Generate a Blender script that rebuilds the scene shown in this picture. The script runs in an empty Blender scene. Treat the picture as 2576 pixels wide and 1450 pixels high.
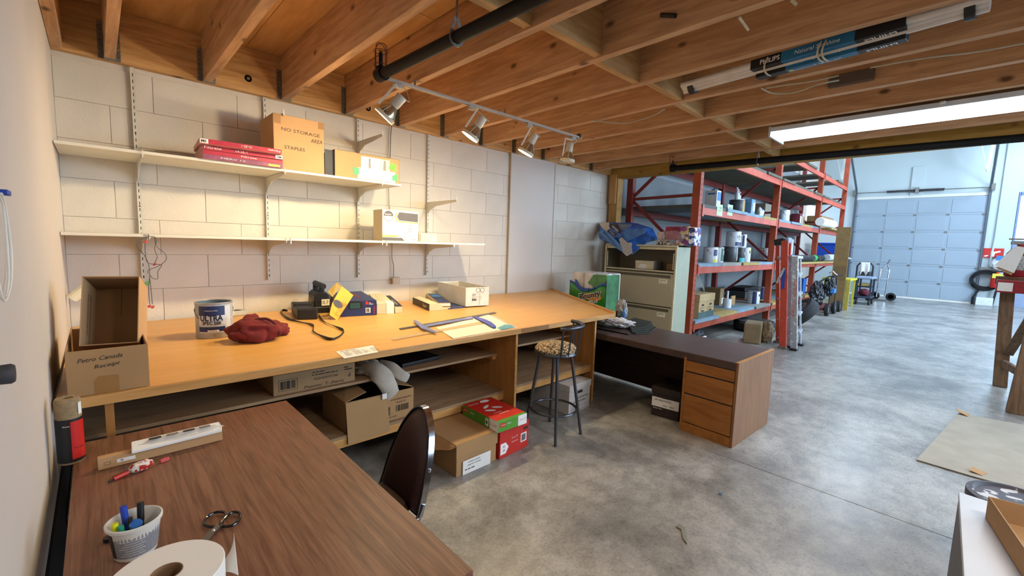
import bpy, bmesh, math, random
from mathutils import Vector, Matrix, Euler, noise
PI = math.pi
random.seed(11)
SC = bpy.context.scene
COL = SC.collection
# ------------------------------------------------------------------ camera
F_PX, IMW, IMH, CAM_H = 1091.7, 2576, 1450, 1.69
cam = bpy.data.objects.new('camera', bpy.data.cameras.new('camera')); COL.objects.link(cam)
cam.data.sensor_width = 36.0; cam.data.lens = F_PX / IMW * 36.0
cam.data.clip_start = 0.02; cam.data.clip_end = 200
cam.location = (0, 0, CAM_H)
cam.rotation_euler = (math.radians(84.0), math.radians(-1.85), math.radians(-43.5))
SC.camera = cam
SC.view_settings.view_transform = 'Standard'; SC.view_settings.look = 'None'
SC.view_settings.gamma = 1; SC.view_settings.use_curve_mapping = False
SC.view_settings.exposure = 0.0
_R = cam.rotation_euler.to_matrix()
def P(u, v, x=None, y=None, z=None):
    """point of the real plane x=, y= or z= that the survey ray (u, v) meets"""
    d = _R @ Vector(((u - IMW/2)/F_PX, -(v - IMH/2)/F_PX, -1.0)); o = Vector((0, 0, CAM_H))
    if x is not None: t = (x - o.x)/d.x
    elif y is not None: t = (y - o.y)/d.y
    else: t = (z - o.z)/d.z
    return o + d*t
def DEP(p): return -( _R.transposed() @ (Vector(p) - Vector((0, 0, CAM_H)))).z
def SZ(p, px): return px*DEP(p)/F_PX
# ------------------------------------------------------------------ world and light
w = bpy.data.worlds.new('world'); SC.world = w; w.use_nodes = True
bg = w.node_tree.nodes['Background']; bg.inputs[0].default_value = (0.55, 0.75, 1.0, 1); bg.inputs[1].default_value = 5.0
def light(name, kind, loc, power, color, rot=None, to=None, size=0.2, sizey=None, spot=60, blend=0.5, spread=None):
    d = bpy.data.lights.new(name, kind); d.energy = power; d.color = color
    o = bpy.data.objects.new(name, d); COL.objects.link(o); o.location = loc
    if to is not None: o.rotation_euler = (Vector(to) - Vector(loc)).to_track_quat('-Z', 'Y').to_euler()
    elif rot: o.rotation_euler = rot
    if kind == 'AREA':
        d.shape = 'RECTANGLE'; d.size = size; d.size_y = sizey or size
        if spread: d.spread = math.radians(spread)
    elif kind == 'SPOT': d.spot_size = math.radians(spot); d.spot_blend = blend; d.shadow_soft_size = size
    elif kind == 'POINT': d.shadow_soft_size = size
    return o
COOL = (0.60, 0.78, 1.0); WARM = (1.0, 0.70, 0.34); NEUT = (0.92, 0.95, 1.0)
# daylight through the warehouse windows (right side wall and the end wall)
for (x, pw) in ((6.5, 150), (11.5, 400), (17.0, 680)):
    light('window_daylight', 'AREA', (x, -6.35, 2.7), pw, COOL, rot=(math.radians(90), 0, 0), size=3.0, sizey=2.4)
# unseen lamps added under the warehouse roof to light that zone
for (x, y) in ((11, -1.5), (16, -1.5), (21, -1.5), (11, 2.0), (17, 2.0)):
    light('warehouse_fill_lamp', 'AREA', (x, y, 6.3), 170, COOL, size=1.2, sizey=0.4)
# fill lamps added under the mezzanine, unseen behind the camera
for (x, y, pw, cc) in ((1.6, -0.9, 70, (1.0, 0.86, 0.72)), (4.6, -1.9, 34, (1.0, 0.93, 0.86))):
    light('tube_or_fill_light', 'AREA', (x, y, 2.86), pw, cc, size=0.3, sizey=1.2)
# ------------------------------------------------------------------ materials
def lin(h):
    if isinstance(h, (tuple, list)): return tuple(h)[:3]
    h = h.lstrip('#'); c = [int(h[i:i+2], 16)/255 for i in (0, 2, 4)]
    return tuple((v/12.92 if v <= 0.04045 else ((v + 0.055)/1.055)**2.4) for v in c)
_M = {}
def mat(key, col='808080', rough=0.6, metal=0.0, var=0.06, scale=8, bump=0.0, bscale=60, emit=0, alpha=1.0, spec=0.5, trans=0, coat=0):
    if key in _M: return _M[key]
    m = bpy.data.materials.new(key); m.use_nodes = True; nt = m.node_tree; n = nt.nodes; b = n['Principled BSDF']; _M[key] = m
    c = lin(col)
    b.inputs['Roughness'].default_value = rough; b.inputs['Metallic'].default_value = metal
    b.inputs['Specular IOR Level'].default_value = spec; b.inputs['Coat Weight'].default_value = coat
    tc = n.new('ShaderNodeTexCoord')
    if var:
        nz = n.new('ShaderNodeTexNoise'); nz.inputs['Scale'].default_value = scale; nz.inputs['Detail'].default_value = 5
        nt.links.new(tc.outputs['Object'], nz.inputs['Vector'])
        cr = n.new('ShaderNodeValToRGB'); cr.color_ramp.elements[0].position = 0.3; cr.color_ramp.elements[1].position = 0.7
        cr.color_ramp.elements[0].color = tuple(v*(1-var*1.6) for v in c) + (1,); cr.color_ramp.elements[1].color = tuple(min(1, v*(1+var)) for v in c) + (1,)
        nt.links.new(nz.outputs['Fac'], cr.inputs['Fac']); nt.links.new(cr.outputs[0], b.inputs['Base Color'])
    else: b.inputs['Base Color'].default_value = c + (1,)
    if bump:
        bz = n.new('ShaderNodeTexNoise'); bz.inputs['Scale'].default_value = bscale; bz.inputs['Detail'].default_value = 4
        nt.links.new(tc.outputs['Object'], bz.inputs['Vector'])
        bp = n.new('ShaderNodeBump'); bp.inputs['Strength'].default_value = bump; bp.inputs['Distance'].default_value = 0.01
        nt.links.new(bz.outputs['Fac'], bp.inputs['Height']); nt.links.new(bp.outputs[0], b.inputs['Normal'])
    if emit: b.inputs['Emission Color'].default_value = c + (1,); b.inputs['Emission Strength'].default_value = emit
    if alpha < 1: b.inputs['Alpha'].default_value = alpha
    if trans: b.inputs['Transmission Weight'].default_value = trans
    return m
def wood(key, c1, c2, axis='X', rough=0.5, stretch=14, scale=3.0, knots=0.0, kcol='3a1c0c', bump=0.05, fine=1.0, spec=0.4, rings=0.0, coat=0, rnd=0.0):
    """straight-grained timber; axis = the grain direction in object space"""
    if key in _M: return _M[key]
    m = bpy.data.materials.new(key); m.use_nodes = True; nt = m.node_tree; n = nt.nodes; b = n['Principled BSDF']; _M[key] = m; L = nt.links.new
    b.inputs['Roughness'].default_value = rough; b.inputs['Specular IOR Level'].default_value = spec; b.inputs['Coat Weight'].default_value = coat
    b.inputs['Coat Roughness'].default_value = 0.25
    tc = n.new('ShaderNodeTexCoord'); oi = n.new('ShaderNodeObjectInfo'); ad = n.new('ShaderNodeVectorMath'); ad.operation = 'MULTIPLY_ADD'
    comb = n.new('ShaderNodeCombineXYZ'); mu = n.new('ShaderNodeMath'); mu.operation = 'MULTIPLY'; mu.inputs[1].default_value = 37.0
    L(oi.outputs['Random'], mu.inputs[0]); L(mu.outputs[0], comb.inputs[0]); L(mu.outputs[0], comb.inputs[1]); L(mu.outputs[0], comb.inputs[2])
    ad.inputs[1].default_value = (1, 1, 1); L(tc.outputs['Object'], ad.inputs[0]); L(comb.outputs[0], ad.inputs[2])
    mp = n.new('ShaderNodeMapping'); s = [stretch]*3; s['XYZ'.index(axis)] = 1.0; mp.inputs['Scale'].default_value = s
    L(ad.outputs[0], mp.inputs['Vector'])
    nz = n.new('ShaderNodeTexNoise'); nz.inputs['Scale'].default_value = scale; nz.inputs['Detail'].default_value = 8; nz.inputs['Distortion'].default_value = 0.6 + rings
    nz.inputs['Roughness'].default_value = 0.62
    L(mp.outputs[0], nz.inputs['Vector'])
    cr = n.new('ShaderNodeValToRGB'); e = cr.color_ramp.elements; e[0].position = 0.36; e[1].position = 0.64
    e[0].color = lin(c1) + (1,); e[1].color = lin(c2) + (1,)
    L(nz.outputs['Fac'], cr.inputs['Fac']); last = cr.outputs[0]
    if rings:
        wv = n.new('ShaderNodeTexNoise'); wv.inputs['Scale'].default_value = scale*0.28; wv.inputs['Detail'].default_value = 1.5; wv.inputs['Distortion'].default_value = 0.3
        L(mp.outputs[0], wv.inputs['Vector'])
        m2 = n.new('ShaderNodeMath'); m2.operation = 'MULTIPLY'; m2.inputs[1].default_value = 34; L(wv.outputs['Fac'], m2.inputs[0])
        sn = n.new('ShaderNodeMath'); sn.operation = 'SINE'; L(m2.outputs[0], sn.inputs[0])
        r2 = n.new('ShaderNodeMapRange'); r2.inputs[1].default_value = 0.35; r2.inputs[2].default_value = 1.0; r2.inputs[4].default_value = rings*0.4
        L(sn.outputs[0], r2.inputs[0])
        mx = n.new('ShaderNodeMixRGB'); mx.blend_type = 'MULTIPLY'; L(r2.outputs[0], mx.inputs[0]); L(last, mx.inputs[1]); mx.inputs[2].default_value = lin(c1) + (1,)
        last = mx.outputs[0]
    if knots:
        mk = n.new('ShaderNodeMapping'); k = [3.4]*3; k['XYZ'.index(axis)] = 1.9; mk.inputs['Scale'].default_value = k; L(ad.outputs[0], mk.inputs['Vector'])
        vo = n.new('ShaderNodeTexVoronoi'); vo.inputs['Scale'].default_value = 1.5; L(mk.outputs[0], vo.inputs['Vector'])
        r3 = n.new('ShaderNodeMapRange'); r3.inputs[1].default_value = 0.06; r3.inputs[2].default_value = 0.15; r3.inputs[3].default_value = knots; r3.inputs[4].default_value = 0.0
        L(vo.outputs['Distance'], r3.inputs[0])
        mx = n.new('ShaderNodeMixRGB'); L(r3.outputs[0], mx.inputs[0]); L(last, mx.inputs[1]); mx.inputs[2].default_value = lin(kcol) + (1,)
        last = mx.outputs[0]
    if rnd:
        hv = n.new('ShaderNodeHueSaturation'); r4 = n.new('ShaderNodeMapRange'); r4.inputs[3].default_value = 1-rnd; r4.inputs[4].default_value = 1+rnd
        L(oi.outputs['Random'], r4.inputs[0]); L(r4.outputs[0], hv.inputs['Value']); L(last, hv.inputs['Color']); last = hv.outputs[0]
    L(last, b.inputs['Base Color'])
    if bump:
        bp = n.new('ShaderNodeBump'); bp.inputs['Strength'].default_value = bump; bp.inputs['Distance'].default_value = 0.01
        L(nz.outputs['Fac'], bp.inputs['Height']); L(bp.outputs[0], b.inputs['Normal'])
    return m
def concrete():
    m = bpy.data.materials.new('concrete_floor'); m.use_nodes = True; nt = m.node_tree; n = nt.nodes; b = n['Principled BSDF']; L = nt.links.new
    tc = n.new('ShaderNodeTexCoord')
    def nz(s, d, dist=0.0, r=0.6):
        t = n.new('ShaderNodeTexNoise'); t.inputs['Scale'].default_value = s; t.inputs['Detail'].default_value = d; t.inputs['Distortion'].default_value = dist
        t.inputs['Roughness'].default_value = r; L(tc.outputs['Object'], t.inputs['Vector']); return t.outputs['Fac']
    a = nz(1.3, 9, 0.3, 0.66); c = nz(8, 9, 0.25, 0.74); d = nz(60, 6, 0.1, 0.8)
    cr = n.new('ShaderNodeValToRGB'); e = cr.color_ramp.elements; e[0].position = 0.40; e[1].position = 0.60
    e[0].color = lin('868480') + (1,); e[1].color = lin('b2b0aa') + (1,); L(a, cr.inputs[0])
    c2 = n.new('ShaderNodeValToRGB'); e = c2.color_ramp.elements; e[0].position = 0.39; e[1].position = 0.58; e[0].color = (0.63, 0.62, 0.60, 1); e[1].color = (1.05, 1.04, 1.02, 1); L(c, c2.inputs[0])
    m1 = n.new('ShaderNodeMixRGB'); m1.blend_type = 'MULTIPLY'; m1.inputs[0].default_value = 0.75; L(cr.outputs[0], m1.inputs[1]); L(c2.outputs[0], m1.inputs[2])
    c3 = n.new('ShaderNodeValToRGB'); e = c3.color_ramp.elements; e[0].position = 0.32; e[1].position = 0.6; e[0].color = (0.55, 0.54, 0.52, 1); e[1].color = (1.05, 1.05, 1.05, 1); L(d, c3.inputs[0])
    m2 = n.new('ShaderNodeMixRGB'); m2.blend_type = 'MULTIPLY'; m2.inputs[0].default_value = 0.55; L(m1.outputs[0], m2.inputs[1]); L(c3.outputs[0], m2.inputs[2])
    L(m2.outputs[0], b.inputs['Base Color'])
    rr = n.new('ShaderNodeMapRange'); rr.inputs[1].default_value = 0.3; rr.inputs[2].default_value = 0.7; rr.inputs[3].default_value = 0.24; rr.inputs[4].default_value = 0.36; L(d, rr.inputs[0]); L(rr.outputs[0], b.inputs['Roughness'])
    b.inputs['Specular IOR Level'].default_value = 0.55
    bp = n.new('ShaderNodeBump'); bp.inputs['Strength'].default_value = 0.06; bp.inputs['Distance'].default_value = 0.01; L(d, bp.inputs['Height']); L(bp.outputs[0], b.inputs['Normal'])
    return m
def speckle(key, base, spot, scale=30, lo=0.42, hi=0.5, rough=0.6, metal=0, vor=False):
    if key in _M: return _M[key]
    m = bpy.data.materials.new(key); m.use_nodes = True; nt = m.node_tree; n = nt.nodes; b = n['Principled BSDF']; L = nt.links.new; _M[key] = m
    tc = n.new('ShaderNodeTexCoord'); t = n.new('ShaderNodeTexNoise'); t.inputs['Scale'].default_value = scale; t.inputs['Detail'].default_value = 3; t.inputs['Distortion'].default_value = 0.7
    L(tc.outputs['Object'], t.inputs['Vector']); cr = n.new('ShaderNodeValToRGB'); e = cr.color_ramp.elements; e[0].position = lo; e[1].position = hi
    e[0].color = lin(spot) + (1,); e[1].color = lin(base) + (1,); L(t.outputs['Fac'], cr.inputs[0]); L(cr.outputs[0], b.inputs['Base Color'])
    b.inputs['Roughness'].default_value = rough; b.inputs['Metallic'].default_value = metal
    return m
def patches(key, cols, scale=9, rough=0.35):
    """printed plastic film: irregular areas of flat print colour"""
    if key in _M: return _M[key]
    m = bpy.data.materials.new(key); m.use_nodes = True; nt = m.node_tree; n = nt.nodes; b = n['Principled BSDF']; L = nt.links.new; _M[key] = m
    tc = n.new('ShaderNodeTexCoord'); v = n.new('ShaderNodeTexVoronoi'); v.inputs['Scale'].default_value = scale; v.inputs['Randomness'].default_value = 1
    L(tc.outputs['Object'], v.inputs['Vector']); sp = n.new('ShaderNodeSeparateColor'); L(v.outputs['Color'], sp.inputs[0])
    cr = n.new('ShaderNodeValToRGB'); cr.color_ramp.interpolation = 'CONSTANT'; k = len(cols)
    while len(cr.color_ramp.elements) < k: cr.color_ramp.elements.new(0.5)
    for i, c in enumerate(cols): cr.color_ramp.elements[i].position = i/k; cr.color_ramp.elements[i].color = lin(c) + (1,)
    L(sp.outputs[0], cr.inputs[0]); L(cr.outputs[0], b.inputs['Base Color']); b.inputs['Roughness'].default_value = rough
    return m
M_BLOCK = mat('painted_block', 'd6cdbf', 0.7, var=0.035, scale=3, bump=0.22, bscale=45)
M_MORTAR = mat('painted_mortar', 'd6ccbf', 0.8, var=0.03, bump=0.2)
M_DRY = mat('cream_drywall', 'cfc6bd', 0.65, var=0.02, scale=1.5)
M_COOLWALL = mat('warehouse_wall_paint', 'c3cfd0', 0.6, var=0.03, scale=0.7)
M_JOIST = wood('spruce_joist', 'ad8560', 'cda47c', 'Y', rough=0.65, stretch=12, scale=2.2, knots=0.8, bump=0.1, rnd=0.08, spec=0.25)
M_LEDGER = wood('spruce_ledger', 'b98c58', 'dcae76', 'X', rough=0.65, stretch=12, scale=2.4, knots=0.85, bump=0.1, spec=0.25)
M_PLY = wood('plywood_deck', 'c3945c', 'd8ab72', 'Y', rough=0.7, stretch=6, scale=1.6, knots=0.0, bump=0.06, rnd=0.06, spec=0.2)
M_MAPLE = wood('maple_bench', 'd09a50', 'dca85e', 'X', rough=0.35, stretch=10, scale=1.2, knots=0.0, bump=0.01, spec=0.5)
M_MAPLEV = wood('maple_panel', 'a8703a', 'c08a4e', 'Z', rough=0.45, stretch=9, scale=1.6, knots=0.35, bump=0.02)
M_LEDGE = wood('maple_edge', 'b98649', 'd3a263', 'X', rough=0.4, stretch=10, scale=2, bump=0.01)
M_SHELFW = wood('worn_ply_shelf', '8c7054', 'ab8c68', 'X', rough=0.7, stretch=9, scale=1.6, knots=0.3, bump=0.05)
M_WALNUT = wood('walnut_laminate', '6b4836', '8d6650', 'Y', rough=0.38, stretch=22, scale=2.6, knots=0.0, bump=0.01, rings=0.55)
M_OAK = wood('oak_drawer', '8f5a27', 'a86f35', 'X', rough=0.42, stretch=5, scale=2.6, bump=0.01)
M_OAKS = wood('oak_side_panel', '7c5435', '956a42', 'Z', rough=0.45, stretch=14, scale=3, bump=0.01)
M_DARKTOP = mat('dark_laminate', '4b3a36', 0.42, var=0.12, scale=5)
M_CARD = mat('cardboard', 'a98458', 0.85, var=0.05, scale=3, bump=0.05)
M_CARDL = mat('cardboard_light', 'c0976a', 0.85, var=0.05, scale=3)
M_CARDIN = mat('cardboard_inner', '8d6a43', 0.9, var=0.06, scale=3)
M_TAPE = mat('brown_tape', '9c7140', 0.35, var=0.03)
M_WHITE = mat('white_paint', 'e6e2d8', 0.45, var=0.01)
M_SHELF = mat('cream_shelf', 'e2dccb', 0.4, var=0.015)
M_STEELW = mat('white_steel', 'd8d2c6', 0.4, var=0.02)
M_GALV = mat('galvanised_steel', '8f8d86', 0.45, 0.8, var=0.2, scale=30)
M_BLACK = mat('black_plastic', '151517', 0.45, var=0.05)
M_BPIPE = mat('black_pipe', '0d0d0e', 0.65, 0.0, var=0.25, scale=12, spec=.25)
M_CHROME = mat('chrome', 'c9ccd4', 0.12, 1.0, var=0)
M_ALU = speckle('aluminium_paint_splashed', 'a8acb2', 'dfe2e4', 18, 0.36, 0.42, 0.45, 0.3)
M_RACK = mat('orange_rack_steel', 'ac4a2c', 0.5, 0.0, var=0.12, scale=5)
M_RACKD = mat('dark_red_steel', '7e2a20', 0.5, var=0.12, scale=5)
M_RACKP = mat('faded_orange_beam', 'c4604d', 0.5, var=0.12, scale=4)
M_INK = mat('ink', '2a2420', 0.7, var=0)
M_WINK = mat('white_print', 'f0f0ee', 0.5, var=0)
M_RED = mat('red_print', 'c92a20', 0.5, var=0.02)
M_GREEN = mat('green_print', '4d9a2a', 0.5, var=0.02)
M_PAPER = mat('white_paper', 'e8e6e0', 0.7, var=0.01)
M_CREAM = mat('cream_paper', 'e6dfc2', 0.7, var=0.01)
M_RUBBER = mat('tyre_rubber', '1a1a1c', 0.75, var=0.1)
M_GREYST = mat('grey_steel_door', '9dabb6', 0.4, 0.0, var=0.03, scale=1.2)
M_CONC = concrete()
# ------------------------------------------------------------------ mesh helpers
class MB:
    def __init__(s): s.v = []; s.f = []
    def add(s, vs, fs):
        k = len(s.v); s.v += [tuple(v) for v in vs]; s.f += [tuple(i + k for i in f) for f in fs]; return s
    def box(s, a, b, M=None):
        x0, y0, z0 = a; x1, y1, z1 = b
        vs = [Vector(p) for p in ((x0,y0,z0),(x1,y0,z0),(x1,y1,z0),(x0,y1,z0),(x0,y0,z1),(x1,y0,z1),(x1,y1,z1),(x0,y1,z1))]
        if M: vs = [M @ v for v in vs]
        return s.add(vs, [(0,3,2,1),(4,5,6,7),(0,1,5,4),(1,2,6,5),(2,3,7,6),(3,0,4,7)])
    def bar(s, p, q, w, h, up=(0,0,1)):
        """rectangular bar from p to q"""
        p = Vector(p); q = Vector(q); d = (q-p).normalized(); up = Vector(up)
        if abs(d.dot(up)) > 0.98: up = Vector((1,0,0))
        a = d.cross(up).normalized(); b = a.cross(d).normalized(); vs = []
        for c in (p, q):
            for i, j in ((-1,-1),(1,-1),(1,1),(-1,1)): vs.append(c + a*i*w/2 + b*j*h/2)
        return s.add(vs, [(0,1,2,3),(7,6,5,4),(0,4,5,1),(1,5,6,2),(2,6,7,3),(3,7,4,0)])
    def tube(s, pts, r, n=8, closed=False, cap=True, r2=None):
        pts = [Vector(p) for p in pts]; m = len(pts); rings = []; prev = None
        for i, p in enumerate(pts):
            if closed: d = pts[(i+1) % m] - pts[i-1]
            else: d = pts[min(i+1, m-1)] - pts[max(i-1, 0)]
            d.normalize()
            if prev is None:
                up = Vector((0,0,1)) if abs(d.z) < 0.9 else Vector((1,0,0)); a = d.cross(up).normalized()
            else:
                a = prev - d*prev.dot(d)
                a = a.normalized() if a.length > 1e-6 else d.orthogonal().normalized()
            prev = a; b = d.cross(a)
            rr = r if r2 is None else r + (r2-r)*i/(m-1)
            rings.append([p + a*math.cos(2*PI*k/n)*rr + b*math.sin(2*PI*k/n)*rr for k in range(n)])
        vs = [v for g in rings for v in g]; fs = []
        for i in range(m if closed else m-1):
            j = (i+1) % m
            for k in range(n): fs.append((i*n+k, j*n+k, j*n+(k+1)%n, i*n+(k+1)%n))
        if cap and not closed: fs += [tuple(range(n)), tuple(range((m-1)*n, m*n))[::-1]]
        return s.add(vs, fs)
    def lathe(s, prof, c=(0,0,0), n=24, M=None, sx=1, sy=1, cap=True):
        """prof: (radius, z) pairs"""
        vs = []; fs = []
        for r, z in prof:
            for k in range(n):
                v = Vector((r*math.cos(2*PI*k/n)*sx, r*math.sin(2*PI*k/n)*sy, z))
                if M: v = M @ v
                vs.append(v + Vector(c))
        for i in range(len(prof)-1):
            for k in range(n): fs.append((i*n+k, i*n+(k+1)%n, (i+1)*n+(k+1)%n, (i+1)*n+k))
        if not cap: return s.add(vs, fs)
        if prof[0][0] > 1e-5: fs.append(tuple(range(n))[::-1])
        if prof[-1][0] > 1e-5: fs.append(tuple(range((len(prof)-1)*n, len(prof)*n)))
        return s.add(vs, fs)
    def poly(s, pts, n, t):
        """flat outline extruded by t along n"""
        n = Vector(n)*t; k = len(pts); a = [Vector(p) for p in pts]
        vs = a + [p + n for p in a]
        return s.add(vs, [tuple(range(k))[::-1], tuple(range(k, 2*k))] + [(i, (i+1)%k, k+(i+1)%k, k+i) for i in range(k)])
    def grid(s, fn, nu, nv):
        vs = [fn(i/(nu-1), j/(nv-1)) for j in range(nv) for i in range(nu)]
        return s.add(vs, [(j*nu+i, j*nu+i+1, (j+1)*nu+i+1, (j+1)*nu+i) for j in range(nv-1) for i in range(nu-1)])
    def mesh(s, name):
        me = bpy.data.meshes.new(name); me.from_pydata([tuple(v) for v in s.v], [], s.f); me.update()
        bm = bmesh.new(); bm.from_mesh(me); bmesh.ops.recalc_face_normals(bm, faces=bm.faces); bm.to_mesh(me); bm.free()
        return me
    def build(s, name, m, parent=None, bevel=0, smooth=False, loc=None, solid=0, sub=0):
        me = s.mesh(name); o = bpy.data.objects.new(name, me); COL.objects.link(o); me.materials.append(m)
        if parent is not None: o.parent = parent
        if loc is not None: o.location = loc
        if smooth:
            me.polygons.foreach_set('use_smooth', [True]*len(me.polygons))
            try: me.set_sharp_from_angle(angle=math.radians(38))
            except Exception: pass
        if solid: d = o.modifiers.new('solid', 'SOLIDIFY'); d.thickness = solid; d.offset = 0
        if sub: d = o.modifiers.new('sub', 'SUBSURF'); d.levels = sub; d.render_levels = sub
        if bevel: d = o.modifiers.new('bevel', 'BEVEL'); d.width = bevel; d.segments = 2; d.limit_method = 'ANGLE'
        return o
def tag(o, label=None, cat=None, group=None, kind=None):
    if label: o['label'] = label
    if cat: o['category'] = cat
    if group: o['group'] = group
    if kind: o['kind'] = kind
    return o
def thing(name, label, cat, loc=(0,0,0), rz=0, group=None):
    o = bpy.data.objects.new(name, None); COL.objects.link(o); o.location = loc; o.rotation_euler = (0, 0, rz); o.empty_display_size = 0.05
    return tag(o, label, cat, group)
def B(name, m, a, b, parent=None, bevel=0.0): return MB().box(a, b).build(name, m, parent, bevel)
def share(src, name, parent, loc, rot=None, sc=None):
    o = src.copy(); o.name = name; COL.objects.link(o); o.parent = parent; o.location = loc
    if rot: o.rotation_euler = rot
    if sc: o.scale = sc
    return o
def dup(root, loc, rz=None, label=None, group=None, sc=None):
    r = root.copy(); COL.objects.link(r); r.location = loc
    if rz is not None: r.rotation_euler = (0, 0, rz)
    if label: r['label'] = label
    if group: r['group'] = group
    if sc: r.scale = sc if isinstance(sc, tuple) else (sc,)*3
    for ch in list(root.children):
        c = ch.copy(); COL.objects.link(c); c.parent = r
        for g in list(ch.children):
            d = g.copy(); COL.objects.link(d); d.parent = c
    return r
# frames of a box's faces: origin, right, up, outward normal
def FR(face, w, d, h):
    V = Vector
    return {'front': (V((0,0,0)), V((1,0,0)), V((0,0,1)), V((0,-1,0))), 'left': (V((0,d,0)), V((0,-1,0)), V((0,0,1)), V((-1,0,0))),
            'right': (V((w,0,0)), V((0,1,0)), V((0,0,1)), V((1,0,0))), 'top': (V((0,0,h)), V((1,0,0)), V((0,1,0)), V((0,0,1))),
            'back': (V((w,d,0)), V((-1,0,0)), V((0,0,1)), V((0,1,0)))}[face]
def decal(parent, name, m, fr, pts, t=0.0015, off=0.0):
    o, u, v, n = fr
    if len(pts) == 4 and not isinstance(pts[0], (tuple, list)):
        a, b, c, d = pts; pts = [(a,b),(c,b),(c,d),(a,d)]
    return MB().poly([o + u*p[0] + v*p[1] + n*off for p in pts], n, t).build(name, m, parent)
_font = {}
def text(parent, s, m, fr, x, y, w=None, h=0.02, rot=0, name='lettering', off=0.0018, t=0.0006, shear=0.0, bold=0.0, upside=False):
    """lettering centred on (x, y) of a face frame; h is the cap height, w fixes the width"""
    o, u, v, n = fr
    cu = bpy.data.curves.new('txt', 'FONT'); cu.body = s; cu.align_x = 'CENTER'; cu.align_y = 'CENTER'; cu.size = 1.0; cu.resolution_u = 2; cu.shear = shear
    cu.offset = bold; cu.extrude = 0.0
    ob = bpy.data.objects.new('txt', cu); COL.objects.link(ob)
    dg = bpy.context.evaluated_depsgraph_get(); me = bpy.data.meshes.new_from_object(ob.evaluated_get(dg))
    bpy.data.objects.remove(ob); bpy.data.curves.remove(cu)
    if not me.vertices: return None
    xs = [q.co.x for q in me.vertices]; ys = [q.co.y for q in me.vertices]
    W = max(xs)-min(xs); H = max(ys)-min(ys); cx = (max(xs)+min(xs))/2; cy = (max(ys)+min(ys))/2
    ky = h/0.72 if '\n' not in s else h*(s.count('\n')*1.45 + 1)/H; kx = (w/W) if w else ky
    c, sn = math.cos(rot), math.sin(rot)
    for q in me.vertices:
        a = (q.co.x-cx)*kx; b = (q.co.y-cy)*ky; a, b = a*c - b*sn, a*sn + b*c
        q.co = o + u*(x + a) + v*(y + b) + n*off
    me.name = name; me.materials.clear(); me.materials.append(m)
    r = bpy.data.objects.new(name, me); COL.objects.link(r); r.parent = parent
    return r
def bars(parent, m, fr, x, y, w, h, n=14, name='barcode', seed=1):
    rnd = random.Random(seed); mb = MB(); o, u, v, nn = fr; cx = 0
    ws = [rnd.choice((1, 1, 2, 3)) for _ in range(2*n)]; k = w/sum(ws)
    for i, q in enumerate(ws):
        if i % 2 == 0:
            a = x + cx*k; mb.poly([o + u*a + v*y + nn*.0018, o + u*(a+q*k) + v*y + nn*.0018, o + u*(a+q*k) + v*(y+h) + nn*.0018, o + u*a + v*(y+h) + nn*.0018], nn, 0.0005)
        cx += q
    return mb.build(name, m, parent)
def lines(parent, m, fr, x, y, w, n, dy, th=0.002, name='print_lines', seed=3, rot=0):
    """rows of small illegible print"""
    rnd = random.Random(seed); mb = MB(); o, u, v, nn = fr; c, s = math.cos(rot), math.sin(rot)
    U = u*c + v*s; Vv = v*c - u*s; o2 = o + u*x + v*y + nn*.0018
    for i in range(n):
        a = 0
        while a < w*0.94:
            l = rnd.uniform(0.06, 0.22)*w; l = min(l, w-a)
            mb.poly([o2 + U*a - Vv*(i*dy), o2 + U*(a+l) - Vv*(i*dy), o2 + U*(a+l) - Vv*(i*dy-th), o2 + U*a - Vv*(i*dy-th)], nn, 0.0004); a += l + 0.035*w
            if rnd.random() < 0.12: break
    return mb.build(name, m, parent)
def blob(name, m, parent, c, r, amp=0.15, fr=2.5, seed=0, sub=4, flat=None, crease=0.0, pinch=None, rz=0):
    """crumpled soft body; flat = height it rests on"""
    bm = bmesh.new(); bmesh.ops.create_icosphere(bm, subdivisions=sub, radius=1.0); sv = Vector((seed*3.1, seed*7.7, seed*1.3))
    Rz = Matrix.Rotation(rz, 3, 'Z')
    for v in bm.verts:
        p = v.co.copy(); n1 = noise.noise(p*fr + sv); n2 = noise.noise(p*fr*2.3 + sv*2)
        k = 1 + amp*n1*1.6 + amp*0.5*n2
        if crease: k -= crease*(1-abs(noise.noise(p*fr*1.7 + sv*3)))**6
        q = Vector((p.x*r[0]*k, p.y*r[1]*k, p.z*r[2]*k))
        if pinch: q.x *= 1 + pinch*(-p.z); q.y *= 1 + pinch*(-p.z)
        q = Rz @ q + Vector(c)
        if flat is not None and q.z < flat: q.z = flat + 0.0005
        v.co = q
    me = bpy.data.meshes.new(name); bm.to_mesh(me); bm.free(); me.materials.append(m); me.polygons.foreach_set('use_smooth', [True]*len(me.polygons))
    o = bpy.data.objects.new(name, me); COL.objects.link(o)
    if parent is not None: o.parent = parent
    return o
# ================================================================== SETTING
WY, WX, ZJ, BH = 4.72, -0.18, 2.97, 0.94          # back wall, left wall, joist underside, bench height
def struct(o): o['kind'] = 'structure'; return o
# floor: two poured slabs meeting at the sawn joint
fl = struct(B('floor', mat('joint_dirt', '3c3a36', 0.9), (-0.5, -7.2, -0.15), (24, 5.4, -0.012)))
B('slab', M_CONC, (-0.4, -7.1, -0.1), (3.641, 5.3, 0), fl, 0.003)
B('slab', M_CONC, (3.646, -7.1, -0.1), (23.9, 5.3, 0), fl, 0.003)
# left wall: smooth drywall
struct(B('wall_left', M_DRY, (WX-0.15, -7.0, 0), (WX, WY, 3.5)))
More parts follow.
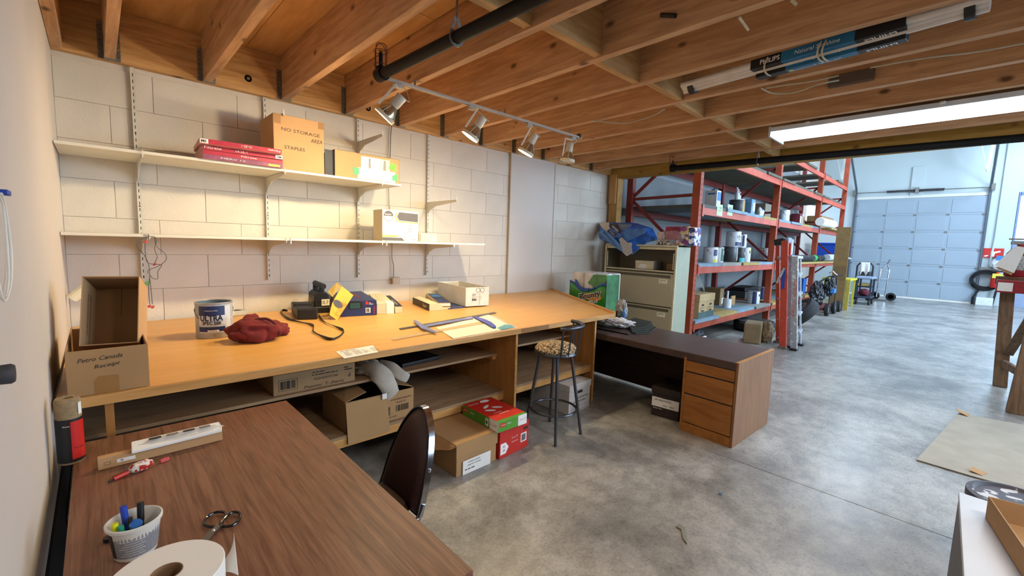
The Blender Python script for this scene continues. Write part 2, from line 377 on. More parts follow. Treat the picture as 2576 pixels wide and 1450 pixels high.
# back wall under the mezzanine: painted concrete blocks, each its own piece
wb = struct(B('wall_back', M_MORTAR, (WX-0.15, WY+0.005, 0), (23.3, WY+0.25, 7.0)))
CH, BL = 0.2885, 0.594
blk = MB().box((0.0012, -0.0045, 0.0012), (BL-0.0012, 0.01, CH-0.0012)).build('block', M_BLOCK, wb, 0.003)
hblk = None; first = True; x_end = 7.1
for r in range(11):
    z0 = 0.047 + r*CH - CH if r else 0.0
    z0 = -0.24 + r*CH
    x = WX - (BL*0.5 if r % 2 else BL*0.05)
    while x < x_end:
        sx0, sx1 = max(x, WX), min(x + BL, x_end)
        zb, zt = max(z0, 0), min(z0 + CH, ZJ + 0.02)
        if sx1 - sx0 > 0.02 and zt - zb > 0.02:
            if first: o = blk; first = False
            else: o = share(blk, 'block', wb, (0, 0, 0))
            o.location = (sx0, WY + random.uniform(-0.0012, 0.0012), zb); o.scale = ((sx1-sx0)/BL, 1, (zt-zb)/CH)
        x += BL
B('shade_panel', mat('shaded_grey_wall', '7c8082', .8, var=.06, scale=1.5), (7.12, WY-0.008, 0), (19.6, WY+.004, 4.6), wb)  # shade on the wall behind the rack, put into a darker skin
# smooth boxed-in chase on the back wall with thin edge trims
B('chase_panel', M_DRY, (4.40, WY-0.035, 0.0), (5.34, WY-0.0225, ZJ+0.01), wb, 0.002)
B('edge_trim', M_DRY, (4.375, WY-0.045, 0.0), (4.402, WY-0.022, ZJ+0.01), wb, 0.002)
B('edge_trim', M_DRY, (5.338, WY-0.045, 0.0), (5.365, WY-0.022, ZJ+0.01), wb, 0.002)
# warehouse far wall with overhead door and window
EX = 23.1
we = struct(thing('wall_end', None, None)); del_ = None
def wp(a, b, m=M_COOLWALL, name='wall_panel'): return B(name, m, a, b, we)
DL, DR, DT = 3.47, -0.23, 3.9
wp((EX, DL, 0), (EX+0.2, WY+0.1, 7)); wp((EX, DR, DT), (EX+0.2, DL, 7)); wp((EX, -0.95, 0), (EX+0.2, DR, 7)); 
wp((EX+0.25, -7.0, 4.0), (EX+0.45, -0.95, 7)); wp((EX+0.25, -7.0, 0), (EX+0.45, -2.75, 4.0)); wp((EX+0.2, -0.97, 0), (EX+0.45, -0.9, 7))
# right side wall of the warehouse with three window openings, wall behind the photographer, roofs
wr = struct(thing('wall_right', None, None)); xs = [4.7, 8.3, 9.7, 13.3, 15.2, 18.8]
def wq(a, b): B('wall_panel', M_COOLWALL, a, b, wr)
wq((WX, -7.0, 0), (EX+0.4, -6.8, 1.2)); wq((WX, -7.0, 4.2), (EX+0.4, -6.8, 7.0)); wq((WX, -7.0, 1.2), (xs[0], -6.8, 4.2))
wq((xs[1], -7.0, 1.2), (xs[2], -6.8, 4.2)); wq((xs[3], -7.0, 1.2), (xs[4], -6.8, 4.2)); wq((xs[5], -7.0, 1.2), (EX+0.4, -6.8, 4.2))
struct(B('wall_left_upper', M_COOLWALL, (WX-0.15, -7.0, 3.5), (WX, WY, 7.0)))
rf = struct(B('ceiling_warehouse', mat('white_roof_deck', 'd5d8d8', 0.7), (WX-0.2, -7.1, 7.0), (EX+0.5, WY+0.3, 7.15)))
# window frames
M_WFR = mat('blue_grey_frame', '7d8fbd', 0.5)
wn = struct(thing('window_1', None, None))
for a, b in (((EX+.2, -1.02, 0.0), (EX+.3, -0.95, 4.0)), ((EX+.2, -2.75, 0.0), (EX+.3, -2.66, 4.0)), ((EX+.2, -2.7, 3.88), (EX+.3, -1.0, 4.0)), ((EX+.2, -2.7, 2.2), (EX+.3, -1.0, 2.32))):
    B('frame_bar', M_WFR, a, b, wn, 0.004)
B('pane', mat('window_glass', 'dfeaf5', 0.03, var=0, trans=1.0), (EX+.25, -2.68, 2.3), (EX+.256, -1.0, 3.9), wn)
B('lower_panel', mat('blue_grey_panel', '93a3bf', 0.5), (EX+.22, -2.68, 0.0), (EX+.28, -1.0, 2.22), wn)
for i in range(3):
    w_ = struct(thing('window_%d' % (i+2), None, None))
    for k in range(5): B('mullion', M_WHITE, (xs[2*i] + k*0.9 - .03, -6.93, 1.2), (xs[2*i] + k*0.9 + .03, -6.87, 4.2), w_)
    for z in (1.2, 2.7, 4.17): B('rail', M_WHITE, (xs[2*i], -6.93, z), (xs[2*i+1], -6.87, z+.05), w_)
w5 = struct(thing('window_5', None, None))      # high window in the back wall behind the rack
B('pane', mat('bright_glass', 'dfeaff', 0.3, var=0, emit=1.6), (20.6, WY-0.03, 2.95), (22.9, WY-0.012, 3.6), w5)
for a, b in (((20.55, WY-.05, 2.9), (22.95, WY-.01, 2.95)), ((20.55, WY-.05, 3.6), (22.95, WY-.01, 3.65)), ((20.55, WY-.05, 2.9), (20.6, WY-.01, 3.65)), ((21.7, WY-.05, 2.9), (21.76, WY-.01, 3.65))):
    B('frame_bar', M_WHITE, a, b, w5)
# ---- mezzanine: deck, joists, ledger, hangers, blocking, rim beam
MZ0 = -2.6                                           # the mezzanine's far edge, behind the photographer
ce = struct(B('ceiling', mat('subfloor_top', '9a7a4c', 0.8), (WX, MZ0, ZJ+0.405), (7.05, WY, ZJ+0.425)))
for i in range(6):
    for j in range(4):
        x0 = WX + i*1.225; y0 = MZ0 + j*1.86
        B('plywood_panel', M_PLY, (x0+.002, y0+.002, ZJ+0.385), (min(x0+1.223, 7.04), min(y0+1.857, WY), ZJ+0.404), ce)
JX = [0.165 - 0.0625 + 0.6125*k for k in range(11)]
jm = MB().box((0, 0, 0), (0.0625, WY-0.065-MZ0, 0.38))
j0 = jm.build('joist', M_JOIST, ce, 0.003); j0.location = (JX[0], MZ0, ZJ)
for x in JX[1:]: share(j0, 'joist', ce, (x, MZ0, ZJ + random.uniform(-.002, .002)))
share(j0, 'joist', ce, (WX + 0.002, MZ0, ZJ))
B('ledger_board', M_LEDGER, (WX, WY-0.065, ZJ+0.0), (7.0, WY-0.0, ZJ+0.385), ce, 0.003)
# staggered solid blocking
allx = [WX+0.002] + JX + [6.85]
for k in range(len(allx)-1):
    y = 1.93 + (0.035 if k % 2 else -0.035)
    if k == 0: continue
    B('blocking', wood('blocking_wood', 'a9814f', 'c39a64', 'X', rough=0.7, stretch=10, scale=2.5, knots=0.4, bump=0.08), (allx[k]+0.0625, y-0.03, ZJ+0.01), (allx[k+1], y+0.03, ZJ+0.383), ce, 0.002)
# steel joist hangers
def hanger_mb():
    m = MB()
    m.box((-0.0035, -0.05, -0.004), (0.066, 0.0, -0.0005))
    for s in (-1, 1):
        x = -0.003 if s < 0 else 0.0655
        m.box((min(x, x+s*0.0-0.0), -0.048, -0.004), (x+0.0025, 0, 0.26))
        m.box((x - 0.03 if s < 0 else x, -0.006, 0.0), (x if s < 0 else x + 0.03, -0.003, 0.27))
    return m
hm = hanger_mb().build('joist_hanger', M_GALV, ce); hm.location = (JX[0], WY-0.065, ZJ)
for x in JX[1:]: share(hm, 'joist_hanger', ce, (x, WY-0.065, ZJ))
nl = MB()
for x in JX:
    for s in (-0.018, 0.081):
        for q in range(7): nl.lathe([(0.0045, -0.002), (0.003, 0.002)], (0, 0, 0), 6, Matrix.Translation((x+s, WY-0.074, ZJ+0.03+q*0.035)) @ Matrix.Rotation(PI/2, 4, 'X'))
tag(nl.build('hanger_nail', mat('dark_nail', '33302c', 0.5), ce), kind='stuff')
# carriage-bolt heads on the ledger
for x in (1.06, 2.2, 3.5, 5.3):
    MB().lathe([(0.0, 0.012), (0.012, 0.01), (0.018, 0.0), (0.03, 0.0)][::-1], (0, 0, 0), 12, Matrix.Translation((x, WY-0.067, ZJ+0.12)) @ Matrix.Rotation(PI/2, 4, 'X')).build('bolt_head', M_GALV, ce)
rbm = MB().box((6.85, MZ0, 2.9), (7.03, WY-0.02, ZJ+0.385)).build('rim_beam', wood('rim_beam_wood', '94702f', 'b08a45', 'Y', rough=0.7, stretch=10, scale=2, knots=0.6, bump=0.08, spec=.2), ce, 0.004)
po = struct(B('trim_1', wood('post_wood', 'a3783f', 'c2975a', 'Z', rough=0.75, stretch=9, scale=2.5, knots=0.6, bump=0.1), (6.86, 4.5, 0), (7.02, 4.665, 2.9)))
B('scab_board', wood('scab_wood', 'b08549', 'c79c62', 'Z', rough=0.75, stretch=9, scale=2.5), (6.825, 4.52, 2.45), (6.86, 4.66, 2.97), po, 0.003)
# ---- overhead sectional door
gd = struct(thing('door_1', None, None))
rows, cols = 6, 4; PW = (DL-DR)/cols; PH = DT/rows
sec = MB().box((-0.03, 0.002, 0.004), (0.03, DL-DR-0.004, PH-0.004)).build('door_section', M_GREYST, gd, 0.006); sec.location = (EX-0.02, DR, 0)
for r in range(1, rows): share(sec, 'door_section', gd, (EX-0.02, DR, r*PH))
pm = MB().box((-0.012, 0.05, 0.07), (0.0, PW-0.05, PH-0.09)).build('raised_panel', M_GREYST, gd, 0.008); pm.location = (EX-0.05, DR, 0)
rb = MB().box((-0.008, 0.0, -0.008), (0, PW, 0.008)).build('section_rib', M_GREYST, gd, 0.004); rb.location = (EX-0.05, DR, PH-.0)
hg = MB().box((-0.02, -0.04, -0.03), (0, 0.04, 0.03)).build('hinge', M_GALV, gd, 0.004); hg.location = (EX-0.055, DR, PH)
for r in range(rows):
    for c in range(cols):
        if r or c: share(pm, 'raised_panel', gd, (EX-0.05, DR + c*PW, r*PH))
        if r < rows-1 and (r or c): share(rb, 'section_rib', gd, (EX-0.05, DR + c*PW, (r+1)*PH-.0))
    if r:
        for c in range(cols+1):
            if not (r == 1 and c == 0): share(hg, 'hinge', gd, (EX-0.055, DR + c*PW*0.985 + .03, r*PH))
B('bottom_rubber', M_WHITE, (EX-0.07, DR, 0.0), (EX, DL, 0.06), gd)
for y, s in ((DR-0.04, -1), (DL+0.04, 1)):
    mb = MB(); pts = [(EX-0.08, y, 0.02), (EX-0.08, y, DT+0.1)] + [(EX-0.08-0.5*(1-math.cos(a))*1.0, y, DT+0.1+0.5*math.sin(a)) for a in (0.3, 0.6, 0.9)] + [(EX-2.4, y, DT+1.75)]
    mb.tube(pts, 0.04, 6); mb.build('door_track', mat('track_steel', '6f7680', 0.4, 0.7), gd)
MB().tube([(EX-0.12, DR-.1, DT+0.28), (EX-0.12, DL+.1, DT+0.28)], 0.016, 8).build('torsion_shaft', M_GALV, gd)
sp = []
for (a, b) in ((0.9, 1.62), (1.68, 2.55)):
    n = 150; pts = [(EX-0.12 + 0.045*math.cos(i*0.9), a + (b-a)*i/n, DT+0.28 + 0.045*math.sin(i*0.9)) for i in range(n)]
    MB().tube(pts, 0.012, 4).build('torsion_spring', mat('spring_steel', '3c3236', 0.5, 0.4), gd)
for y in (DR-.1, 1.65, DL+.1): B('bearing_plate', M_GALV, (EX-0.2, y-0.05, DT+0.18), (EX, y+0.05, DT+0.4), gd)
B('head_trim', M_WHITE, (EX-0.03, DR-.1, DT+0.02), (EX, DL+.1, DT+0.12), gd)
B('centre_pad', M_COOLWALL, (EX-0.05, 1.5, DT+0.1), (EX-0.002, 1.85, DT+1.2), gd)
# white V hangers carrying the door tracks
for i, (a, b) in enumerate(((P(2480,455,x=22.3), 2), (P(2117,455,x=22.0), 2))):
    t = thing('track_hanger', ('white V-shaped steel hanger above the right corner of the overhead door', 'white V-shaped steel hanger seen behind the rack, left of the overhead door')[i], 'bracket')
    for dy in (0.12, -0.55): MB().bar((a.x, a.y, DT+0.75), (a.x, a.y-dy+.0, 6.99), 0.08, 0.02).build('strap', M_WHITE, t)
# conduit on the pillar
cd = tag(MB().tube([(EX-0.04, -0.55, 7.0), (EX-0.04, -0.55, 2.4), (EX-0.04, -0.5, 1.3)], 0.03, 8).build('electrical_conduit', M_COOLWALL), 'painted electrical conduit running down the pillar right of the overhead door', 'conduit')
# ================================================================== FURNITURE
struct(B('gap_shade_left', mat('gap_black', '101012', 0.6), (WX, -2.0, 0.0), (WX+0.008, 4.2, 0.545)))  # shade of the gap low on the left wall, put in as a black strip
# ---------------- shelf system on the back wall
SY = WY - 0.58
def standard(x, z0, brackets, label):
    t = thing('shelf_standard', label, 'shelf rail', (x, WY-0.022, z0), 0, 'slotted shelf rails on the block wall')
    h = ZJ - 0.005 - z0
    MB().box((-0.0135, -0.016, 0), (-0.0095, 0, h)).box((0.0095, -0.016, 0), (0.0135, 0, h)).box((-0.0135, -0.014, 0), (0.0135, -0.009, h)).build('rail', M_STEELW, t)
    m = MB(); z = 0.03
    while z < h-0.03: m.box((-0.0025, -0.0148, z), (0.0025, -0.0138, z+0.026)); z += 0.05
    tag(m.build('slot', M_INK, t), kind='stuff')
    for zz in (0.045, 0.62, 1.2): MB().lathe([(0.006, 0), (0.004, 0.003), (0, 0.004)], (0, -0.0145, zz), 8, Matrix.Rotation(PI/2, 4, 'X')).build('screw', M_INK, t)
    for (bz, L) in brackets:
        zz = bz - z0; o = [(0, zz), (-L, zz), (-L, zz-0.022), (-L*0.62, zz-0.042), (-L*0.3, zz-0.055), (-0.045, zz-0.105), (-0.018, zz-0.14), (0, zz-0.15)]
        b = MB().poly([(-0.0035, -0.012+p[0], p[1]) for p in o], (1, 0, 0), 0.007)
        b.box((-0.011, -L-0.012, zz-0.004), (0.011, -0.012, zz-0.0005)).box((-0.003, -L-0.015, zz-0.022), (0.003, -L-0.01, zz+0.03))
        br = b.build('bracket', M_STEELW, t, 0.001)
        MB().box((0.0036, -0.07, zz-0.045), (0.0042, -0.052, zz-0.03)).box((0.0036, -0.105, zz-0.045), (0.0042, -0.08, zz-0.028)).build('stamp_hole', mat('hole_grey', '8a8378', .6), br)
    return t
ZT, ZL = 2.233, 1.642          # undersides of the upper and lower shelf
standard(0.262, 1.265, [(ZT, 0.555), (ZL, 0.555)], 'white slotted shelf rail nearest the left wall corner, above cardboard boxes')
standard(P(674,600,y=WY-.02).x, 1.25, [(2.72, 0.555), (ZT, 0.555), (ZL, 0.555)], 'white slotted shelf rail behind the tall box marked NO STORAGE')
standard(P(901,600,y=WY-.02).x, 1.245, [(2.72, 0.555), (ZT, 0.555), (ZL, 0.555)], 'white slotted shelf rail behind the low box with green tape')
standard(P(1074,600,y=WY-.02).x, 1.245, [(P(1074,507,y=WY-.1).z, 0.6), (ZL, 0.555)], 'white slotted shelf rail with an empty bracket, furthest right of the rails')
XT = P(1010, 466, y=SY).x; XL = P(1220, 612, y=SY).x
t = thing('wall_shelf', 'long cream upper shelf board carrying cardboard boxes and filter packs', 'shelf', (WX, SY, ZT))
B('shelf_board', M_SHELF, (0.004, 0, 0), (0.262-WX-0.001, 0.556, 0.022), t, 0.003); B('shelf_board', M_SHELF, (0.262-WX+0.001, 0, 0.001), (XT-WX, 0.556, 0.023), t, 0.003)
t = thing('wall_shelf', 'long cream lower shelf board carrying one green and white box', 'shelf', (WX, SY, ZL))
B('shelf_board', M_SHELF, (0.004, 0, 0), (XL-WX, 0.556, 0.022), t, 0.003)
# ---------------- maple workbench
FRY = 2.65
a = P(1548, 790, z=BH); b = P(1371, 727, z=BH); b.y = WY-0.01; BX0 = WX+0.012
t = thing('workbench', 'long deep maple-topped workbench built against the block wall', 'workbench')
MB().poly([(BX0, FRY+0.02, BH-0.04), (a.x, FRY+0.02, BH-0.04), (b.x, b.y-.04, BH-0.04), (BX0, b.y-.04, BH-0.04)], (0,0,1), 0.04).build('worktop', M_MAPLE, t, 0.002)
MB().box((BX0, FRY, BH-0.047), (a.x, FRY+0.02, BH+0.001)).build('front_edge', M_LEDGE, t, 0.004)
MB().bar((a.x, FRY, BH-0.012), (b.x, b.y-.05, BH-0.012), 0.028, 0.07).build('end_lip', M_LEDGE, t, 0.003)
DVX = P(1302, 850, y=FRY+.03).x; ENX = P(1500, 812, y=FRY+.03).x
for x in (DVX, ENX): 
    pnl = B('side_panel', M_MAPLEV, (x-0.018, FRY+0.035, 0), (x, WY-0.045, BH-0.042), t, 0.002)
    B('panel_edge', M_LEDGE, (x-0.021, FRY+0.027, 0), (x+0.003, FRY+0.036, BH-0.047), pnl)
lx = P(273, 1040, y=FRY+.06).x
B('leg', M_MAPLEV, (lx-0.012, FRY+0.05, 0), (lx+0.02, FRY+0.14, BH-0.042), t, 0.002)
B('leg', M_MAPLEV, (WX+0.012, WY-0.2, 0), (WX+0.04, WY-0.06, BH-0.042), t, 0.002)
q = P(1251, 889, x=DVX-.02); ZSU, YSU = q.z, q.y
B('upper_shelf', M_SHELFW, (BX0, YSU, ZSU-0.02), (DVX-0.019, WY-0.03, ZSU), t, 0.002)
MB().box((DVX-0.06, YSU+.02, ZSU-0.06), (DVX-0.019, WY-.05, ZSU-0.021)).build('shelf_cleat', M_LEDGE, t)
YSL = 2.82; ZSL = P(1148, 1017, y=YSL).z
B('lower_shelf', M_SHELFW, (BX0, YSL, ZSL-0.02), (DVX-0.019, WY-0.03, ZSL), t, 0.002)
B('kick_board', M_LEDGE, (BX0, YSL, ZSL-0.082), (DVX-0.019, YSL+0.02, ZSL-0.021), t, 0.002)
ZR = P(1299, 972, y=FRY+.05).z
B('lower_shelf', M_SHELFW, (DVX+0.001, FRY+0.06, ZR-0.02), (ENX-0.019, WY-0.03, ZR), t, 0.002)
B('kick_board', M_LEDGE, (DVX+0.001, FRY+0.06, ZR-0.075), (ENX-0.019, FRY+0.08, ZR-0.021), t, 0.002)
ZR2 = P(1305, 868, y=3.0).z
B('upper_shelf', M_SHELFW, (DVX+0.001, 3.0, ZR2-0.02), (ENX-0.019, WY-0.03, ZR2), t, 0.002)
# masking-tape patch on the bench front
q = P(1340, 822, y=FRY); B('tape_patch', M_TAPE, (q.x-0.14, FRY-0.002, BH-0.045), (q.x+0.22, FRY+0.0, BH-0.002), t)
# ---------------- walnut table in the foreground
TZ = 0.76
t = thing('walnut_table', 'walnut laminate table in the foreground, nearest the camera', 'table')
TX0, TX1, TY0, TY1 = -0.112, 0.73, 0.885, 2.585
B('tabletop', M_WALNUT, (TX0, TY0, TZ-0.03), (TX1, TY1, TZ), t, 0.002)
for (x0, y0, x1, y1) in ((TX0+.06, TY0+.06, TX1-.06, TY0+.08), (TX0+.06, TY1-.08, TX1-.06, TY1-.06), (TX0+.06, TY0+.08, TX0+.08, TY1-.08), (TX1-.08, TY0+.08, TX1-.06, TY1-.08)):
    B('apron', M_BLACK, (x0, y0, TZ-0.1), (x1, y1, TZ-0.031), t)
for x in (TX0+.05, TX1-.09):
    for y in (TY0+.05, TY1-.09): B('leg', M_BLACK, (x, y, 0), (x+.035, y+.035, TZ-0.031), t, 0.003)
# ---------------- stacking chair with a tapered round back
CX_ = 1.13
t = thing('stacking_chair', 'brown vinyl stacking chair with pointed padded back and chrome rim', 'chair', (0, 0, 0))
zt_ = 0.86; xt_ = 1.13; lean = 0.30
def cb(px, py):      # a point of the leaning back plane through x = 1.13 at z = 0.86
    o = Vector((0,0,CAM_H)); d = P(px, py, x=1.0) - o; n = Vector((1, 0, -lean)); p0 = Vector((xt_, 0, zt_)); return o + d*((p0-o).dot(n)/d.dot(n))
prof = [(1054,1315),(1076,1223),(1091,1122),(1086,1071),(1063,1027),(1039,1021),(1012,1046),(995,1085),(975,1149),(956,1223)]
pp = [cb(*q) for q in prof]; pk = max(pp, key=lambda v: v.z); yc = (cb(1054,1315).y + cb(925,1330).y)/2; yc = 1.62 if not (1.2 < yc < 2.2) else yc
# symmetric outline around the centre line
zlo = 0.42; ztop = pk.z
def hw(z):           # half width of the back at height z: broad at the bottom, pointed oval at the top
    k = (z - zlo)/(ztop - zlo); return WB*(max(0.0, 1 - k**2.6))**0.5*(1 - 0.10*k)
yc = pk.y - 0.0; WB = 0.225
yc = (cb(1093,1122).y + cb(985,1122).y)/2
WB = abs(cb(1093,1122).y - cb(985,1122).y)/2*1.06
def bp_(y, z, off=0.0): return Vector((xt_ + lean*(z-zt_) + off, y, z - 0.0))
out = [];  N = 22
for i in range(N+1):
    z = zlo + (ztop-zlo)*(1-(1-i/N)**1.8); out.append((yc - hw(z), z))
outl = out + [(2*yc - y, z) for y, z in out[::-1][1:]]
def pad(off0, off1, sc, name, m, bev):
    k = len(outl); zc = (zlo+ztop)/2; vs0 = [bp_(yc + (y-yc)*sc, zc + (z-zc)*(1-(1-sc)*0.55), off0) for y, z in outl]; vs1 = [v + Vector((off1-off0, 0, 0)) for v in vs0]
    mb = MB(); mb.add(vs0+vs1, [tuple(range(k))[::-1], tuple(range(k, 2*k))] + [(i, (i+1)%k, k+(i+1)%k, k+i) for i in range(k)]); return mb.build(name, m, t, bev, smooth=True)
M_VINYL = speckle('brown_vinyl', '3d221c', '2c1713', 220, 0.4, 0.6, 0.5)
pad(0.004, 0.022, 1.0, 'back_shell', M_BLACK, 0.003)
cl_ = [(y, z) for y, z in outl]; n0 = 8; cl_ += [(cl_[-1][0] + (cl_[0][0]-cl_[-1][0])*i/n0, zlo) for i in range(1, n0+1)]
k = len(cl_)
def pf(i, j):       # padded front: domed
    y, z = cl_[min(int(round(i*(k-1))), k-1)]; zc = (zlo+ztop)/2; s_ = 0.93*(1-j); bul = -0.034*math.sqrt(max(0, 1-(1-j)**4)) 
    return bp_(yc + (y-yc)*s_, zc + (z-zc)*s_*1.02 - 0.0, 0.002 + bul)
MB().grid(pf, k, 9).build('back_pad', M_VINYL, t, smooth=True)
rim = [bp_(y, z, 0.013) for y, z in outl]
rm = MB(); 
for i in range(len(rim)-1): rm.bar(rim[i], rim[i+1], 0.004, 0.034, up=(1,0,0))
# flat chrome band around the edge
vs = []; fs = []
for i, (y, z) in enumerate(outl):
    for dx in (-0.006, 0.026):
        for s in (1.0, 1.03): vs.append(bp_(yc+(y-yc)*s + 0, z + (0.006 if s > 1 else 0)*((z-zlo)/(ztop-zlo)), dx))
for i in range(len(outl)-1):
    a4 = i*4; b4 = a4+4
    fs += [(a4+1, b4+1, b4+3, a4+3), (a4, a4+2, b4+2, b4), (a4, b4, b4+1, a4+1), (a4+2, a4+3, b4+3, b4+2)]
MB().add(vs, fs).build('chrome_rim', M_CHROME, t, smooth=True)
zr = 0.62
for s in (-1, 1):
    y = yc + s*(hw(zr)*1.03+0.002)
    MB().lathe([(0.009, 0), (0.008, 0.004), (0, 0.006)], bp_(y, zr, 0.01), 10, Matrix.Rotation(PI/2*(1 if s < 0 else -1), 4, 'X')).build('rivet', M_CHROME, t)
    yl = yc + s*WB*1.02
    MB().tube([bp_(yl, 0.48, 0.012), bp_(yl, 0.36, 0.0), (xt_-0.10+0.02, yl, 0.2), (xt_+0.02, yl, 0.0)], 0.011, 10).build('leg', M_CHROME, t, smooth=True)
    MB().tube([bp_(yl, 0.42, 0.0), (xt_-0.36, yl, 0.43), (xt_-0.42, yl, 0.40), (xt_-0.47, yl, 0.0)], 0.011, 10).build('leg', M_CHROME, t, smooth=True)
sx = xt_-0.31
MB().lathe([(0.0, 0.0), (0.18, 0.0), (0.205, 0.015), (0.21, 0.035), (0.19, 0.06), (0.12, 0.075), (0.0, 0.08)], (sx, yc, 0.405), 28, sx=1.0).build('seat', M_VINYL, t, smooth=True)
# ---------------- bar stool
sc = Vector((2.87, 2.42, 0)); d0 = P(1405, 890, y=sc.y); sz_ = d0.z; sr = 0.19
t = thing('bar_stool', 'black steel bar stool with round leopard-print seat in front of the workbench', 'stool', (sc.x, sc.y, 0), math.radians(-8))
sz_ = 0.735
M_LEO = speckle('leopard_fabric', 'c8ae88', '17110e', 85, 0.48, 0.51, 0.85)
M_STL = mat('dark_steel_tube', '56585e', 0.3, 0.75, var=0.05)
MB().lathe([(0.0, 0.0), (sr-0.01, 0.0), (sr, 0.012), (sr-0.004, 0.028), (0.0, 0.028)], (0, 0, sz_), 36).build('seat_ring', M_STL, t, smooth=True)
MB().lathe([(sr-0.012, 0.026), (sr-0.005, 0.045), (sr-0.03, 0.078), (0.10, 0.098), (0.0, 0.104)], (0, 0, sz_), 36).build('seat', M_LEO, t, smooth=True)
ft = [Vector((math.cos(q), math.sin(q), 0)) for q in [math.radians(d) for d in (-125, -35, 55, 145)]]
FRAD = 0.255
for f in ft: MB().tube([f*0.135 + Vector((0,0,sz_)), f*FRAD], 0.0135, 10).build('leg', M_STL, t, smooth=True)
zr_ = 0.24; rr = 0.135 + (FRAD-0.135)*(1-zr_/sz_) - 0.012
MB().tube([(rr*math.cos(i*2*PI/40), rr*math.sin(i*2*PI/40), zr_) for i in range(40)], 0.011, 8, closed=True).build('foot_ring', M_STL, t, smooth=True)
# curved back rail and spindles on the side facing the bench end
ctr = math.radians(-56); tops = []
for i in range(13):
    a_ = ctr + math.radians(-68 + i*136/12); tops.append(Vector((math.cos(a_)*(sr+0.035), math.sin(a_)*(sr+0.035), sz_+0.262)))
MB().tube(tops, 0.0165, 10).build('back_rail', M_STL, t, smooth=True)
for i, r_ in ((2, .006), (5, .006), (8, .006), (0, .009), (11, .009), (12, .009)):
    a_ = ctr + math.radians(-62 + i*124/12); c_, s_ = math.cos(a_), math.sin(a_)
    MB().tube([(c_*(sr-.006), s_*(sr-.006), sz_+.01), (c_*(sr+.012), s_*(sr+.012), sz_+.12), (c_*(sr+.034), s_*(sr+.034), sz_+.26)], r_, 8).build('spindle', M_STL, t, smooth=True)
# ---------------- dark-topped desk
DX, DY0 = 3.84, 1.24; DA = math.radians(-2.0)
t = thing('pedestal_desk', 'oak pedestal desk with dark brown top and three drawers', 'desk', (DX, DY0, 0), DA)
DW, DLn = 0.84, 2.5
B('desktop', M_DARKTOP, (0.0, 0.022, 0.675), (DW, DLn, 0.742), t, 0.008)
B('end_panel', M_OAKS, (-0.002, 0, 0), (DW+0.004, 0.022, 0.745), t, 0.003)
B('panel_edge', wood('oak_edge', 'b07838', 'c98f4a', 'X', rough=.4), (-0.004, -0.002, 0.742), (DW+0.006, 0.024, 0.7475), t)
B('pedestal', M_OAKS, (0.02, 0.023, 0.0), (DW-0.05, 0.46, 0.674), t, 0.002)
B('plinth', M_OAK, (0.0, 0.022, 0.0), (0.0195, 0.46, 0.085), t, 0.002)
B('stile', M_OAK, (-0.001, 0.452, 0.0), (0.0195, 0.475, 0.70), t, 0.002)
for i, (z0, z1) in enumerate(((0.575, 0.668), (0.368, 0.562), (0.095, 0.356))):
    d_ = B('drawer', wood('oak_drawer_front', '8a5524', 'a46b32', 'Y', rough=0.42, stretch=7, scale=2.2, bump=0.01), (-0.004, 0.026, z0), (0.019, 0.45, z1), t, 0.003)
    B('drawer_gap', M_INK, (0.004, 0.026, z1), (0.0195, 0.45, z1+.011), t)
B('modesty_panel', wood('modesty_panel_wood', '3a2418', '4a2f20', 'Y', rough=0.5), (DW-0.08, 0.46, 0.03), (DW-0.06, DLn-0.05, 0.674), t)
B('far_leg_panel', M_OAKS, (0.03, DLn-0.05, 0), (DW-0.05, DLn-0.02, 0.674), t)
for (x, z) in ((0.06, 0.70), (0.74, 0.70), (0.05, 0.66)):
    MB().lathe([(0.006, 0), (0.004, 0.003), (0, 0.003)], (x, 0, z), 8, Matrix.Rotation(PI/2, 4, 'X')).build('screw_cap', M_GALV, t)
# ---------------- filing cabinet
FX, FY0, FY1 = 6.40, 3.08, 4.38
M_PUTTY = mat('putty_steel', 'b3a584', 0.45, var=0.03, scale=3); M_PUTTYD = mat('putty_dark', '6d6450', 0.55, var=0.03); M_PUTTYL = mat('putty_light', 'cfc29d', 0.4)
M_PUTTYC = mat('putty_steel_cool_lit', '9fa58f', 0.45, var=0.04, scale=10)  # putty side with the green tint of cool light put into its colour
FH = 1.725; zf = lambda y_: P(1685, y_, x=FX).z
t = thing('filing_cabinet', 'tall putty-coloured lateral filing cabinet with its top flipper door open', 'filing cabinet', (FX, FY0, 0))
W_ = FY1 - FY0; D_ = 0.46
zo0, zo1 = zf(683), zf(628)
MB().box((0.02, 0, 0), (D_, 0.02, FH)).build('side_panel', M_PUTTYC, t, 0.006)
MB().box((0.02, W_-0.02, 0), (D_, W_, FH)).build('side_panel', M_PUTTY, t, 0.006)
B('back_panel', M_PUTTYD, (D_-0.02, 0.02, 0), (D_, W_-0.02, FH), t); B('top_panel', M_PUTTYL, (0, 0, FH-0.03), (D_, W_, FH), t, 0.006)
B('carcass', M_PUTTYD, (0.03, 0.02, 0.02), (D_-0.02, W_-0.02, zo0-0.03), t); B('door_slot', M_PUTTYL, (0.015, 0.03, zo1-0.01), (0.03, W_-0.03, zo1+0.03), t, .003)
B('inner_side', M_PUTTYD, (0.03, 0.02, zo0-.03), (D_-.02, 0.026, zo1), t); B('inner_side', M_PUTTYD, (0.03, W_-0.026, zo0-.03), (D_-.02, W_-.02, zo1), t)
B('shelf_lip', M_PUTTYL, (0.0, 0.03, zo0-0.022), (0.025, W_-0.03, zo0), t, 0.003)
for y in (0.0, W_-0.03): B('stile', M_PUTTYL if y else M_PUTTYL, (-0.002, y, 0), (0.022, y+0.03, FH-0.03), t, 0.003)
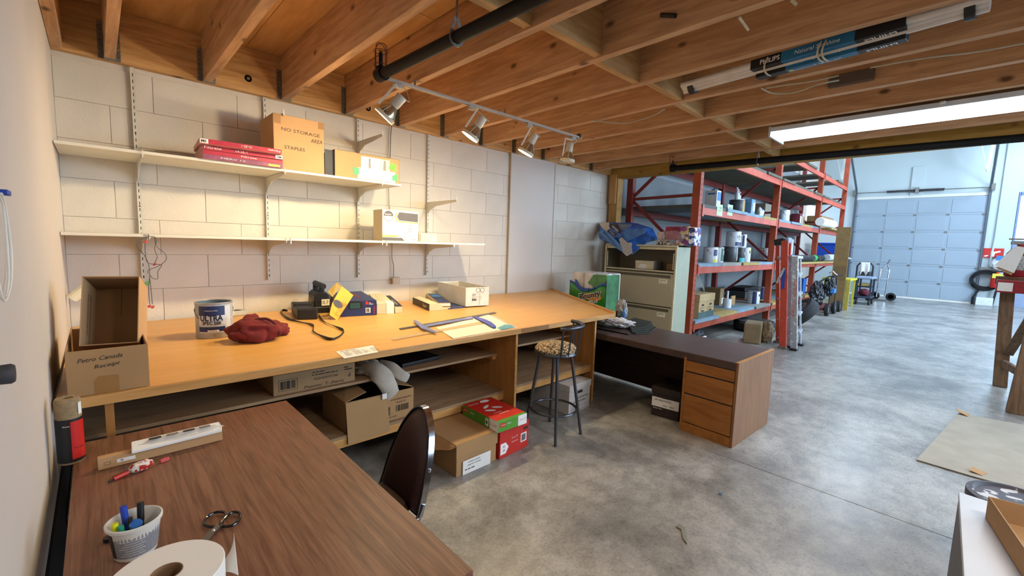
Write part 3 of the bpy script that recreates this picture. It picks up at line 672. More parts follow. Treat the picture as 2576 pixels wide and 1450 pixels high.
for y in (0.045, W_-0.055): B('door_arm', M_PUTTYL, (0.0, y, zo0+0.02), (0.02, y+0.012, zo1-0.06), t, 0.002)
zs = [zf(690), zf(776), zf(863), zf(863)-0.42, 0.07]
for i in range(4):
    z1, z0 = zs[i], max(zs[i+1]+0.012, 0.07)
    if z1 - z0 < 0.08: continue
    d_ = B('drawer', M_PUTTY, (-0.006, 0.035, z0), (0.028, W_-0.035, z1-0.07), t, 0.004)
    B('pull_lip', M_PUTTY, (-0.010, 0.035, z1-0.025), (0.028, W_-0.035, z1-0.005), d_, 0.003)
    B('pull_recess', M_PUTTYD, (0.012, 0.06, z1-0.07), (0.026, W_-0.06, z1-0.025), d_)
    B('recess_end', M_PUTTY, (-0.006, 0.035, z1-0.07), (0.026, 0.075, z1-0.025), d_)
    lb = B('label_holder', M_CREAM, (-0.0085, 0.12, z1-0.155), (-0.0062, 0.26, z1-0.088), d_)
    fr_ = (Vector((-0.0086, 0.26, z1-0.155)), Vector((0,-1,0)), Vector((0,0,1)), Vector((-1,0,0)))
    lines(d_, M_INK, fr_, 0.02, 0.044, 0.1, 2, 0.022, 0.007, seed=5)
# ================================================================== WAREHOUSE RACK
RX = [7.35, 11.6, 15.65, 19.15]; YF, YR = 3.19, 4.46
LV = [(0.275, 0.389), (1.257, 1.375), (2.265, 2.385), (3.2, 3.33)]
L5 = (3.86, 3.98)
rk = thing('pallet_rack', 'long orange steel pallet rack with four bays of board decking along the warehouse wall', 'rack')
PH_ = [4.3, 4.3, 4.75, 5.6]
for i, x in enumerate(RX):
    fp = MB().box((x-0.055, YF, 0), (x+0.055, YF+0.13, PH_[i])).build('front_post', M_RACK, rk, 0.004)
    m = MB(); z = 0.1
    while z < PH_[i]-0.05:
        for dx in (-0.026, 0.018): m.box((x+dx, YF-0.001, z), (x+dx+0.008, YF, z+0.045))
        z += 0.085
    tag(m.build('slot', M_INK, fp), kind='stuff')
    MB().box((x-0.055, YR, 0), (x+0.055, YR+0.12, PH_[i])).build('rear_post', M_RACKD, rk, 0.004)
    hz = [0.45, 1.45, 2.59, 3.6]
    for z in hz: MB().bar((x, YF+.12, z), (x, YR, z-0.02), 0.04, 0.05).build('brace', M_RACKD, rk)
    for a_, b_ in ((hz[0], hz[1]), ): MB().bar((x, YR, a_), (x, YF+.12, b_), 0.04, 0.05).build('brace', M_RACKD, rk)
    MB().bar((x, YR, 2.53), (x, YF+.12, 1.5), 0.04, 0.05).build('brace', M_RACKD, rk)
    MB().bar((x, YR, 2.62), (x, YF+.12, 3.6), 0.04, 0.05).build('brace', M_RACKD, rk)
    for y in (YF-.02, YR-.02): MB().box((x-0.09, y, 0), (x+0.09, y+0.16, 0.012)).build('foot_plate', M_RACKD, rk)
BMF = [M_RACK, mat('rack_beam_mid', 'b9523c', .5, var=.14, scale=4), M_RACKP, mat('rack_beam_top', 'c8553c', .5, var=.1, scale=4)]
M_OSB = speckle('osb_edge', 'b9a064', '8f7840', 40, 0.4, 0.6, 0.9); M_BBLUE = mat('blue_grey_board', '7f97a6', 0.6, var=0.12, scale=4); M_BGREY = mat('grey_board', '8e8c84', 0.7, var=0.12, scale=4)
M_BRUST = mat('brown_board', '5f5b4c', 0.8, var=.1)
bmats = [M_BBLUE, M_OSB, M_BBLUE, M_BGREY, M_OSB, M_BBLUE]
DKT = 0.055
for bay in range(3):
    x0, x1 = RX[bay]+0.056, RX[bay+1]-0.056
    for li, (zb, zt) in enumerate(LV + ([L5] if bay > 0 else [])):
        if bay == 2 and li == 0: continue
        mm = BMF[min(li, 3)]
        fb = MB().box((x0, YF-0.012, zb), (x1, YF+0.035, zt)).build('front_beam', mm, rk, 0.004)
        for xx in (x0, x1-0.06): MB().box((xx, YF-0.018, zb-0.03), (xx+0.06, YF-0.012, zt+0.04)).build('end_plate', mm, fb)
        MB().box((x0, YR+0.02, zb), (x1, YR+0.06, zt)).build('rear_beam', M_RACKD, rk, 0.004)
        n = 4; L = (x1-x0)/n
        for k in range(n):
            if li == 4 and k % 2: continue
            if li == 3 and bay == 2 and k == 3: continue
            b0 = x0 + k*L + 0.008; mx = bmats[(k + li*2 + bay) % 6] if li < 3 else M_BRUST
            if li == 2 and k == 0 and bay == 0: mx = mat('dark_board', '55554f', .7)
            B('deck_board', mx, (b0, YF-0.01 - (0.03 if (k+li) % 3 == 0 else 0), zt), (b0+L-0.016, YR+0.05, zt+DKT), rk, 0.002)
Z1, Z2, Z3 = LV[0][1]+DKT+.001, LV[1][1]+DKT+.001, LV[2][1]+DKT+.001
# green notices taped on the beam
for u, s, lb in ((1811, 'STORE\nOUT', 'pale green paper notice taped to the rack beam, nearest the end post'), (1837, 'BLEND', 'pale green paper notice taped to the rack beam, second from the end post')):
    a = P(u, 531, y=YF-.02); t = thing('paper_notice', lb, 'notice', (a.x-.12, YF-0.013, a.z-.085))
    B('sheet', mat('pale_green_paper', 'c9e6b8', .7), (0, -0.002, 0), (0.25, -0.0005, 0.2), t); [text(t, q_, M_INK, FR('front', .25, 0, .2), .125, .14-.05*j_, w=.15, h=.03, off=0.003) for j_, q_ in enumerate(s.split('\n'))]
# ---------- tins and pails
def tin(name, label, x, y, z, r, h, body, lab=None, band=None, metal_top=True, group=None, cat='paint can', bail=True, blob_=None, txt=None, a0=-2.0, open_=False, inside=None):
    t = thing(name, label, cat, (x, y, z), 0, group)
    MB().lathe([(r*0.97, 0), (r, 0.006), (r, h-0.008), (r*0.98, h)] if not open_ else [(0.0, 0.004), (r*.97, 0.0), (r, 0.006), (r, h-0.006), (r*0.985, h-.004), (r*0.98, h*.55), (0.0, h*.55)], n=32).build('body', body, t, smooth=True)
    if lab is not None: MB().lathe([(r*1.004, h*0.16), (r*1.004, h*0.9)], n=32).build('label_wrap', lab, t, smooth=True) if False else None
    if lab is not None:
        m = MB(); nn = 22; 
        for i in range(nn):
            a1 = a0 + i*2.5/nn; a2 = a0 + (i+1)*2.5/nn; R_ = r*1.006
            m.add([(R_*math.cos(a1), R_*math.sin(a1), h*0.1), (R_*math.cos(a2), R_*math.sin(a2), h*0.1), (R_*math.cos(a2), R_*math.sin(a2), h*0.92), (R_*math.cos(a1), R_*math.sin(a1), h*0.92)], [(0,1,2,3)])
        m.build('label_wrap', lab, t, smooth=True)
    if band is not None:
        for bi, (bm_, z0, z1, b0, b1) in enumerate(band):
            q = MB(); nn = 14
            for i in range(nn):
                a1 = b0 + i*(b1-b0)/nn; a2 = b0 + (i+1)*(b1-b0)/nn; R_ = r*(1.010 + .003*bi)
                q.add([(R_*math.cos(a1), R_*math.sin(a1), h*z0), (R_*math.cos(a2), R_*math.sin(a2), h*z0), (R_*math.cos(a2), R_*math.sin(a2), h*z1), (R_*math.cos(a1), R_*math.sin(a1), h*z1)], [(0,1,2,3)])
            q.build('print_band', bm_, t, smooth=True)
    if metal_top:
        MB().lathe([(r*0.95, h-0.002), (r*1.02, h-0.004), (r*1.025, h+0.004), (r*0.97, h+0.006), (r*0.93, h+0.001)] + ([(r*.95, h-.002)] if open_ else [(0.0, h+0.001)]), n=32, cap=not open_).build('rim', mat('tin_rim', 'b9bcc0', .3, .7, var=0), t, smooth=True)
    if bail:
        MB().tube([(math.cos(a)*r*1.05, -0.01 - abs(math.sin(a))*r*0.75, h*0.8 - math.sin(a)*h*0.42) for a in [PI*i/14 for i in range(15)]], 0.0022, 5).build('wire_bail', M_GALV, t)
        for s in (-1, 1): MB().lathe([(0.0, .006), (.011, .004), (.014, 0)][::-1], (s*r, 0, h*.8), 8, Matrix.Rotation(s*PI/2, 4, 'Y')).build('bail_ear', M_GALV, t)
    return t
def textcyl(parent, s, m, r, h, a, zc, w, rot=0, bold=0.0):
    """lettering wrapped on a cylinder about local z, centred at angle a"""
    o = text(parent, s, m, (Vector((0,0,0)), Vector((1,0,0)), Vector((0,1,0)), Vector((0,0,1))), 0, 0, w=w, h=h, off=0, bold=bold)
    for v in o.data.vertices:
        x, y = v.co.x, v.co.y; v.co = ((r)*math.cos(a + x/r), (r)*math.sin(a + x/r), zc + y)
    return o
M_NAVY = mat('navy_print', '20305f', .45); M_SKY = mat('sky_print', '3c7fc4', .45); M_TEAL = mat('teal_print', '1fa0b0', .45); M_GOLD = mat('gold_label', 'b08a2c', .4); M_DKGREY = mat('dark_tin', '4c4f55', .4, .4)
M_YEL = mat('yellow_print', 'e3d24a', .5); M_DGREEN = mat('dark_green_print', '2c6a4e', .5); M_PAIL = mat('white_pail', 'dfe3e8', .4); M_MAROON = mat('maroon_print', '6b2430', .5)
def rx(u, y, v=600): return P(u, v, y=y).x
def rackcan(u, wpx, hpx, y, z, v, **k):
    x = rx(u, y, v); p = Vector((x, y, z)); r = SZ(p, wpx)/2; h = SZ(p, hpx); return x, r, h
# middle level, first bay
specs = [ (1787, 34, 38, 3.42, Z2, 'white paint can with green stripe, on the middle rack level beside the end post', M_PAIL, M_PAPER, [(M_NAVY, .45, .85, -2.3, -1.6), (M_YEL, .05, .2, -2.4, -.9)], 'p'),
          (1806, 27, 37, 3.42, Z2, 'paint can with dark green label, second from the end post on the middle level', M_PAIL, None, [(M_DGREEN, .1, .95, -2.2, -1.2), (M_CREAM, .5, .8, -1.6, -1.1)], 'p'),
          (1836, 34, 38, 3.5, Z2, 'dark grey paint can under the ULTRA can on the rack', M_DKGREY, None, [(M_PAPER, .1, .95, -1.6, -1.0)], 'p'),
          (1857, 30, 36, 3.40, Z2, 'black and teal paint can in the middle of the five-can group', M_BLACK, None, [(M_TEAL, .0, .3, -2.6, -.6), (M_WINK, .5, .7, -1.6, -1.2)], 'p'),
          (1874, 25, 36, 3.36, Z2, 'white paint can with yellow corner under the stacked white can', M_PAIL, M_PAPER, [(M_YEL, .75, .95, -1.7, -.8), (M_INK, .6, .8, -2.0, -1.7)], 'p'),
          (1925, 30, 33, 3.45, Z2, 'single white paint can standing alone at the right of the middle level', M_PAIL, M_PAPER, [(M_YEL, .65, .95, -1.4, -.8), (M_INK, .6, .85, -2.0, -1.6)], 'p')]
zt2 = None
for (u, wp_, hp_, y, z, lb, body, lab, band, _) in specs:
    x, r, h = rackcan(u, wp_, hp_, y, z, 640); tin('paint_can', lb, x, y, z, r, h, body, lab, band, group='paint cans on the rack')
    if u == 1836: zt2 = z + h + .008; xa, ra = x, r
x, r, h = rackcan(1846, 34, 36, 3.5, zt2, 605)
tu = tin('paint_can', 'white paint can lettered ULTRA, stacked on the dark can on the rack', x-.03, 3.5, zt2, r, h, M_PAIL, M_PAPER, [(M_NAVY, .05, .3, -2.5, -.9)], group='paint cans on the rack')
textcyl(tu, 'ULTRA', M_INK, r*1.03, h*.2, -1.65, h*.66, r*1.3); textcyl(tu, 'SPEC 500', M_INK, r*1.02, h*.08, -1.6, h*.46, r*.9)
x, r, h = rackcan(1866, 22, 31, 3.38, zt2, 605); h2 = h
tin('paint_can', 'white paint can with a round mark stacked at the right of the ULTRA can', x, 3.38, Z2 + SZ((x, 3.38, Z2), 36) + .008, r*1.0, h, M_PAIL, M_PAPER, [(M_NAVY, .1, .95, -2.7, -2.2), (M_INK, .55, .75, -1.7, -1.4)], group='paint cans on the rack')
# bottom level
for (u, wp_, hp_, y, lb) in ((1895, 28, 31, 3.42, 'white and navy paint can at the front of the bottom rack level'), (1914, 22, 30, 3.62, 'white and navy paint can tucked behind the other near the second post')):
    x, r, h = rackcan(u, wp_, hp_, y, Z1, 750); tin('paint_can', lb, x, y, Z1, r, h, M_PAIL, M_PAPER, [(M_NAVY, .0, 1, -3.0, -2.3), (M_NAVY, .1, .95, -.9, -.5), (M_INK, .6, .8, -1.9, -1.55)], group='paint cans on the rack')
# top level: gold pail, pump bottles, jugs
x, r, h = rackcan(1853, 36, 33, 3.45, Z3, 525)
gold = tin('metal_pail', 'large pail with gold label on the upper rack level, bottles on its lid', x, 3.45, Z3+0.0, r, h, M_DKGREY, M_GOLD, [(M_WINK, .3, .65, -1.35, -1.0)], group=None, cat='pail'); zg = Z3+h+.008
for dx, hh, rr_, lb in ((-.03, .2, .045, 'white pump bottle on the gold pail, the taller one'), (.08, .15, .04, 'white bottle standing on the gold pail beside the pump bottle')):
    t = thing('pump_bottle', lb, 'bottle', (x+dx, 3.45, zg)); MB().lathe([(rr_, 0), (rr_, hh*.6), (rr_*.5, hh*.75), (rr_*.3, hh*.8), (rr_*.3, hh*.95), (rr_*.8, hh*.97), (rr_*.8, hh*1.05)], n=16).build('bottle_body', M_PAIL, t, smooth=True)
    MB().tube([(0, 0, hh*1.05), (0, 0, hh*1.2), (-.06, 0, hh*1.18)], .01, 6).build('pump_nozzle', M_PAIL, t)
def cart(name, label, cat, x, y, z, w, d, h, m, rz=0, group=None, bevel=.006, bname='body'):
    t = thing(name, label, cat, (x, y, z), rz, group); MB().box((-w/2, -d/2, 0), (w/2, d/2, h)).build(bname, m, t, bevel); return t
x = rx(1796, 3.4, 500); k = SZ((x, 3.4, Z3), 1)
t = cart('square_jug', 'white jug with blue tree label on the upper rack level by the end post', 'jug', x, 3.42, Z3, 26*k, .22, 44*k, M_PAIL)
B('print_block', M_SKY, (-13*k+.03, -.115, .22*k*44*2), (13*k-.02, -.1105, 40*k), t); t2 = B('spout_cap', M_SKY, (-.05, -.05, 44*k), (.02, .02, 47*k), t)
B('print_block', M_SKY, (-13*k-.002, -.08, .25), (-13*k-.0005, .06, 38*k), t)
x = rx(1883, 3.38, 515); k = SZ((x, 3.38, Z3), 1)
t = cart('square_jug', 'clear blue plastic jug with black cap right of the gold pail', 'jug', x, 3.38, Z3, 27*k, .2, 38*k, mat('blue_clear_plastic', '6a9fd0', .15, trans=.3)); B('print_block', M_PAPER, (-.02, -.102, .08), (.1, -.1005, 30*k), t); B('spout_cap', M_BLACK, (.08, -.05, 38*k), (.12, 0, 41*k), t)
x = rx(1850, 3.45); 
x = rx(1918, 3.7, 505); k = SZ((x, 3.7, Z3), 1); cart('storage_box', 'dull beige carton at the back of the upper rack level', 'box', x, 3.75, Z3, 46*k, .4, 40*k, mat('dull_beige', '8a8271', .8), bname='carton')
x = rx(1938, 3.4, 545); k = SZ((x, 3.4, Z3), 1)
t = thing('plastic_bottle', 'small white spray bottle lying near the second post of the rack', 'bottle', (x-.45, 3.5, Z3)); blob('bottle_body', M_PAIL, t, (0, 0, 12*k), (12*k, .08, 14*k), .3, 2, 3, 3, flat=0)
x = rx(1974, 3.4, 540); p = Vector((x, 3.4, Z3)); tin('paint_pail', 'white pail with navy stripe just right of the second rack post', x, 3.4, Z3, SZ(p, 22)/2, SZ(p, 29), M_PAIL, M_PAPER, [(M_NAVY, .1, .95, -1.0, -.8), (M_SKY, .4, .6, -1.7, -1.2)], cat='pail')
x = rx(2004, 3.4, 552); k = SZ((x, 3.4, Z3), 1)
t = cart('thinner_can', 'maroon and white rectangular solvent can in the second bay', 'can', x, 3.4, Z3, 26*k, .22, 26*k, M_MAROON, bevel=.01); B('print_block', M_WINK, (-.12*1, -.112, .04), (.02, -.1105, 20*k), t); B('side_panel', M_PAIL, (9*k, -.113, 0), (13.2*k, .11, 26*k), t); B('spout_cap', M_PAIL, (.05, -.03, 26*k), (.1, .02, 28*k), t)
# long carton of rolls lying along the front of bays two and three
x0, x1 = rx(2022, 3.2, 560), rx(2046, 3.2, 565); k = SZ((x1, 3.2, Z3), 1)
t = thing('long_carton', 'orange-printed carton beside the white roll on the upper rack level', 'box', (x0+.12, 3.45, Z3)); B('carton', M_CARD, (0, 0, 0), (x1-x0, .3, 24*k), t, .004); B('print_block', mat('orange_print', 'd07038', .6), (.3, -.002, .04), ((x1-x0)*.55, -.0005, 20*k), t)
x2 = rx(2082, 3.2, 565); t = thing('paper_roll', 'white wrapped roll lying along the upper rack level', 'roll', (x1+.03, 3.055, Z3)); rr_ = .125
MB().lathe([(0, 0), (rr_*.9, 0), (rr_, .03), (rr_, x2-x1-.1), (rr_*.9, x2-x1-.06), (0, x2-x1-.06)], (0, 0, rr_), 24, Matrix.Rotation(PI/2, 4, 'Y')).build('roll_body', M_PAPER, t, smooth=True); text(t, 'JP', M_INK, (Vector((0, -rr_-.002, 0)), Vector((1,0,0)), Vector((0,0,1)), Vector((0,-1,0))), (x2-x1)*.3, rr_, h=.09)
x3 = rx(2112, 3.2, 560); k = SZ((x2, 3.2, Z3), 1); cart('storage_box', 'tan cardboard box at the far end of the upper rack level', 'box', (x2+x3)/2+.1, 3.6, Z3, x3-x2, .4, 34*k, M_CARD, bname='carton')
# bottom level, first bay: archive boxes etc.
a = Vector((rx(1752, YF+.02, 800), YF+.03, Z1)); x1_ = rx(1796, YF+.02, 780)
for i in range(2):
    w2 = (x1_-a.x-.09)/2; t = thing('archive_box', ('kraft archive box nearest the end post on the bottom rack level', 'kraft archive box second from the end post on the bottom rack level')[i], 'box', (a.x+.09+i*(w2+.004), a.y, Z1), 0, 'kraft archive boxes')
    B('carton', mat('kraft_speckled', 'bda376', .85, var=.1, scale=25), (0, 0, 0), (w2, .42, .42), t, .004); B('green_base_print', mat('slate_green_print', '47605c', .6), (.0, -.002, 0), (w2, -.0005, .11), t)
    l_ = B('lid', mat('kraft_speckled'), (-.006, -.008, .30), (w2+.006, .43, .43), t, .004); B('hand_hole', M_INK, (w2*.5-.05, -.004, .22), (w2*.5+.05, -.0008, .25), t)
    lines(t, M_INK, FR('front', w2, .42, .42), .04, .19, w2*.7, 4, .028, .006, seed=8+i); B('print_mark', M_INK, (w2*.5-.05, -.003, .115), (w2*.5+.05, -.0009, .14), t)
x = rx(1806, 3.8, 760); k = SZ((x, 3.8, Z1), 1); t = cart('carton', 'tall brown carton with a white sticker behind the archive boxes', 'box', x, 3.9, Z1, 24*k, .35, 42*k, mat('brown_carton_dim', '8a704c', .85), bname='carton_body'); B('sticker', M_PAPER, (0, -.178, .03), (.12, -.1755, .16), t)
x = rx(1829, 3.5, 760); k = SZ((x, 3.5, Z1), 1); t = thing('tape_spindle', 'white roll on an upright spindle in front of a small board on the rack', 'roll', (x, 3.5, Z1))
MB().lathe([(10*k, 0), (10*k, 22*k), (2.5*k, 22*k), (2.5*k, 42*k), (0, 42*k)], n=20).build('roll_body', M_PAIL, t, smooth=True)
x = rx(1842, 3.6, 760); B_ = thing('small_board', 'small upright plywood board beside the white spindle roll', 'board', (x, 3.6, Z1)); B('board_face', M_CARD, (-.1, -.012, 0), (.14, .012, 24*k), B_, .002)
x = rx(1868, 4.1, 740); k = SZ((x, 4.1, Z1), 1); t = thing('grey_equipment', 'dark grey equipment stacked at the back of the bottom rack level', 'equipment', (x, 4.1, Z1)); B('housing', mat('dull_grey_dark', '3c4046', .6), (-.55, -.25, 0), (.55, .25, 17*k), t, .02); B('housing_top', M_BLACK, (-.5, -.22, 17*k), (.5, .22, 26*k), t, .02)
# boards leaning behind the rack
for i, (u0, m_, lb) in enumerate(((1765, M_BLACK, 'black board leaning on the wall behind the rack, closest to the end post'), (1785, mat('slate_board', '4a5460', .6), 'slate grey board leaning behind the rack next to the black one'), (1812, mat('pale_grey_board', '8d8f8a', .6), 'pale grey sheet leaning behind the rack'))):
    x = (8.1, 8.85, 9.9)[i]; t = thing('leaning_board', lb, 'board', (x, 4.36, Z1)); MB().poly([(-.28, -.3, 0), (.28, -.3, 0), (.28, .04, .76), (-.28, .04, .76)], (0, -1, .28), .02).build('board_face', m_, t)
# crumpled cardboard box on the floor below
a = P(1868, 862, z=0); b = P(1912, 868, z=0)
t = thing('crumpled_box', 'crumpled brown cardboard box on the floor below the rack', 'box', (a.x, a.y, 0), math.atan2(b.y-a.y, b.x-a.x)); w_ = (b-a).length; hb = SZ(a, 50)
M_DIMC = mat('dusty_cardboard', '8f7a5d', .9, var=.12, scale=6)
MB().box((0, 0, 0), (w_, .5, hb)).build('carton_body', M_DIMC, t, .02)
blob('crumpled_paper', M_DIMC, t, (w_+.07, .35, hb*.5), (.12, .17, hb*.62), .14, 3, 5, 4, flat=0, crease=.3)
t2 = thing('black_bin_bag', 'black plastic bag with white print under the rack beside the end post', 'bag', P(1762, 835, z=0.0)); t2.location = (7.75, 3.35, 0); blob('bag_body', M_BLACK, t2, (0, 0, .12), (.26, .2, .14), .2, 2.5, 9, 4, flat=0); B('white_print', M_PAPER, (-.1, -.23, .05), (.1, -.2, .13), t2)
# ---------- second and third bay contents
x = rx(2090, 3.9, 620); k = SZ((x, 3.9, Z2), 1)*.95; t = thing('storage_tote', 'large blue plastic tote with lid on the middle rack level', 'tote', (x, 3.95, Z2))
M_TOTE = mat('blue_tote', '1d47a6', .4); w_, h_ = 62*k/2, 38*k
MB().add([(-w_*.92, -.3, 0), (w_*.92, -.3, 0), (w_*.92, .3, 0), (-w_*.92, .3, 0), (-w_, -.36, h_), (w_, -.36, h_), (w_, .36, h_), (-w_, .36, h_)], [(0,3,2,1), (4,5,6,7), (0,1,5,4), (1,2,6,5), (2,3,7,6), (3,0,4,7)]).build('tub', M_TOTE, t, .02)
B('lid', M_TOTE, (-w_-.04, -.4, h_), (w_+.04, .4, h_+.07), t, .02)
for dx in (-.5, -.1, .3): B('rib', M_TOTE, (dx*w_*2*.8, -.375, .05), (dx*w_*2*.8+.05, -.33, h_-.05), t, .005)
x = rx(1997, 3.6, 610); t = thing('display_panels', 'white and black sample panels standing behind the orange ladder', 'panel', (x, 3.7, Z2)); 
for i, m_ in enumerate((M_PAIL, M_INK, M_PAIL)): B('panel', m_, (-.3+i*.2, -.03, 0), (-.12+i*.2, .0, .62), t, .004)
x = rx(1992, 3.35, 640); cart('blue_can', 'small bright blue tub behind the ladders on the rack', 'tub', x, 3.4, Z2, .3, .2, .17, M_TOTE, bname='tub')
# black umbrella roll with green tape, white plastic wrap
B('deck_board', M_OSB, (12.0, YF-.24, LV[1][1]), (19.0, YF-.015, LV[1][1]+.05), rk); B('deck_board', M_OSB, (15.9, YF-.26, LV[2][1]), (18.9, YF-.015, LV[2][1]+.05), rk)
a = P(2000, 652, y=3.06); b_ = P(2077, 650, y=3.06); a.z = Z2+.09; b_.z = Z2+.09
t = thing('rolled_umbrella', 'black paint-splashed roll bound with green tape lying on the rack', 'roll'); mid = a.lerp(b_, .62)
MB().tube([a, a.lerp(b_, .3), a.lerp(b_, .7), a.lerp(b_, .85)], .085, 12).build('rolled_cloth', speckle('black_splashed', '17181a', 'd8dcdc', 9, .3, .36, .7), t, smooth=True)
MB().tube([a.lerp(b_, .5), a.lerp(b_, .58)], .092, 12).build('green_tape', mat('green_tape', '22a052', .5), t, smooth=True)
MB().tube([a.lerp(b_, .84), b_], .06, 10, r2=.02).build('roll_tip', mat('olive_tip', '6f6c58', .6), t, smooth=True)
c = P(2125, 655, y=3.04); t = thing('plastic_wrap_roll', 'translucent white plastic-wrapped roll sticking out past the rack end', 'roll', (0, 0, 0)); d_ = P(2079, 650, y=3.04); c.z = Z2+.11; d_.z = Z2+.11
MB().tube([d_, d_.lerp(c, .5), d_.lerp(c, .95), c], .1, 12).build('wrapped_roll', mat('milky_plastic', 'c9d6e4', .25), t, smooth=True); MB().tube([c, c+Vector((.9, -.05, -.05))], .05, 6, r2=.02).build('twisted_end', mat('milky_plastic'), t)
x = rx(2031, 3.3, 715); k = SZ((x, 3.3, Z1), 1); zb_ = P(2031, 733, y=3.25).z
t = thing('blue_bin', 'blue storage bin on the lower rack level right of the ladders', 'bin', (x, 3.45, Z1)); B('tub', mat('mid_blue_bin', '2464b4', .45), (-17*k, -.1, .001), (17*k-.1, .3, 37*k), t, .01)
for i, (u, m_) in enumerate(((2003, M_CARD), (2013, M_PAIL))): 
    pass
# boards standing on edge between rack and overhead door
t = thing('upright_board', 'tall olive brown board standing upright past the end of the rack', 'board', (15.73, 2.42, 0)); B('board_face', mat('tan_hardboard', '8a6c40', .8, var=.1), (-.02, 0, 0), (.02, .34, 2.44), t, .003); B('board_patch', mat('tan_hardboard2', '7a5f3a', .8), (-.024, .02, .9), (-.021, .3, 1.3), t)
t = thing('upright_board', 'narrow yellow-edged sheet standing beside the tall olive board', 'board', (16.1, 2.36, 0)); B('board_face', mat('yellow_sheet', 'b5a23e', .7), (-.03, 0, 0), (.03, .1, .86), t, .003)
# yellow folding table
t = thing('yellow_table', 'yellow folding work table past the end of the rack', 'table', (17.0, 2.5, 0)); M_YW = mat('yellow_plastic', 'cfc433', .5)
B('tabletop', M_YW, (-.3, -.06, .84), (.8, .68, .90), t, .01)
for dx in (-.25, .72):
    for dy in (0, .6): MB().bar((dx, dy, .84), (dx*.95, dy, 0), .05, .05).build('leg', M_YW, t)
MB().bar((-.25, .05, .45), (-.25, .55, .82), .04, .04).build('brace', M_YW, t)
# wheels helper
def wheel(parent, c, r, w, ax, name='wheel', rimc=M_GALV):
    M_ = Matrix.Rotation(PI/2, 4, 'X') if ax == 'Y' else (Matrix.Rotation(PI/2, 4, 'Y') if ax == 'X' else Matrix.Identity(4))
    w_ = MB().lathe([(r*.55, -w*.4), (r*.82, -w*.5), (r*.97, -w*.36), (r, 0), (r*.97, w*.36), (r*.82, w*.5), (r*.55, w*.4), (r*.55, -w*.4)], (0,0,0), 28, M_).build(name, M_RUBBER, parent, smooth=True)
    w_.location = c; MB().lathe([(0, -w*.3), (r*.3, -w*.34), (r*.56, -w*.3), (r*.56, w*.3), (r*.3, w*.34), (0, w*.3)], (0,0,0), 20, M_).build('hub', rimc, w_, smooth=True); return w_
# cart loaded with black bags in front of the rack end
t = thing('loaded_hand_cart', 'hand cart loaded with black plastic bags and rubber wheels beside the rack', 'cart', (14.1, 2.5, 0))
for i, (dx, dy) in enumerate(((0, 0), (.75, -.02), (1.35, -.03))): wheel(t, (dx, dy, .165), .165, .1, 'Y')
B('cart_bed', mat('dull_red', '6e3030', .6), (-.1, .08, .14), (1.5, .36, .2), t, .01)
M_FILM = mat('black_film', '24272c', .3, spec=.7, var=.3, scale=9)
blob('load_bag', M_FILM, t, (.05, .26, .55), (.3, .17, .37), .2, 2.2, 4, 5, flat=.2, crease=.3); blob('load_bag', M_FILM, t, (.15, .02, .78), (.22, .14, .26), .22, 2.4, 6, 5, crease=.35)
MB().tube([(-.0, .3, .85), (.1, .05, 1.05), (.15, -.22, 1.12)], .022, 8).build('handle', M_DKGREY, t); MB().tube([(.05, .05, 1.14), (.05, -.03, 1.2), (.05, -.14, 1.1)], .014, 6).build('hook_handle', M_CHROME, t)
for dy in (.02, -.1): MB().tube([(.3, dy, .2), (.25, dy, 1.05)], .018, 8).build('frame_bar', M_DKGREY, t)
B('blue_pack', M_SKY, (.0, -.12, .62), (.2, -.02, .74), t, .01)
# car wheel leaning against the post
c = P(2036, 832, z=0.0); r_ = 0.40
t = thing('car_wheel', 'car tyre on a silver alloy wheel tipped over near the ladders', 'wheel', (c.x+.1, c.y+.12, 0)); 
MT = Matrix.Translation((0, .12, .34)) @ Euler((math.radians(-38), math.radians(-26), 0)).to_matrix().to_4x4()
tr = MB().lathe([(.24, -.1), (.3, -.12), (.375, -.115), (.4, -.085), (.404, 0), (.4, .085), (.375, .115), (.3, .12), (.24, .1), (.24, -.1)], (0,0,0), 40, MT).build('tyre', M_RUBBER, t, smooth=True)
for z in (-.05, 0, .05): MB().lathe([(.4035, z-.004), (.4065, z), (.4035, z+.004)], (0,0,0), 40, MT).build('tread_groove', M_INK, tr)
MB().lathe([(.245, -.09), (.25, -.1), (.235, .05), (.245, .1), (.22, .1), (.21, .02), (.21, -.09)], (0,0,0), 36, MT).build('rim', mat('alloy', 'c5ccd4', .25, .8), t, smooth=True)
m = MB()
for i in range(7):
    a_ = i*2*PI/7; m.add([MT @ Vector(q) for q in [(.03*math.cos(a_+s*1.2), .03*math.sin(a_+s*1.2), zz) for s in (-1, 1) for zz in (.02, .07)] + [(.23*math.cos(a_+s*.16), .23*math.sin(a_+s*.16), zz) for s in (-1, 1) for zz in (.04, .085)]], [(0,1,3,2), (4,6,7,5), (0,4,5,1), (2,3,7,6), (1,5,7,3), (0,2,6,4)])
m.lathe([(.0, .03), (.055, .03), (.055, .08), (0, .085)], (0,0,0), 16, MT); m.build('spokes', mat('alloy'), t)
t = thing('car_wheel', 'dark car tyre lying flat behind the ladders under the rack', 'wheel', (10.0, 3.0, 0)); MB().lathe([(.2, .02), (.36, 0), (.4, .05), (.4, .17), (.36, .22), (.2, .2), (.2, .02)], n=32).build('tyre', M_RUBBER, t, smooth=True)
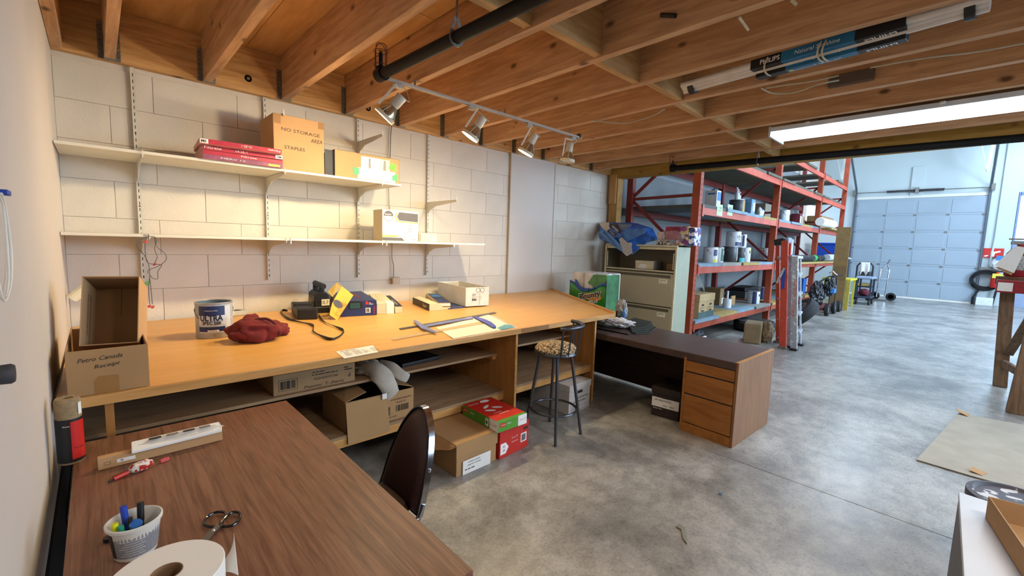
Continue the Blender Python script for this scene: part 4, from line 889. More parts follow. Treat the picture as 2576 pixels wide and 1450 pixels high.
# ---------- ladders, folded and standing beside the rack
M_FG = mat('orange_fibreglass', 'c2452c', .5, var=.1, scale=20); kl = SZ((8.6, 2.08, .8), 1)
def rail(par, nm, m_, x, u0, v0, u1, v1, w, dep=.05):
    a = P(u0, v0, x=x); b = P(u1, v1, x=x); a.z = max(a.z, .004); return MB().bar(a, b, w*kl, dep, up=(1,0,0)).build(nm, m_, par, .004)
t = thing('step_ladder', 'orange fibreglass step ladder with black cap standing folded beside the rack', 'ladder')
rail(t, 'front_rail', M_FG, 8.6, 1969, 877, 1975, 606, 15); rail(t, 'rear_rail', M_FG, 9.05, 1957, 862, 1957, 604, 9); rail(t, 'rear_rail', M_FG, 9.05, 1985, 668, 1989, 604, 5)
a = P(1951, 612, x=8.7); b = P(1990, 598, x=8.7); cap = MB().bar(a, P(1978, 606, x=8.7), .22, .11).build('top_cap', speckle('black_cap_splashed', '1a1b1e', 'dfe3e6', 11, .33, .38, .5), t, .02); MB().bar(P(1978, 606, x=8.7), b + Vector((0, 0, -.05)), .22, .1).build('cap_end', mat('grey_label', '8b93a6', .4), t, .02)
a = P(1973, 676, x=8.56); b = P(1969, 727, x=8.56); MB().bar(a, b, 6*kl, .012, up=(1,0,0)).build('blue_label', M_TOTE, t); a = P(1973, 675, x=8.53); b = P(1954, 713, x=8.53); MB().bar(a, b, .035, .012, up=(1,0,0)).build('spreader', M_ALU, t)
for v in (648, 700, 752, 804, 850): MB().bar(P(1958, v, x=9.0), P(1966, v+1, x=8.66), .04, .03).build('rear_brace', M_ALU, t)
for x, u, v in ((9.05, 1956, 863), (8.6, 1968, 878)): a = P(u, v, x=x); B('foot', M_GALV, (x-.05, a.y-.06, 0), (x+.05, a.y+.06, .035), t, .006)
t = thing('step_ladder', 'shorter aluminium step ladder folded beside the orange one', 'ladder')
rail(t, 'rear_rail', M_ALU, 8.75, 1984, 874, 1988, 645, 9); rail(t, 'front_rail', M_ALU, 8.6, 1997, 880, 2000, 645, 14); rail(t, 'front_rail', M_ALU, 9.15, 2013, 868, 2013, 645, 4)
for v in (690, 738, 787, 832): MB().bar(P(2003, v+5, x=8.7), P(2011, v-2, x=9.1), .1, .04).build('step', M_ALU, t, .003)
MB().bar(P(1984, 646, x=8.65), P(2013, 648, x=8.9), .12, .05).build('top_step', M_ALU, t, .01)
a = P(1998, 752, x=8.57); [text(t, s_, mat('orange_stencil', 'd8603a', .6), (a, Vector((0,0,-1)), Vector((0,-1,0)), Vector((-1,0,0))), dx_, 0, w=.28, h=.05, off=.004) for s_, dx_ in (('DESIGN', -.16), ('CORP', .18))]
for x, u, v in ((8.75, 1984, 876), (8.6, 1997, 881), (9.15, 2013, 868)): a = P(u, v, x=x); B('foot', M_BLACK, (x-.06, a.y-.055, 0), (x+.06, a.y+.055, .035), t, .006)
# ---------- carts by the door
t = thing('service_cart', 'dark blue utility cart with a loaded top beside the overhead door', 'cart', (18.4, 2.16, 0)); M_BG = mat('dark_blue_frame', '2c3446', .5)
for dx in (0, .7):
    for dy in (0, .36): MB().bar((dx, dy, .2), (dx, dy, .86), .045, .045).build('post', M_BG, t)
B('tray', mat('grey_tray', '8fa0b8', .5), (-.06, -.05, .86), (.76, .41, .93), t, .02); B('tray', M_BG, (-.06, -.05, .22), (.76, .41, .28), t, .02); wheel(t, (0, 0, .1), .1, .05, 'Y'); wheel(t, (.65, 0, .1), .1, .05, 'Y'); wheel(t, (.0, .34, .1), .1, .05, 'Y')
blob('load', mat('dark_red_rag', '6d2433', .8), t, (.3, .18, .4), (.25, .15, .12), .2, 2, 2, 3, flat=.29)
px_, py_ = 20.1, 2.80; t = thing('platform_trolley', 'tall black-framed trolley with a white rag over its handle', 'cart', (px_, py_, 0)); 
MB().tube([(0, 0, .15), (0, 0, 1.25), (0, -.07, 1.35), (0, -.38, 1.35), (0, -.45, 1.25), (0, -.45, .15)], .028, 8).build('frame', M_BLACK, t)
for z in (.18, .48, .78): B('shelf', M_BLACK, (-.02, -.45, z), (.6, 0, z+.04), t)
for dy in (0, -.45): MB().tube([(.58, dy, .15), (.58, dy, .85)], .022, 8).build('frame', M_BLACK, t)
B('boxed_load', M_DKGREY, (.0, -.40, .821), (.5, -.06, 1.05), t, .03); B('boxed_load', M_OSB, (.02, -.42, .521), (.5, -.05, .62), t, .01); wheel(t, (0, -.42, .1), .1, .06, 'X'); wheel(t, (0, -.03, .1), .1, .06, 'X')
rg = thing('white_rag', 'white rag hanging over the trolley handle', 'rag', (px_, py_, 0)); MB().grid(lambda i, j: (-.055 - .03*math.sin(i*9)*j, -.10-.26*i, 1.385-.5*j*(1-.35*abs(math.sin(i*5)))), 12, 8).build('cloth', M_PAPER, rg, solid=.02, smooth=True)
t = thing('hand_truck', 'silver two-wheeled hand truck parked against the overhead door', 'hand truck', (20.9, 1.92, 0))
for dy in (.06, .30): MB().tube([(0, dy+.04, .12), (.05, dy+.0, 1.15), (.08, .14, 1.34), (.0, .08, 1.5)], .024, 8).build('frame', M_CHROME, t)
for z in (.4, .8, 1.1): MB().tube([(.02, .09, z), (.02, .32, z)], .016, 6).build('crossbar', M_CHROME, t)
wheel(t, (.1, -.06, .15), .15, .07, 'X'); wheel(t, (.1, .40, .15), .15, .07, 'X'); B('toe_plate', M_GALV, (-.3, .02, .02), (0, .36, .04), t)
# ---------- pillar things: hose, sign, small extinguisher
a = P(2497, 637, x=EX); t = thing('safety_sign', 'red sign with a white arrow on the pillar right of the overhead door', 'sign', (EX-.03, a.y+.27, a.z-.17)); t.scale = (1, .74, .8)
fs_ = (Vector((0,0,0)), Vector((0,-1,0)), Vector((0,0,1)), Vector((-1,0,0)))
decal(t, 'sign_plate', M_RED, fs_, (0, 0, .72, .42), .01); decal(t, 'arrow_print', M_WINK, fs_, [(.3, .05), (.42, .05), (.44, .2), (.62, .26), (.6, .32), (.4, .27), (.34, .36), (.3, .3)], .002, .0105); decal(t, 'arrow_print', M_WINK, fs_, [(.08, .05), (.2, .05), (.24, .12), (.12, .1)], .002, .0105)
a = P(2479, 702, x=EX-.1); t = thing('coiled_hose', 'black coiled hose hanging on the pillar wall', 'hose', (EX-.1, a.y, a.z))
for i in range(6): 
    R_ = .33 + .05*((i*7) % 5)/5; MB().tube([(-.03*(i % 3)-.02, R_*math.cos(q*2*PI/36), R_*.92*math.sin(q*2*PI/36)-.02*i) for q in range(36)], .03, 6, closed=True).build('hose_loop', M_BLACK, t)
MB().tube([(-.05, .1, -.35), (-.05, .25, -.7), (-.05, .25, -1.0), (-.05, .0, -1.15), (-.05, -.25, -.9), (-.05, -.3, -.35)], .03, 6).build('hose_tail', M_BLACK, t); B('hose_bracket', M_GALV, (.0, -.2, .3), (.08, .2, .42), t)
a = P(2506, 706, x=EX-.1); t = thing('fire_extinguisher', 'small red fire extinguisher mounted low beside the coiled hose', 'fire extinguisher', (EX-.36, a.y, a.z-.25)); MB().lathe([(.13, 0), (.15, .03), (.15, .38), (.08, .46), (.04, .5), (.04, .56)], n=20).build('cylinder', M_RED, t, smooth=True); B('handle', M_BLACK, (-.03, -.12, .55), (.03, .12, .6), t); B('tag_card', M_YEL, (-.17, -.12, .34), (-.16, .12, .5), t)
a = P(2500, 668, x=EX-.1); t = thing('cup_dispenser', 'white plastic bag and cups hanging on the pillar above the hose', 'dispenser', (EX-.16, a.y-.08, a.z+.16)); blob('bag_body', M_PAIL, t, (0, -.05, -.1), (.08, .22, .24), .25, 2, 7, 3); B('blue_pack', M_SKY, (-.12, -.2, .03), (-.02, .05, .18), t)
a = P(2475, 768, x=EX-.12); t = thing('small_white_box', 'small white box on the floor below the coiled hose', 'box', (EX-.3, a.y, 0)); B('body', M_PAIL, (-.1, -.2, 0), (.12, .22, .28), t, .01)
# ================================================================== THINGS ON AND UNDER THE BENCH
def open_box(t, w, d, h, m, mi, th=0.005, name='carton'):
    mb = MB().box((0, 0, 0), (w, th, h)).box((0, d-th, 0), (w, d, h)).box((0, th, 0), (th, d-th, h)).box((w-th, th, 0), (w, d-th, h)).box((th, th, 0), (w-th, d-th, th))
    o = mb.build(name, m, t, 0.0015)
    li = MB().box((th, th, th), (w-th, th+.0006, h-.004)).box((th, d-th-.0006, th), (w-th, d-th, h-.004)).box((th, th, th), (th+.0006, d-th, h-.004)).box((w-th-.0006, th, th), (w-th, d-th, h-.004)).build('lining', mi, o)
    return o
# ---- big open carton at the left end of the bench
a = P(167, 1005, z=BH); b = P(375, 972, z=BH); wbx = b.x - a.x; dbx = 0.62
hbx = P(374, 866, y=b.y).z - BH
t = thing('receipts_carton', 'open brown carton handwritten Petro Canada Receipt on the left end of the bench', 'box', (a.x+.004, b.y, BH+.001))
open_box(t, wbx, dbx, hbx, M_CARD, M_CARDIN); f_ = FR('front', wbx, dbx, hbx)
text(t, 'Petro Canada', M_INK, f_, wbx*.40, hbx*.80, w=wbx*.54, h=.02, shear=.35, rot=.06); text(t, 'Receipt', M_INK, f_, wbx*.48, hbx*.62, w=wbx*.32, h=.018, shear=.35, rot=.10)
decal(t, 'tape_patch', M_TAPE, f_, [(wbx*.31, 0.0), (wbx*.61, 0.0), (wbx*.61, hbx*.38), (wbx*.36, hbx*.40), (wbx*.31, hbx*.3)], .0006)
# ---- smaller box lying in it with its mouth towards the room
tl = P(208, 695, y=2.975); tr_ = P(346, 699, y=2.935); bl = P(198, 872, y=2.86); br_ = P(348, 862, y=2.82)
t = thing('tilted_carton', 'smaller open carton tilted inside the big one, mouth facing the room', 'box', bl)
W2 = (br_-bl).length; H2 = (tl-bl).length; u_ = (br_-bl).normalized(); v_ = (tl-bl).normalized(); n_ = u_.cross(v_).normalized()
rot = Matrix((u_, (-n_), v_)).transposed().to_4x4(); t.rotation_euler = rot.to_euler(); D2 = .25; th = .005
MB().box((0, 0, 0), (W2, D2, th)).box((0, 0, H2-th), (W2, D2, H2)).box((0, 0, th), (th, D2, H2-th)).box((W2-th, 0, th), (W2, D2, H2-th)).box((th, D2-th, th), (W2-th, D2, H2-th)).build('carton', M_CARDL, t, .0015)
MB().box((th, .03, th), (W2-th, D2-th, th+.001)).box((W2-th-.001, .02, th), (W2-th, D2-th, H2-th)).box((th, D2-th-.001, th), (W2-th, D2-th, H2-th)).box((th, .03, H2-th-.001), (W2-th, D2-th, H2-th)).build('lining', M_CARDIN, t)
B('back_seam', M_INK, (W2*.5-.001, D2-th-.002, H2*.55), (W2*.5+.001, D2-th-.001, H2*.98), t)
fl_ = (Vector((th, 0, 0)), Vector((0, 0, 1)), Vector((0, -1, 0)), Vector((1, 0, 0)))
text(t, 'THIS SIDE UP-DO NOT DROP', M_INK, (Vector((th, .0, 0)), Vector((0,0,1)), Vector((0,-1,0)), Vector((1,0,0))), H2*.5, -.10, w=H2*.62, h=.02)
text(t, 'CE COTE EN HAUT NE PAS ECHAPPER', M_INK, (Vector((th, .0, 0)), Vector((0,0,1)), Vector((0,-1,0)), Vector((1,0,0))), H2*.45, -.145, w=H2*.74, h=.02)
# rolled white paper behind the boxes, green tape scrap on the wall
a = P(185, 742, y=4.2); tag(MB().tube([P(180, 752, y=4.3), P(215, 726, y=4.3)], .035, 12).build('rolled_paper', M_CREAM), 'rolled cream paper leaning in the wall corner behind the tilted carton', 'roll')
a = P(354, 713, y=WY-.03); tag(MB().poly([(a.x-.05, WY-.024, a.z-.025), (a.x+.05, WY-.024, a.z-.02), (a.x+.06, WY-.024, a.z+.01), (a.x+.02, WY-.024, a.z+.025), (a.x-.05, WY-.024, a.z+.02)], (0,-1,0), .002).build('green_tape_scrap', mat('bright_green_tape', '7fbf6a', .6)), 'scrap of green tape stuck to the block wall beside the rail end', 'tape')
# ---- earphones hanging from the lower shelf
M_CORD = mat('grey_cord', '4a4643', .5, var=0); M_BUD = mat('coral_bud', 'd24b3c', .4, var=0)
t = thing('earphones', 'tangled black and red earphones hanging from the lower shelf edge', 'earphones', (0, 0, 0)); ye = SY - .018
def zz(pts): return [P(480*0 + u/2.995, 480 + v/2.995, y=ye - .004*i) for i, (u, v) in enumerate(pts)]
def smooth_path(pts, n=6):
    out = []; pts = [Vector(p) for p in pts]
    for i in range(len(pts)-1):
        p0 = pts[max(i-1, 0)]; p1 = pts[i]; p2 = pts[i+1]; p3 = pts[min(i+2, len(pts)-1)]
        for k in range(n):
            s = k/n; out.append(.5*((2*p1) + (p2-p0)*s + (2*p0-5*p1+4*p2-p3)*s*s + (3*p1-p0-3*p2+p3)*s**3))
    out.append(pts[-1]); return out
for pts in ([(1128,342),(1165,350),(1180,380),(1165,440),(1185,500),(1165,545)], [(1128,342),(1060,370),(1025,400),(1040,430),(1090,490),(1120,560),(1128,650),(1120,740),(1128,855)],
            [(1110,350),(1095,390),(1095,470),(1115,545),(1200,556),(1218,565),(1190,610),(1188,665),(1150,660),(1128,640),(1135,720),(1148,855)],
            [(1165,350),(1180,420),(1240,470),(1252,520),(1200,565),(1120,600),(1118,625)]):
    MB().tube(smooth_path(zz(pts), 5), .0022, 5).build('cord', M_CORD, t, smooth=True)
for (u, v) in ((1097,385), (1165,555), (1125,872), (1150,878)):
    q = zz([(u, v)])[0]; MB().lathe([(0, -.012), (.008, -.008), (.009, .004), (.005, .012), (0, .013)], q, 10, Matrix.Rotation(.8, 4, 'Y')).build('earbud', M_BUD, t, smooth=True)
q = zz([(1128, 345)])[0]; MB().box(q - Vector((.003, .0, .02)), q + Vector((.003, .03, .018))).build('hook', M_WHITE, t)
# ---- paint can
p = P(541, 845, z=BH); r = SZ(p, 91)/2*.86; h = .25
M_CANB = mat('can_white', 'c9ccd2', .45); 
t = tin('paint_can', 'opened paint can lettered ULTRA SPEC 500 standing on the bench', p.x, p.y, BH+.001, r, h, mat('can_grey', 'a9abb0', .45), None,
        [(M_CANB, .16, .93, -2.6, -.75), (M_NAVY, .66, .93, -2.6, -1.15), (mat('silver_print', 'cfd2da', .4), .40, .66, -2.6, -1.15), (M_NAVY, .2, .34, -2.6, -1.15), (M_WINK, .2, .25, -2.1, -1.5)], open_=True)
aa = -1.88
for s_, zc, w_, h_ in (('ULTRA', .59, 1.25, .16), ('SPEC 500', .45, 1.0, .09)): textcyl(t, s_, mat('navy_ink', '14182c', .5, var=0), r*1.034, h*h_, aa, h*zc, r*w_, bold=.03)
textcyl(t, 'INTERIOR LATEX', M_WINK, r*1.032, h*.03, aa, h*.80, r*.7); textcyl(t, 'INTERIOR', M_INK, r*1.03, h*.028, -1.8, h*.225, r*.4)
MB().lathe([(r*.93, 0), (r*.94, h*.43)], (0, 0, h*.56), 32, cap=False).build('inner_wall', mat('blue_grey_paint', '5b7180', .4), t, smooth=True)
MB().lathe([(0.0, 0), (r*.93, .001)], (0, 0, h*.58), 32).build('paint_surface', mat('blue_grey_paint'), t)
blob('paint_skin', M_WINK, t, (-r*.35, r*.1, h*.6), (r*.18, r*.3, .02), .3, 2, 2, 3)
# ---- small grey meter behind the towel
p = P(603, 797, z=BH); t = thing('grey_meter', 'small grey and white meter half hidden behind the maroon towel', 'meter', (p.x, p.y+.1, BH+.001), .2); B('case', mat('meter_grey', 'b5b3a8', .5), (-.07, -.05, 0), (.07, .05, .045), t, .006); B('display', M_BLACK, (-.05, -.04, .045), (.02, .03, .047), t)
# ---- maroon towel
p = P(652, 862, z=BH); M_TOW = mat('maroon_towel', '701f1e', .95, var=.18, scale=14, bump=.6, bscale=160)
t = thing('maroon_towel', 'crumpled maroon towel heaped on the bench beside the paint can', 'towel', (p.x, p.y+.08, BH+.001))
blob('folds', M_TOW, t, (0, 0, .062), (.185, .125, .10), .2, 1.1, 5, 5, flat=0, crease=.10, rz=-.1)
blob('folds', M_TOW, t, (.14, .1, .035), (.11, .08, .065), .2, 1.8, 8, 4, flat=0, crease=.2)
MB().tube(smooth_path([(-.02, -.02, .15), (.06, -.05, .155), (.115, -.085, .10), (.12, -.12, .04)], 6), .008, 8).build('hem_fold', mat('maroon_dark', '4c1514', .95), t, smooth=True)
blob('top_fold', M_TOW, t, (-.01, .06, .15), (.05, .035, .03), .2, 2, 3, 3)
# ---- black leather case with strap
M_LEA = mat('black_leather', '17171a', .42, var=.05, bump=.08)
a = P(748, 806, z=BH); b = P(800, 804, z=BH); t = thing('leather_case', 'black leather instrument case with a long looping strap', 'case', (a.x, a.y, BH+.001), math.atan2(b.y-a.y, b.x-a.x)-.02)
w_ = (b-a).length; kk = P(733, 789, z=BH) - a; cr_, sr_ = math.cos(-t.rotation_euler.z), math.sin(-t.rotation_euler.z); kx, ky = kk.x*cr_ - kk.y*sr_, kk.x*sr_ + kk.y*cr_
MB().poly([(0, 0, 0), (w_, 0, 0), (w_+kx, ky, 0), (kx, ky, 0)], (0,0,1), .098).build('case_body', M_LEA, t, .012); MB().poly([(kx*.6-.004, ky*.6, .07), (w_+kx*.6+.004, ky*.6, .07), (w_+kx+.004, ky+.008, .07), (kx-.004, ky+.008, .07)], (0,0,1), .042).build('flap', M_LEA, t, .012)
def strap(pts, name, hz=BH+.012):
    q = smooth_path([P(640+u/5.179, 640+v/5.179, z=hz) for u, v in pts], 6); mb = MB()
    vs = []; fs = []
    for i, s in enumerate(q):
        d = (q[min(i+1, len(q)-1)] - q[max(i-1, 0)]).normalized(); sd = Vector((-d.y, d.x, 0)); tw = .6 + .4*math.sin(i*.35)
        for k in (-1, 1): vs.append(s + Vector((0, 0, .011*k*tw + 0.0)) + sd*.006*k*(1-tw))
        if i: fs.append((2*i-2, 2*i-1, 2*i+1, 2*i))
    o = mb.add(vs, fs).build(name, M_LEA, None, solid=.004, smooth=True); o.parent = t; o.matrix_parent_inverse = t.matrix_basis.inverted(); return o
strap([(430,735),(375,728),(348,748),(385,800),(470,850),(600,885),(700,905),(770,935),(765,1000),(860,1060),(1000,1105),(1110,1065),(1165,1000),(1110,965),(1000,920),(900,870),(835,790)], 'strap')
# ---- lantern
a = P(780, 792, z=BH); t = thing('work_lantern', 'black and yellow cordless work lantern with a tube handle', 'lantern', (a.x+.05, a.y+.03, BH+.001), -.12)
t.scale = (1.12, 1.2, 1.18)
MB().box((0, 0, 0), (.13, .2, .055)).build('battery_base', M_BLACK, t, .01); MB().poly([(0, 0, .05), (.13, 0, .05), (.128, 0, .15), (.1, 0, .178), (.03, 0, .178), (.002, 0, .15)], (0,1,0), .22).build('housing', M_BLACK, t, .008)
MB().tube([(.07, -.03, .225), (.05, .17, .235)], .024, 14).build('tube_handle', M_BLACK, t, smooth=True); B('handle_neck', M_BLACK, (.05, .02, .175), (.09, .06, .21), t, .004); B('handle_neck', M_BLACK, (.03, .14, .175), (.07, .18, .22), t, .004)
fb = FR('front', .13, .2, .2); decal(t, 'rating_label', M_CREAM, fb, (.06, .062, .125, .115), .001, .001); text(t, '0.7', M_INK, fb, .092, .09, h=.03, off=.0035)
text(t, 'DEWALT', M_YEL, FR('left', .13, .2, .2), .09, .09, w=.13, h=.05, rot=-.1)
# ---- yellow manual leaning on the blue box
t = thing('yellow_manual', 'yellow printed card propped up against the blue meter box', 'card', (0, 0, 0)); yb = P(846, 805, z=BH).y
def ym(u, v, dy): return P(640+u/5.179, 640+v/5.179, y=yb+dy)
c0, c1, c2, c3 = ym(1075, 862, 0), ym(1288, 535, .10), ym(1075, 365, .12), ym(1015, 640, .07)
nn = (c1-c0).cross(c2-c0).normalized(); nn = nn if nn.y < 0 else -nn
MB().poly([c0, c1, ym(1135, 415, .12), ym(1010, 640, .05), ym(978, 790, .02)], nn, .003).build('card_face', mat('yellow_card', 'e0a81c', .45), t)
MB().poly([ym(1135, 415, .12), c2, ym(955, 485, .12), ym(1012, 560, .09)], nn, .003).build('card_fold', mat('olive_card', 'a98a2c', .45), t)
fo = c0; uu = (c1-c0).normalized(); vv = nn.cross(uu); fm = (fo + nn*.003, uu, vv, nn)
MB().poly([fm[0] + uu*.135 + vv*.075 + uu*(.032*math.cos(q)) + vv*(.05*math.sin(q)) for q in [i*PI/8 for i in range(16)]], nn, .0008).build('picture_print', mat('card_dark', '4a4644', .4), t)
for i in range(3): lines(t, mat('card_brown', '8a6510', .5), fm, .03+.055*i, .045, .045, 6, .008, .003, seed=20+i)
# ---- blue boxed laser meter
a = P(858, 798, z=BH); b = P(943, 791, z=BH); h_ = P(944, 758, y=b.y).z - BH; w_ = (b-a).length; t = thing('blue_meter_box', 'dark blue retail box with a window showing a laser meter', 'box', (a.x, a.y, BH+.001), math.atan2(b.y-a.y, b.x-a.x))
M_BOX = mat('dark_blue_box', '1d2c5c', .4); h_ *= 1.12; dd = (P(944, 757, z=BH+h_) - P(900, 730, z=BH+h_)).length; kk = P(900, 730, z=BH+h_) - P(944, 757, z=BH+h_); t.rotation_euler.z = math.atan2(kk.y, kk.x) - PI/2
MB().box((0, 0, 0), (w_, dd, h_)).build('carton', M_BOX, t, .003); f_ = FR('front', w_, dd, h_); tf = FR('top', w_, dd, h_)
decal(t, 'window_cutout', M_BLACK, f_, [(w_*.2, h_*.45), (w_*.6, h_*.5), (w_*.6, h_*.85), (w_*.5, h_*.99), (w_*.25, h_*.99), (w_*.2, h_*.8)], .001); B('meter', mat('teal_dark', '1f4a4c', .4), (w_*.24, -.006, h_*.5), (w_*.52, -.001, h_*.86), t, .003)
text(t, 'BOSCH', M_RED, (f_[0], -f_[2], f_[1], f_[3]), -h_*.33, w_*.93, w=h_*.5, h=.016); decal(t, 'logo_print', M_RED, f_, (w_*.68, h_*.74, w_*.76, h_*.95), .001); decal(t, 'barcode_label', M_PAPER, f_, (w_*.68, h_*.18, w_*.82, h_*.52), .001); bars(t, M_INK, f_, w_*.70, h_*.22, w_*.10, h_*.26, 9)
text(t, 'BOSCH', M_RED, (tf[0], tf[2], -tf[1], tf[3]), dd*.42, -w_*.62, w=dd*.42, h=.03); lines(t, M_WINK, f_, w_*.78, h_*.82, w_*.12, 2, .012, .006)
# ---- long narrow cartons
def longbox(u0, v0, u1, v1, ub, vb, vt, name, label, m, rear=None):
    a = P(u0, v0, z=BH); b = P(u1, v1, z=BH); c = P(ub, vb, z=BH); h = P(u1, vt, y=b.y).z - BH
    rz = math.atan2(b.y-a.y, b.x-a.x); w = (b-a).length; d = max(.1, (c-a).length*.98); t = thing(name, label, 'box', (a.x, a.y, BH+.001), math.atan2((c-a).y, (c-a).x) - PI/2)
    return t, w, d, h
t, w_, d_, h_ = longbox(948, 791, 990, 788, 926, 760, 762, 'strip_carton', 'long cream carton with a white paper band next to the blue meter box', M_CREAM); w_ *= .96
B('carton', mat('cream_carton', 'd8cba8', .7), (0, 0, 0), (w_, d_, h_), t, .003); B('paper_band', M_PAPER, (w_*.55, -.003, -.0), (w_+.002, .16, h_+.0025), t, .001); lines(t, mat('pale_ink', 'b5a988'), (Vector((.02,.1,h_)), Vector((0,1,0)), Vector((-1,0,0)), Vector((0,0,1))), 0, -.02, d_*.7, 3, .02, .005)
t, w_, d_, h_ = longbox(994, 789, 1011, 788, 964, 757, 771, 'strip_carton', 'long carton with a black printed top at the right of the cream one', M_CREAM)
B('carton', mat('cream_carton'), (0, 0, 0), (w_, d_, h_), t, .003); B('black_top', M_BLACK, (-.001, -.001, h_), (w_+.001, d_+.001, h_+.004), t); text(t, 'EASY STICKERS', M_WINK, (Vector((0,0,h_+.004)), Vector((0,-1,0)), Vector((1,0,0)), Vector((0,0,1))), -d_*.3, w_*.5, w=d_*.4, h=.018)
t, w_, d_, h_ = longbox(1080, 783, 1103, 779, 1038, 764, 762, 'black_white_carton', 'black and white Duster carton lying alone in the middle of the bench', M_CREAM)
h_ = .075; w_ = max(w_, .07); MB().poly([(0, 0, 0), (w_, 0, 0), (w_, 0, h_*.75), (w_*.6, 0, h_*1.1), (0, 0, h_)], (0,1,0), d_).build('carton', mat('cream_carton'), t, .002); B('black_side', M_BLACK, (-.003, -.001, 0), (-.0005, d_, h_*.98), t)
text(t, 'Duster', M_CREAM, (Vector((-.003, d_, 0)), Vector((0,-1,0)), Vector((0,0,1)), Vector((-1,0,0))), d_*.75, h_*.5, w=.12, h=.035, shear=.2)
a = P(1104, 779, z=BH); b = P(1129, 776, z=BH); c = P(1073, 752, z=BH); t = thing('booklet_stack', 'narrow stack of booklets with a blue cover beside the Duster carton', 'booklets', (a.x, a.y, BH+.001), math.atan2((c-a).y, (c-a).x)-PI/2)
w_ = (b-a).length*.9; d_ = (c-a).length
for i in range(4): B('booklet', (M_CREAM, M_CARDL, M_PAPER, M_CREAM)[i], (random.uniform(-.004, .004), random.uniform(0, .01), i*.018), (w_, d_, (i+1)*.018-.001), t, .002)
B('cover', M_NAVY, (0, 0, .072), (w_, d_*.9, .0755), t); B('cover_picture', M_SKY, (.01, d_*.55, .0755), (w_-.01, d_*.8, .0762), t)
a = P(1128, 779, z=BH); b = P(1169, 775, z=BH); c = P(1112, 757, z=BH); t = thing('navy_pad', 'flat navy sample pad partly under the white carton', 'pad', (0, 0, 0)); e = b + (c-a)
MB().poly([(q.x, q.y, BH+.001) for q in (a, b, e, c)], (0,0,1), .012).build('pad', M_NAVY, t); text(t, 'SHARPSTONE', M_WINK, (Vector((a.x, a.y, BH+.0135)), (b-a).normalized(), (c-a).normalized(), Vector((0,0,1))), .13, .03, w=.14, h=.02)
# ---- white open carton
a = P(1171, 775, z=BH); b = P(1227, 771, z=BH); h_ = P(1178, 727, y=a.y).z - BH; c = P(1124, 748, z=BH)
t = thing('white_carton', 'open white carton with small black print standing on the bench', 'box', (a.x, a.y, BH+.014), math.atan2(b.y-a.y, b.x-a.x)-.03); w_ = (b-a).length*1.02; d_ = (c-a).length*.8
M_WBOX = mat('white_carton_board', 'd9d6cd', .6); open_box(t, w_, d_, h_, M_WBOX, mat('white_board_inner', 'cfcac0', .7)); f_ = FR('front', w_, d_, h_)
for dx in (.0, .055): MB().tube([f_[0] + f_[1]*(w_*.52+dx+.026*math.cos(q)) + f_[2]*(h_*.84+.026*math.sin(q)) + f_[3]*.001 for q in [i*PI/9 for i in range(18)]], .0018, 4, closed=True).build('ring_print', M_INK, t)
text(t, 'STAPLES', M_INK, f_, w_*.35, h_*.62, w=.05, h=.02, shear=.3); lines(t, mat('grey_ink', '8a8680'), f_, w_*.27, h_*.54, w_*.22, 4, .012, .004); bars(t, M_INK, f_, w_*.27, h_*.28, w_*.2, h_*.12, 9); lines(t, mat('grey_ink'), f_, w_*.55, h_*.6, w_*.12, 6, .022, .006, seed=9)
# ---- drawing things at the front of the bench
def flat(u, v, z=BH): q = P(u, v, z=z); return Vector((q.x, q.y, z))
Zc = lambda u, v, k=7.25: (1000 + u/k, 680 + v/k)
def sheet(name, label, cat, pts, m, th=.0015, z=BH+.001):
    t = thing(name, label, cat, (0, 0, 0)); q = [flat(*p_) for p_ in pts]; MB().poly([(v.x, v.y, z) for v in q], (0,0,1), th).build('sheet', m, t); return t, q
t, q = sheet('letter_sheet', 'laminated white sheet of dense text lying at the bench front edge', 'paper', [(845, 886), (938, 870), (951, 887), (866, 903)], M_PAPER)
u_ = (q[1]-q[0]).normalized(); v_ = (q[0]-q[3]).normalized(); f_ = (Vector((q[3].x, q[3].y, BH+.0025)), u_, v_, Vector((0,0,1))); H_ = (q[0]-q[3]).length
lines(t, M_NAVY, f_, .02, H_*.82, .24, 1, .01, .007); 
for i in range(4): lines(t, mat('grey_ink'), f_, .03+.062*i, H_*.66, .05, 7, H_*.08, .004, seed=40+i)
t, q = sheet('drawing_pad', 'white paper pad in a clear sleeve under the rulers', 'paper', [(1097, 826), (1229, 793), (1292, 825), (1140, 853)], M_CREAM, .004)
MB().poly([(v.x, v.y, BH+.0055) for v in [flat(*Zc(1815, 1070)), flat(*Zc(1960, 1000)), flat(*Zc(2090, 1020)), flat(*Zc(2130, 1050)), flat(*Zc(1900, 1100))]], (0,0,1), .001).build('teal_print', mat('teal_card', '5f9fb0', .5), t)
MB().poly([(v.x, v.y, BH+.0015) for v in [flat(1150, 820), flat(1235, 791), flat(1305, 826), flat(1180, 850)]], (0,0,1), .001).build('clear_sleeve', mat('clear_film', 'e9dcc0', .15, var=0, alpha=.35), t)
t, q = sheet('steel_ruler', 'long dark steel ruler lying behind the drawing pad', 'ruler', [Zc(22, 1080), Zc(1765, 778), Zc(1808, 796), Zc(70, 1095)], mat('dark_ruler', '5a5450', .35, .5), .003, BH+.006)
a, b = q[0], q[1]; m = MB(); d_ = (b-a).normalized(); nrm = Vector((-d_.y, d_.x, 0)); L_ = (b-a).length
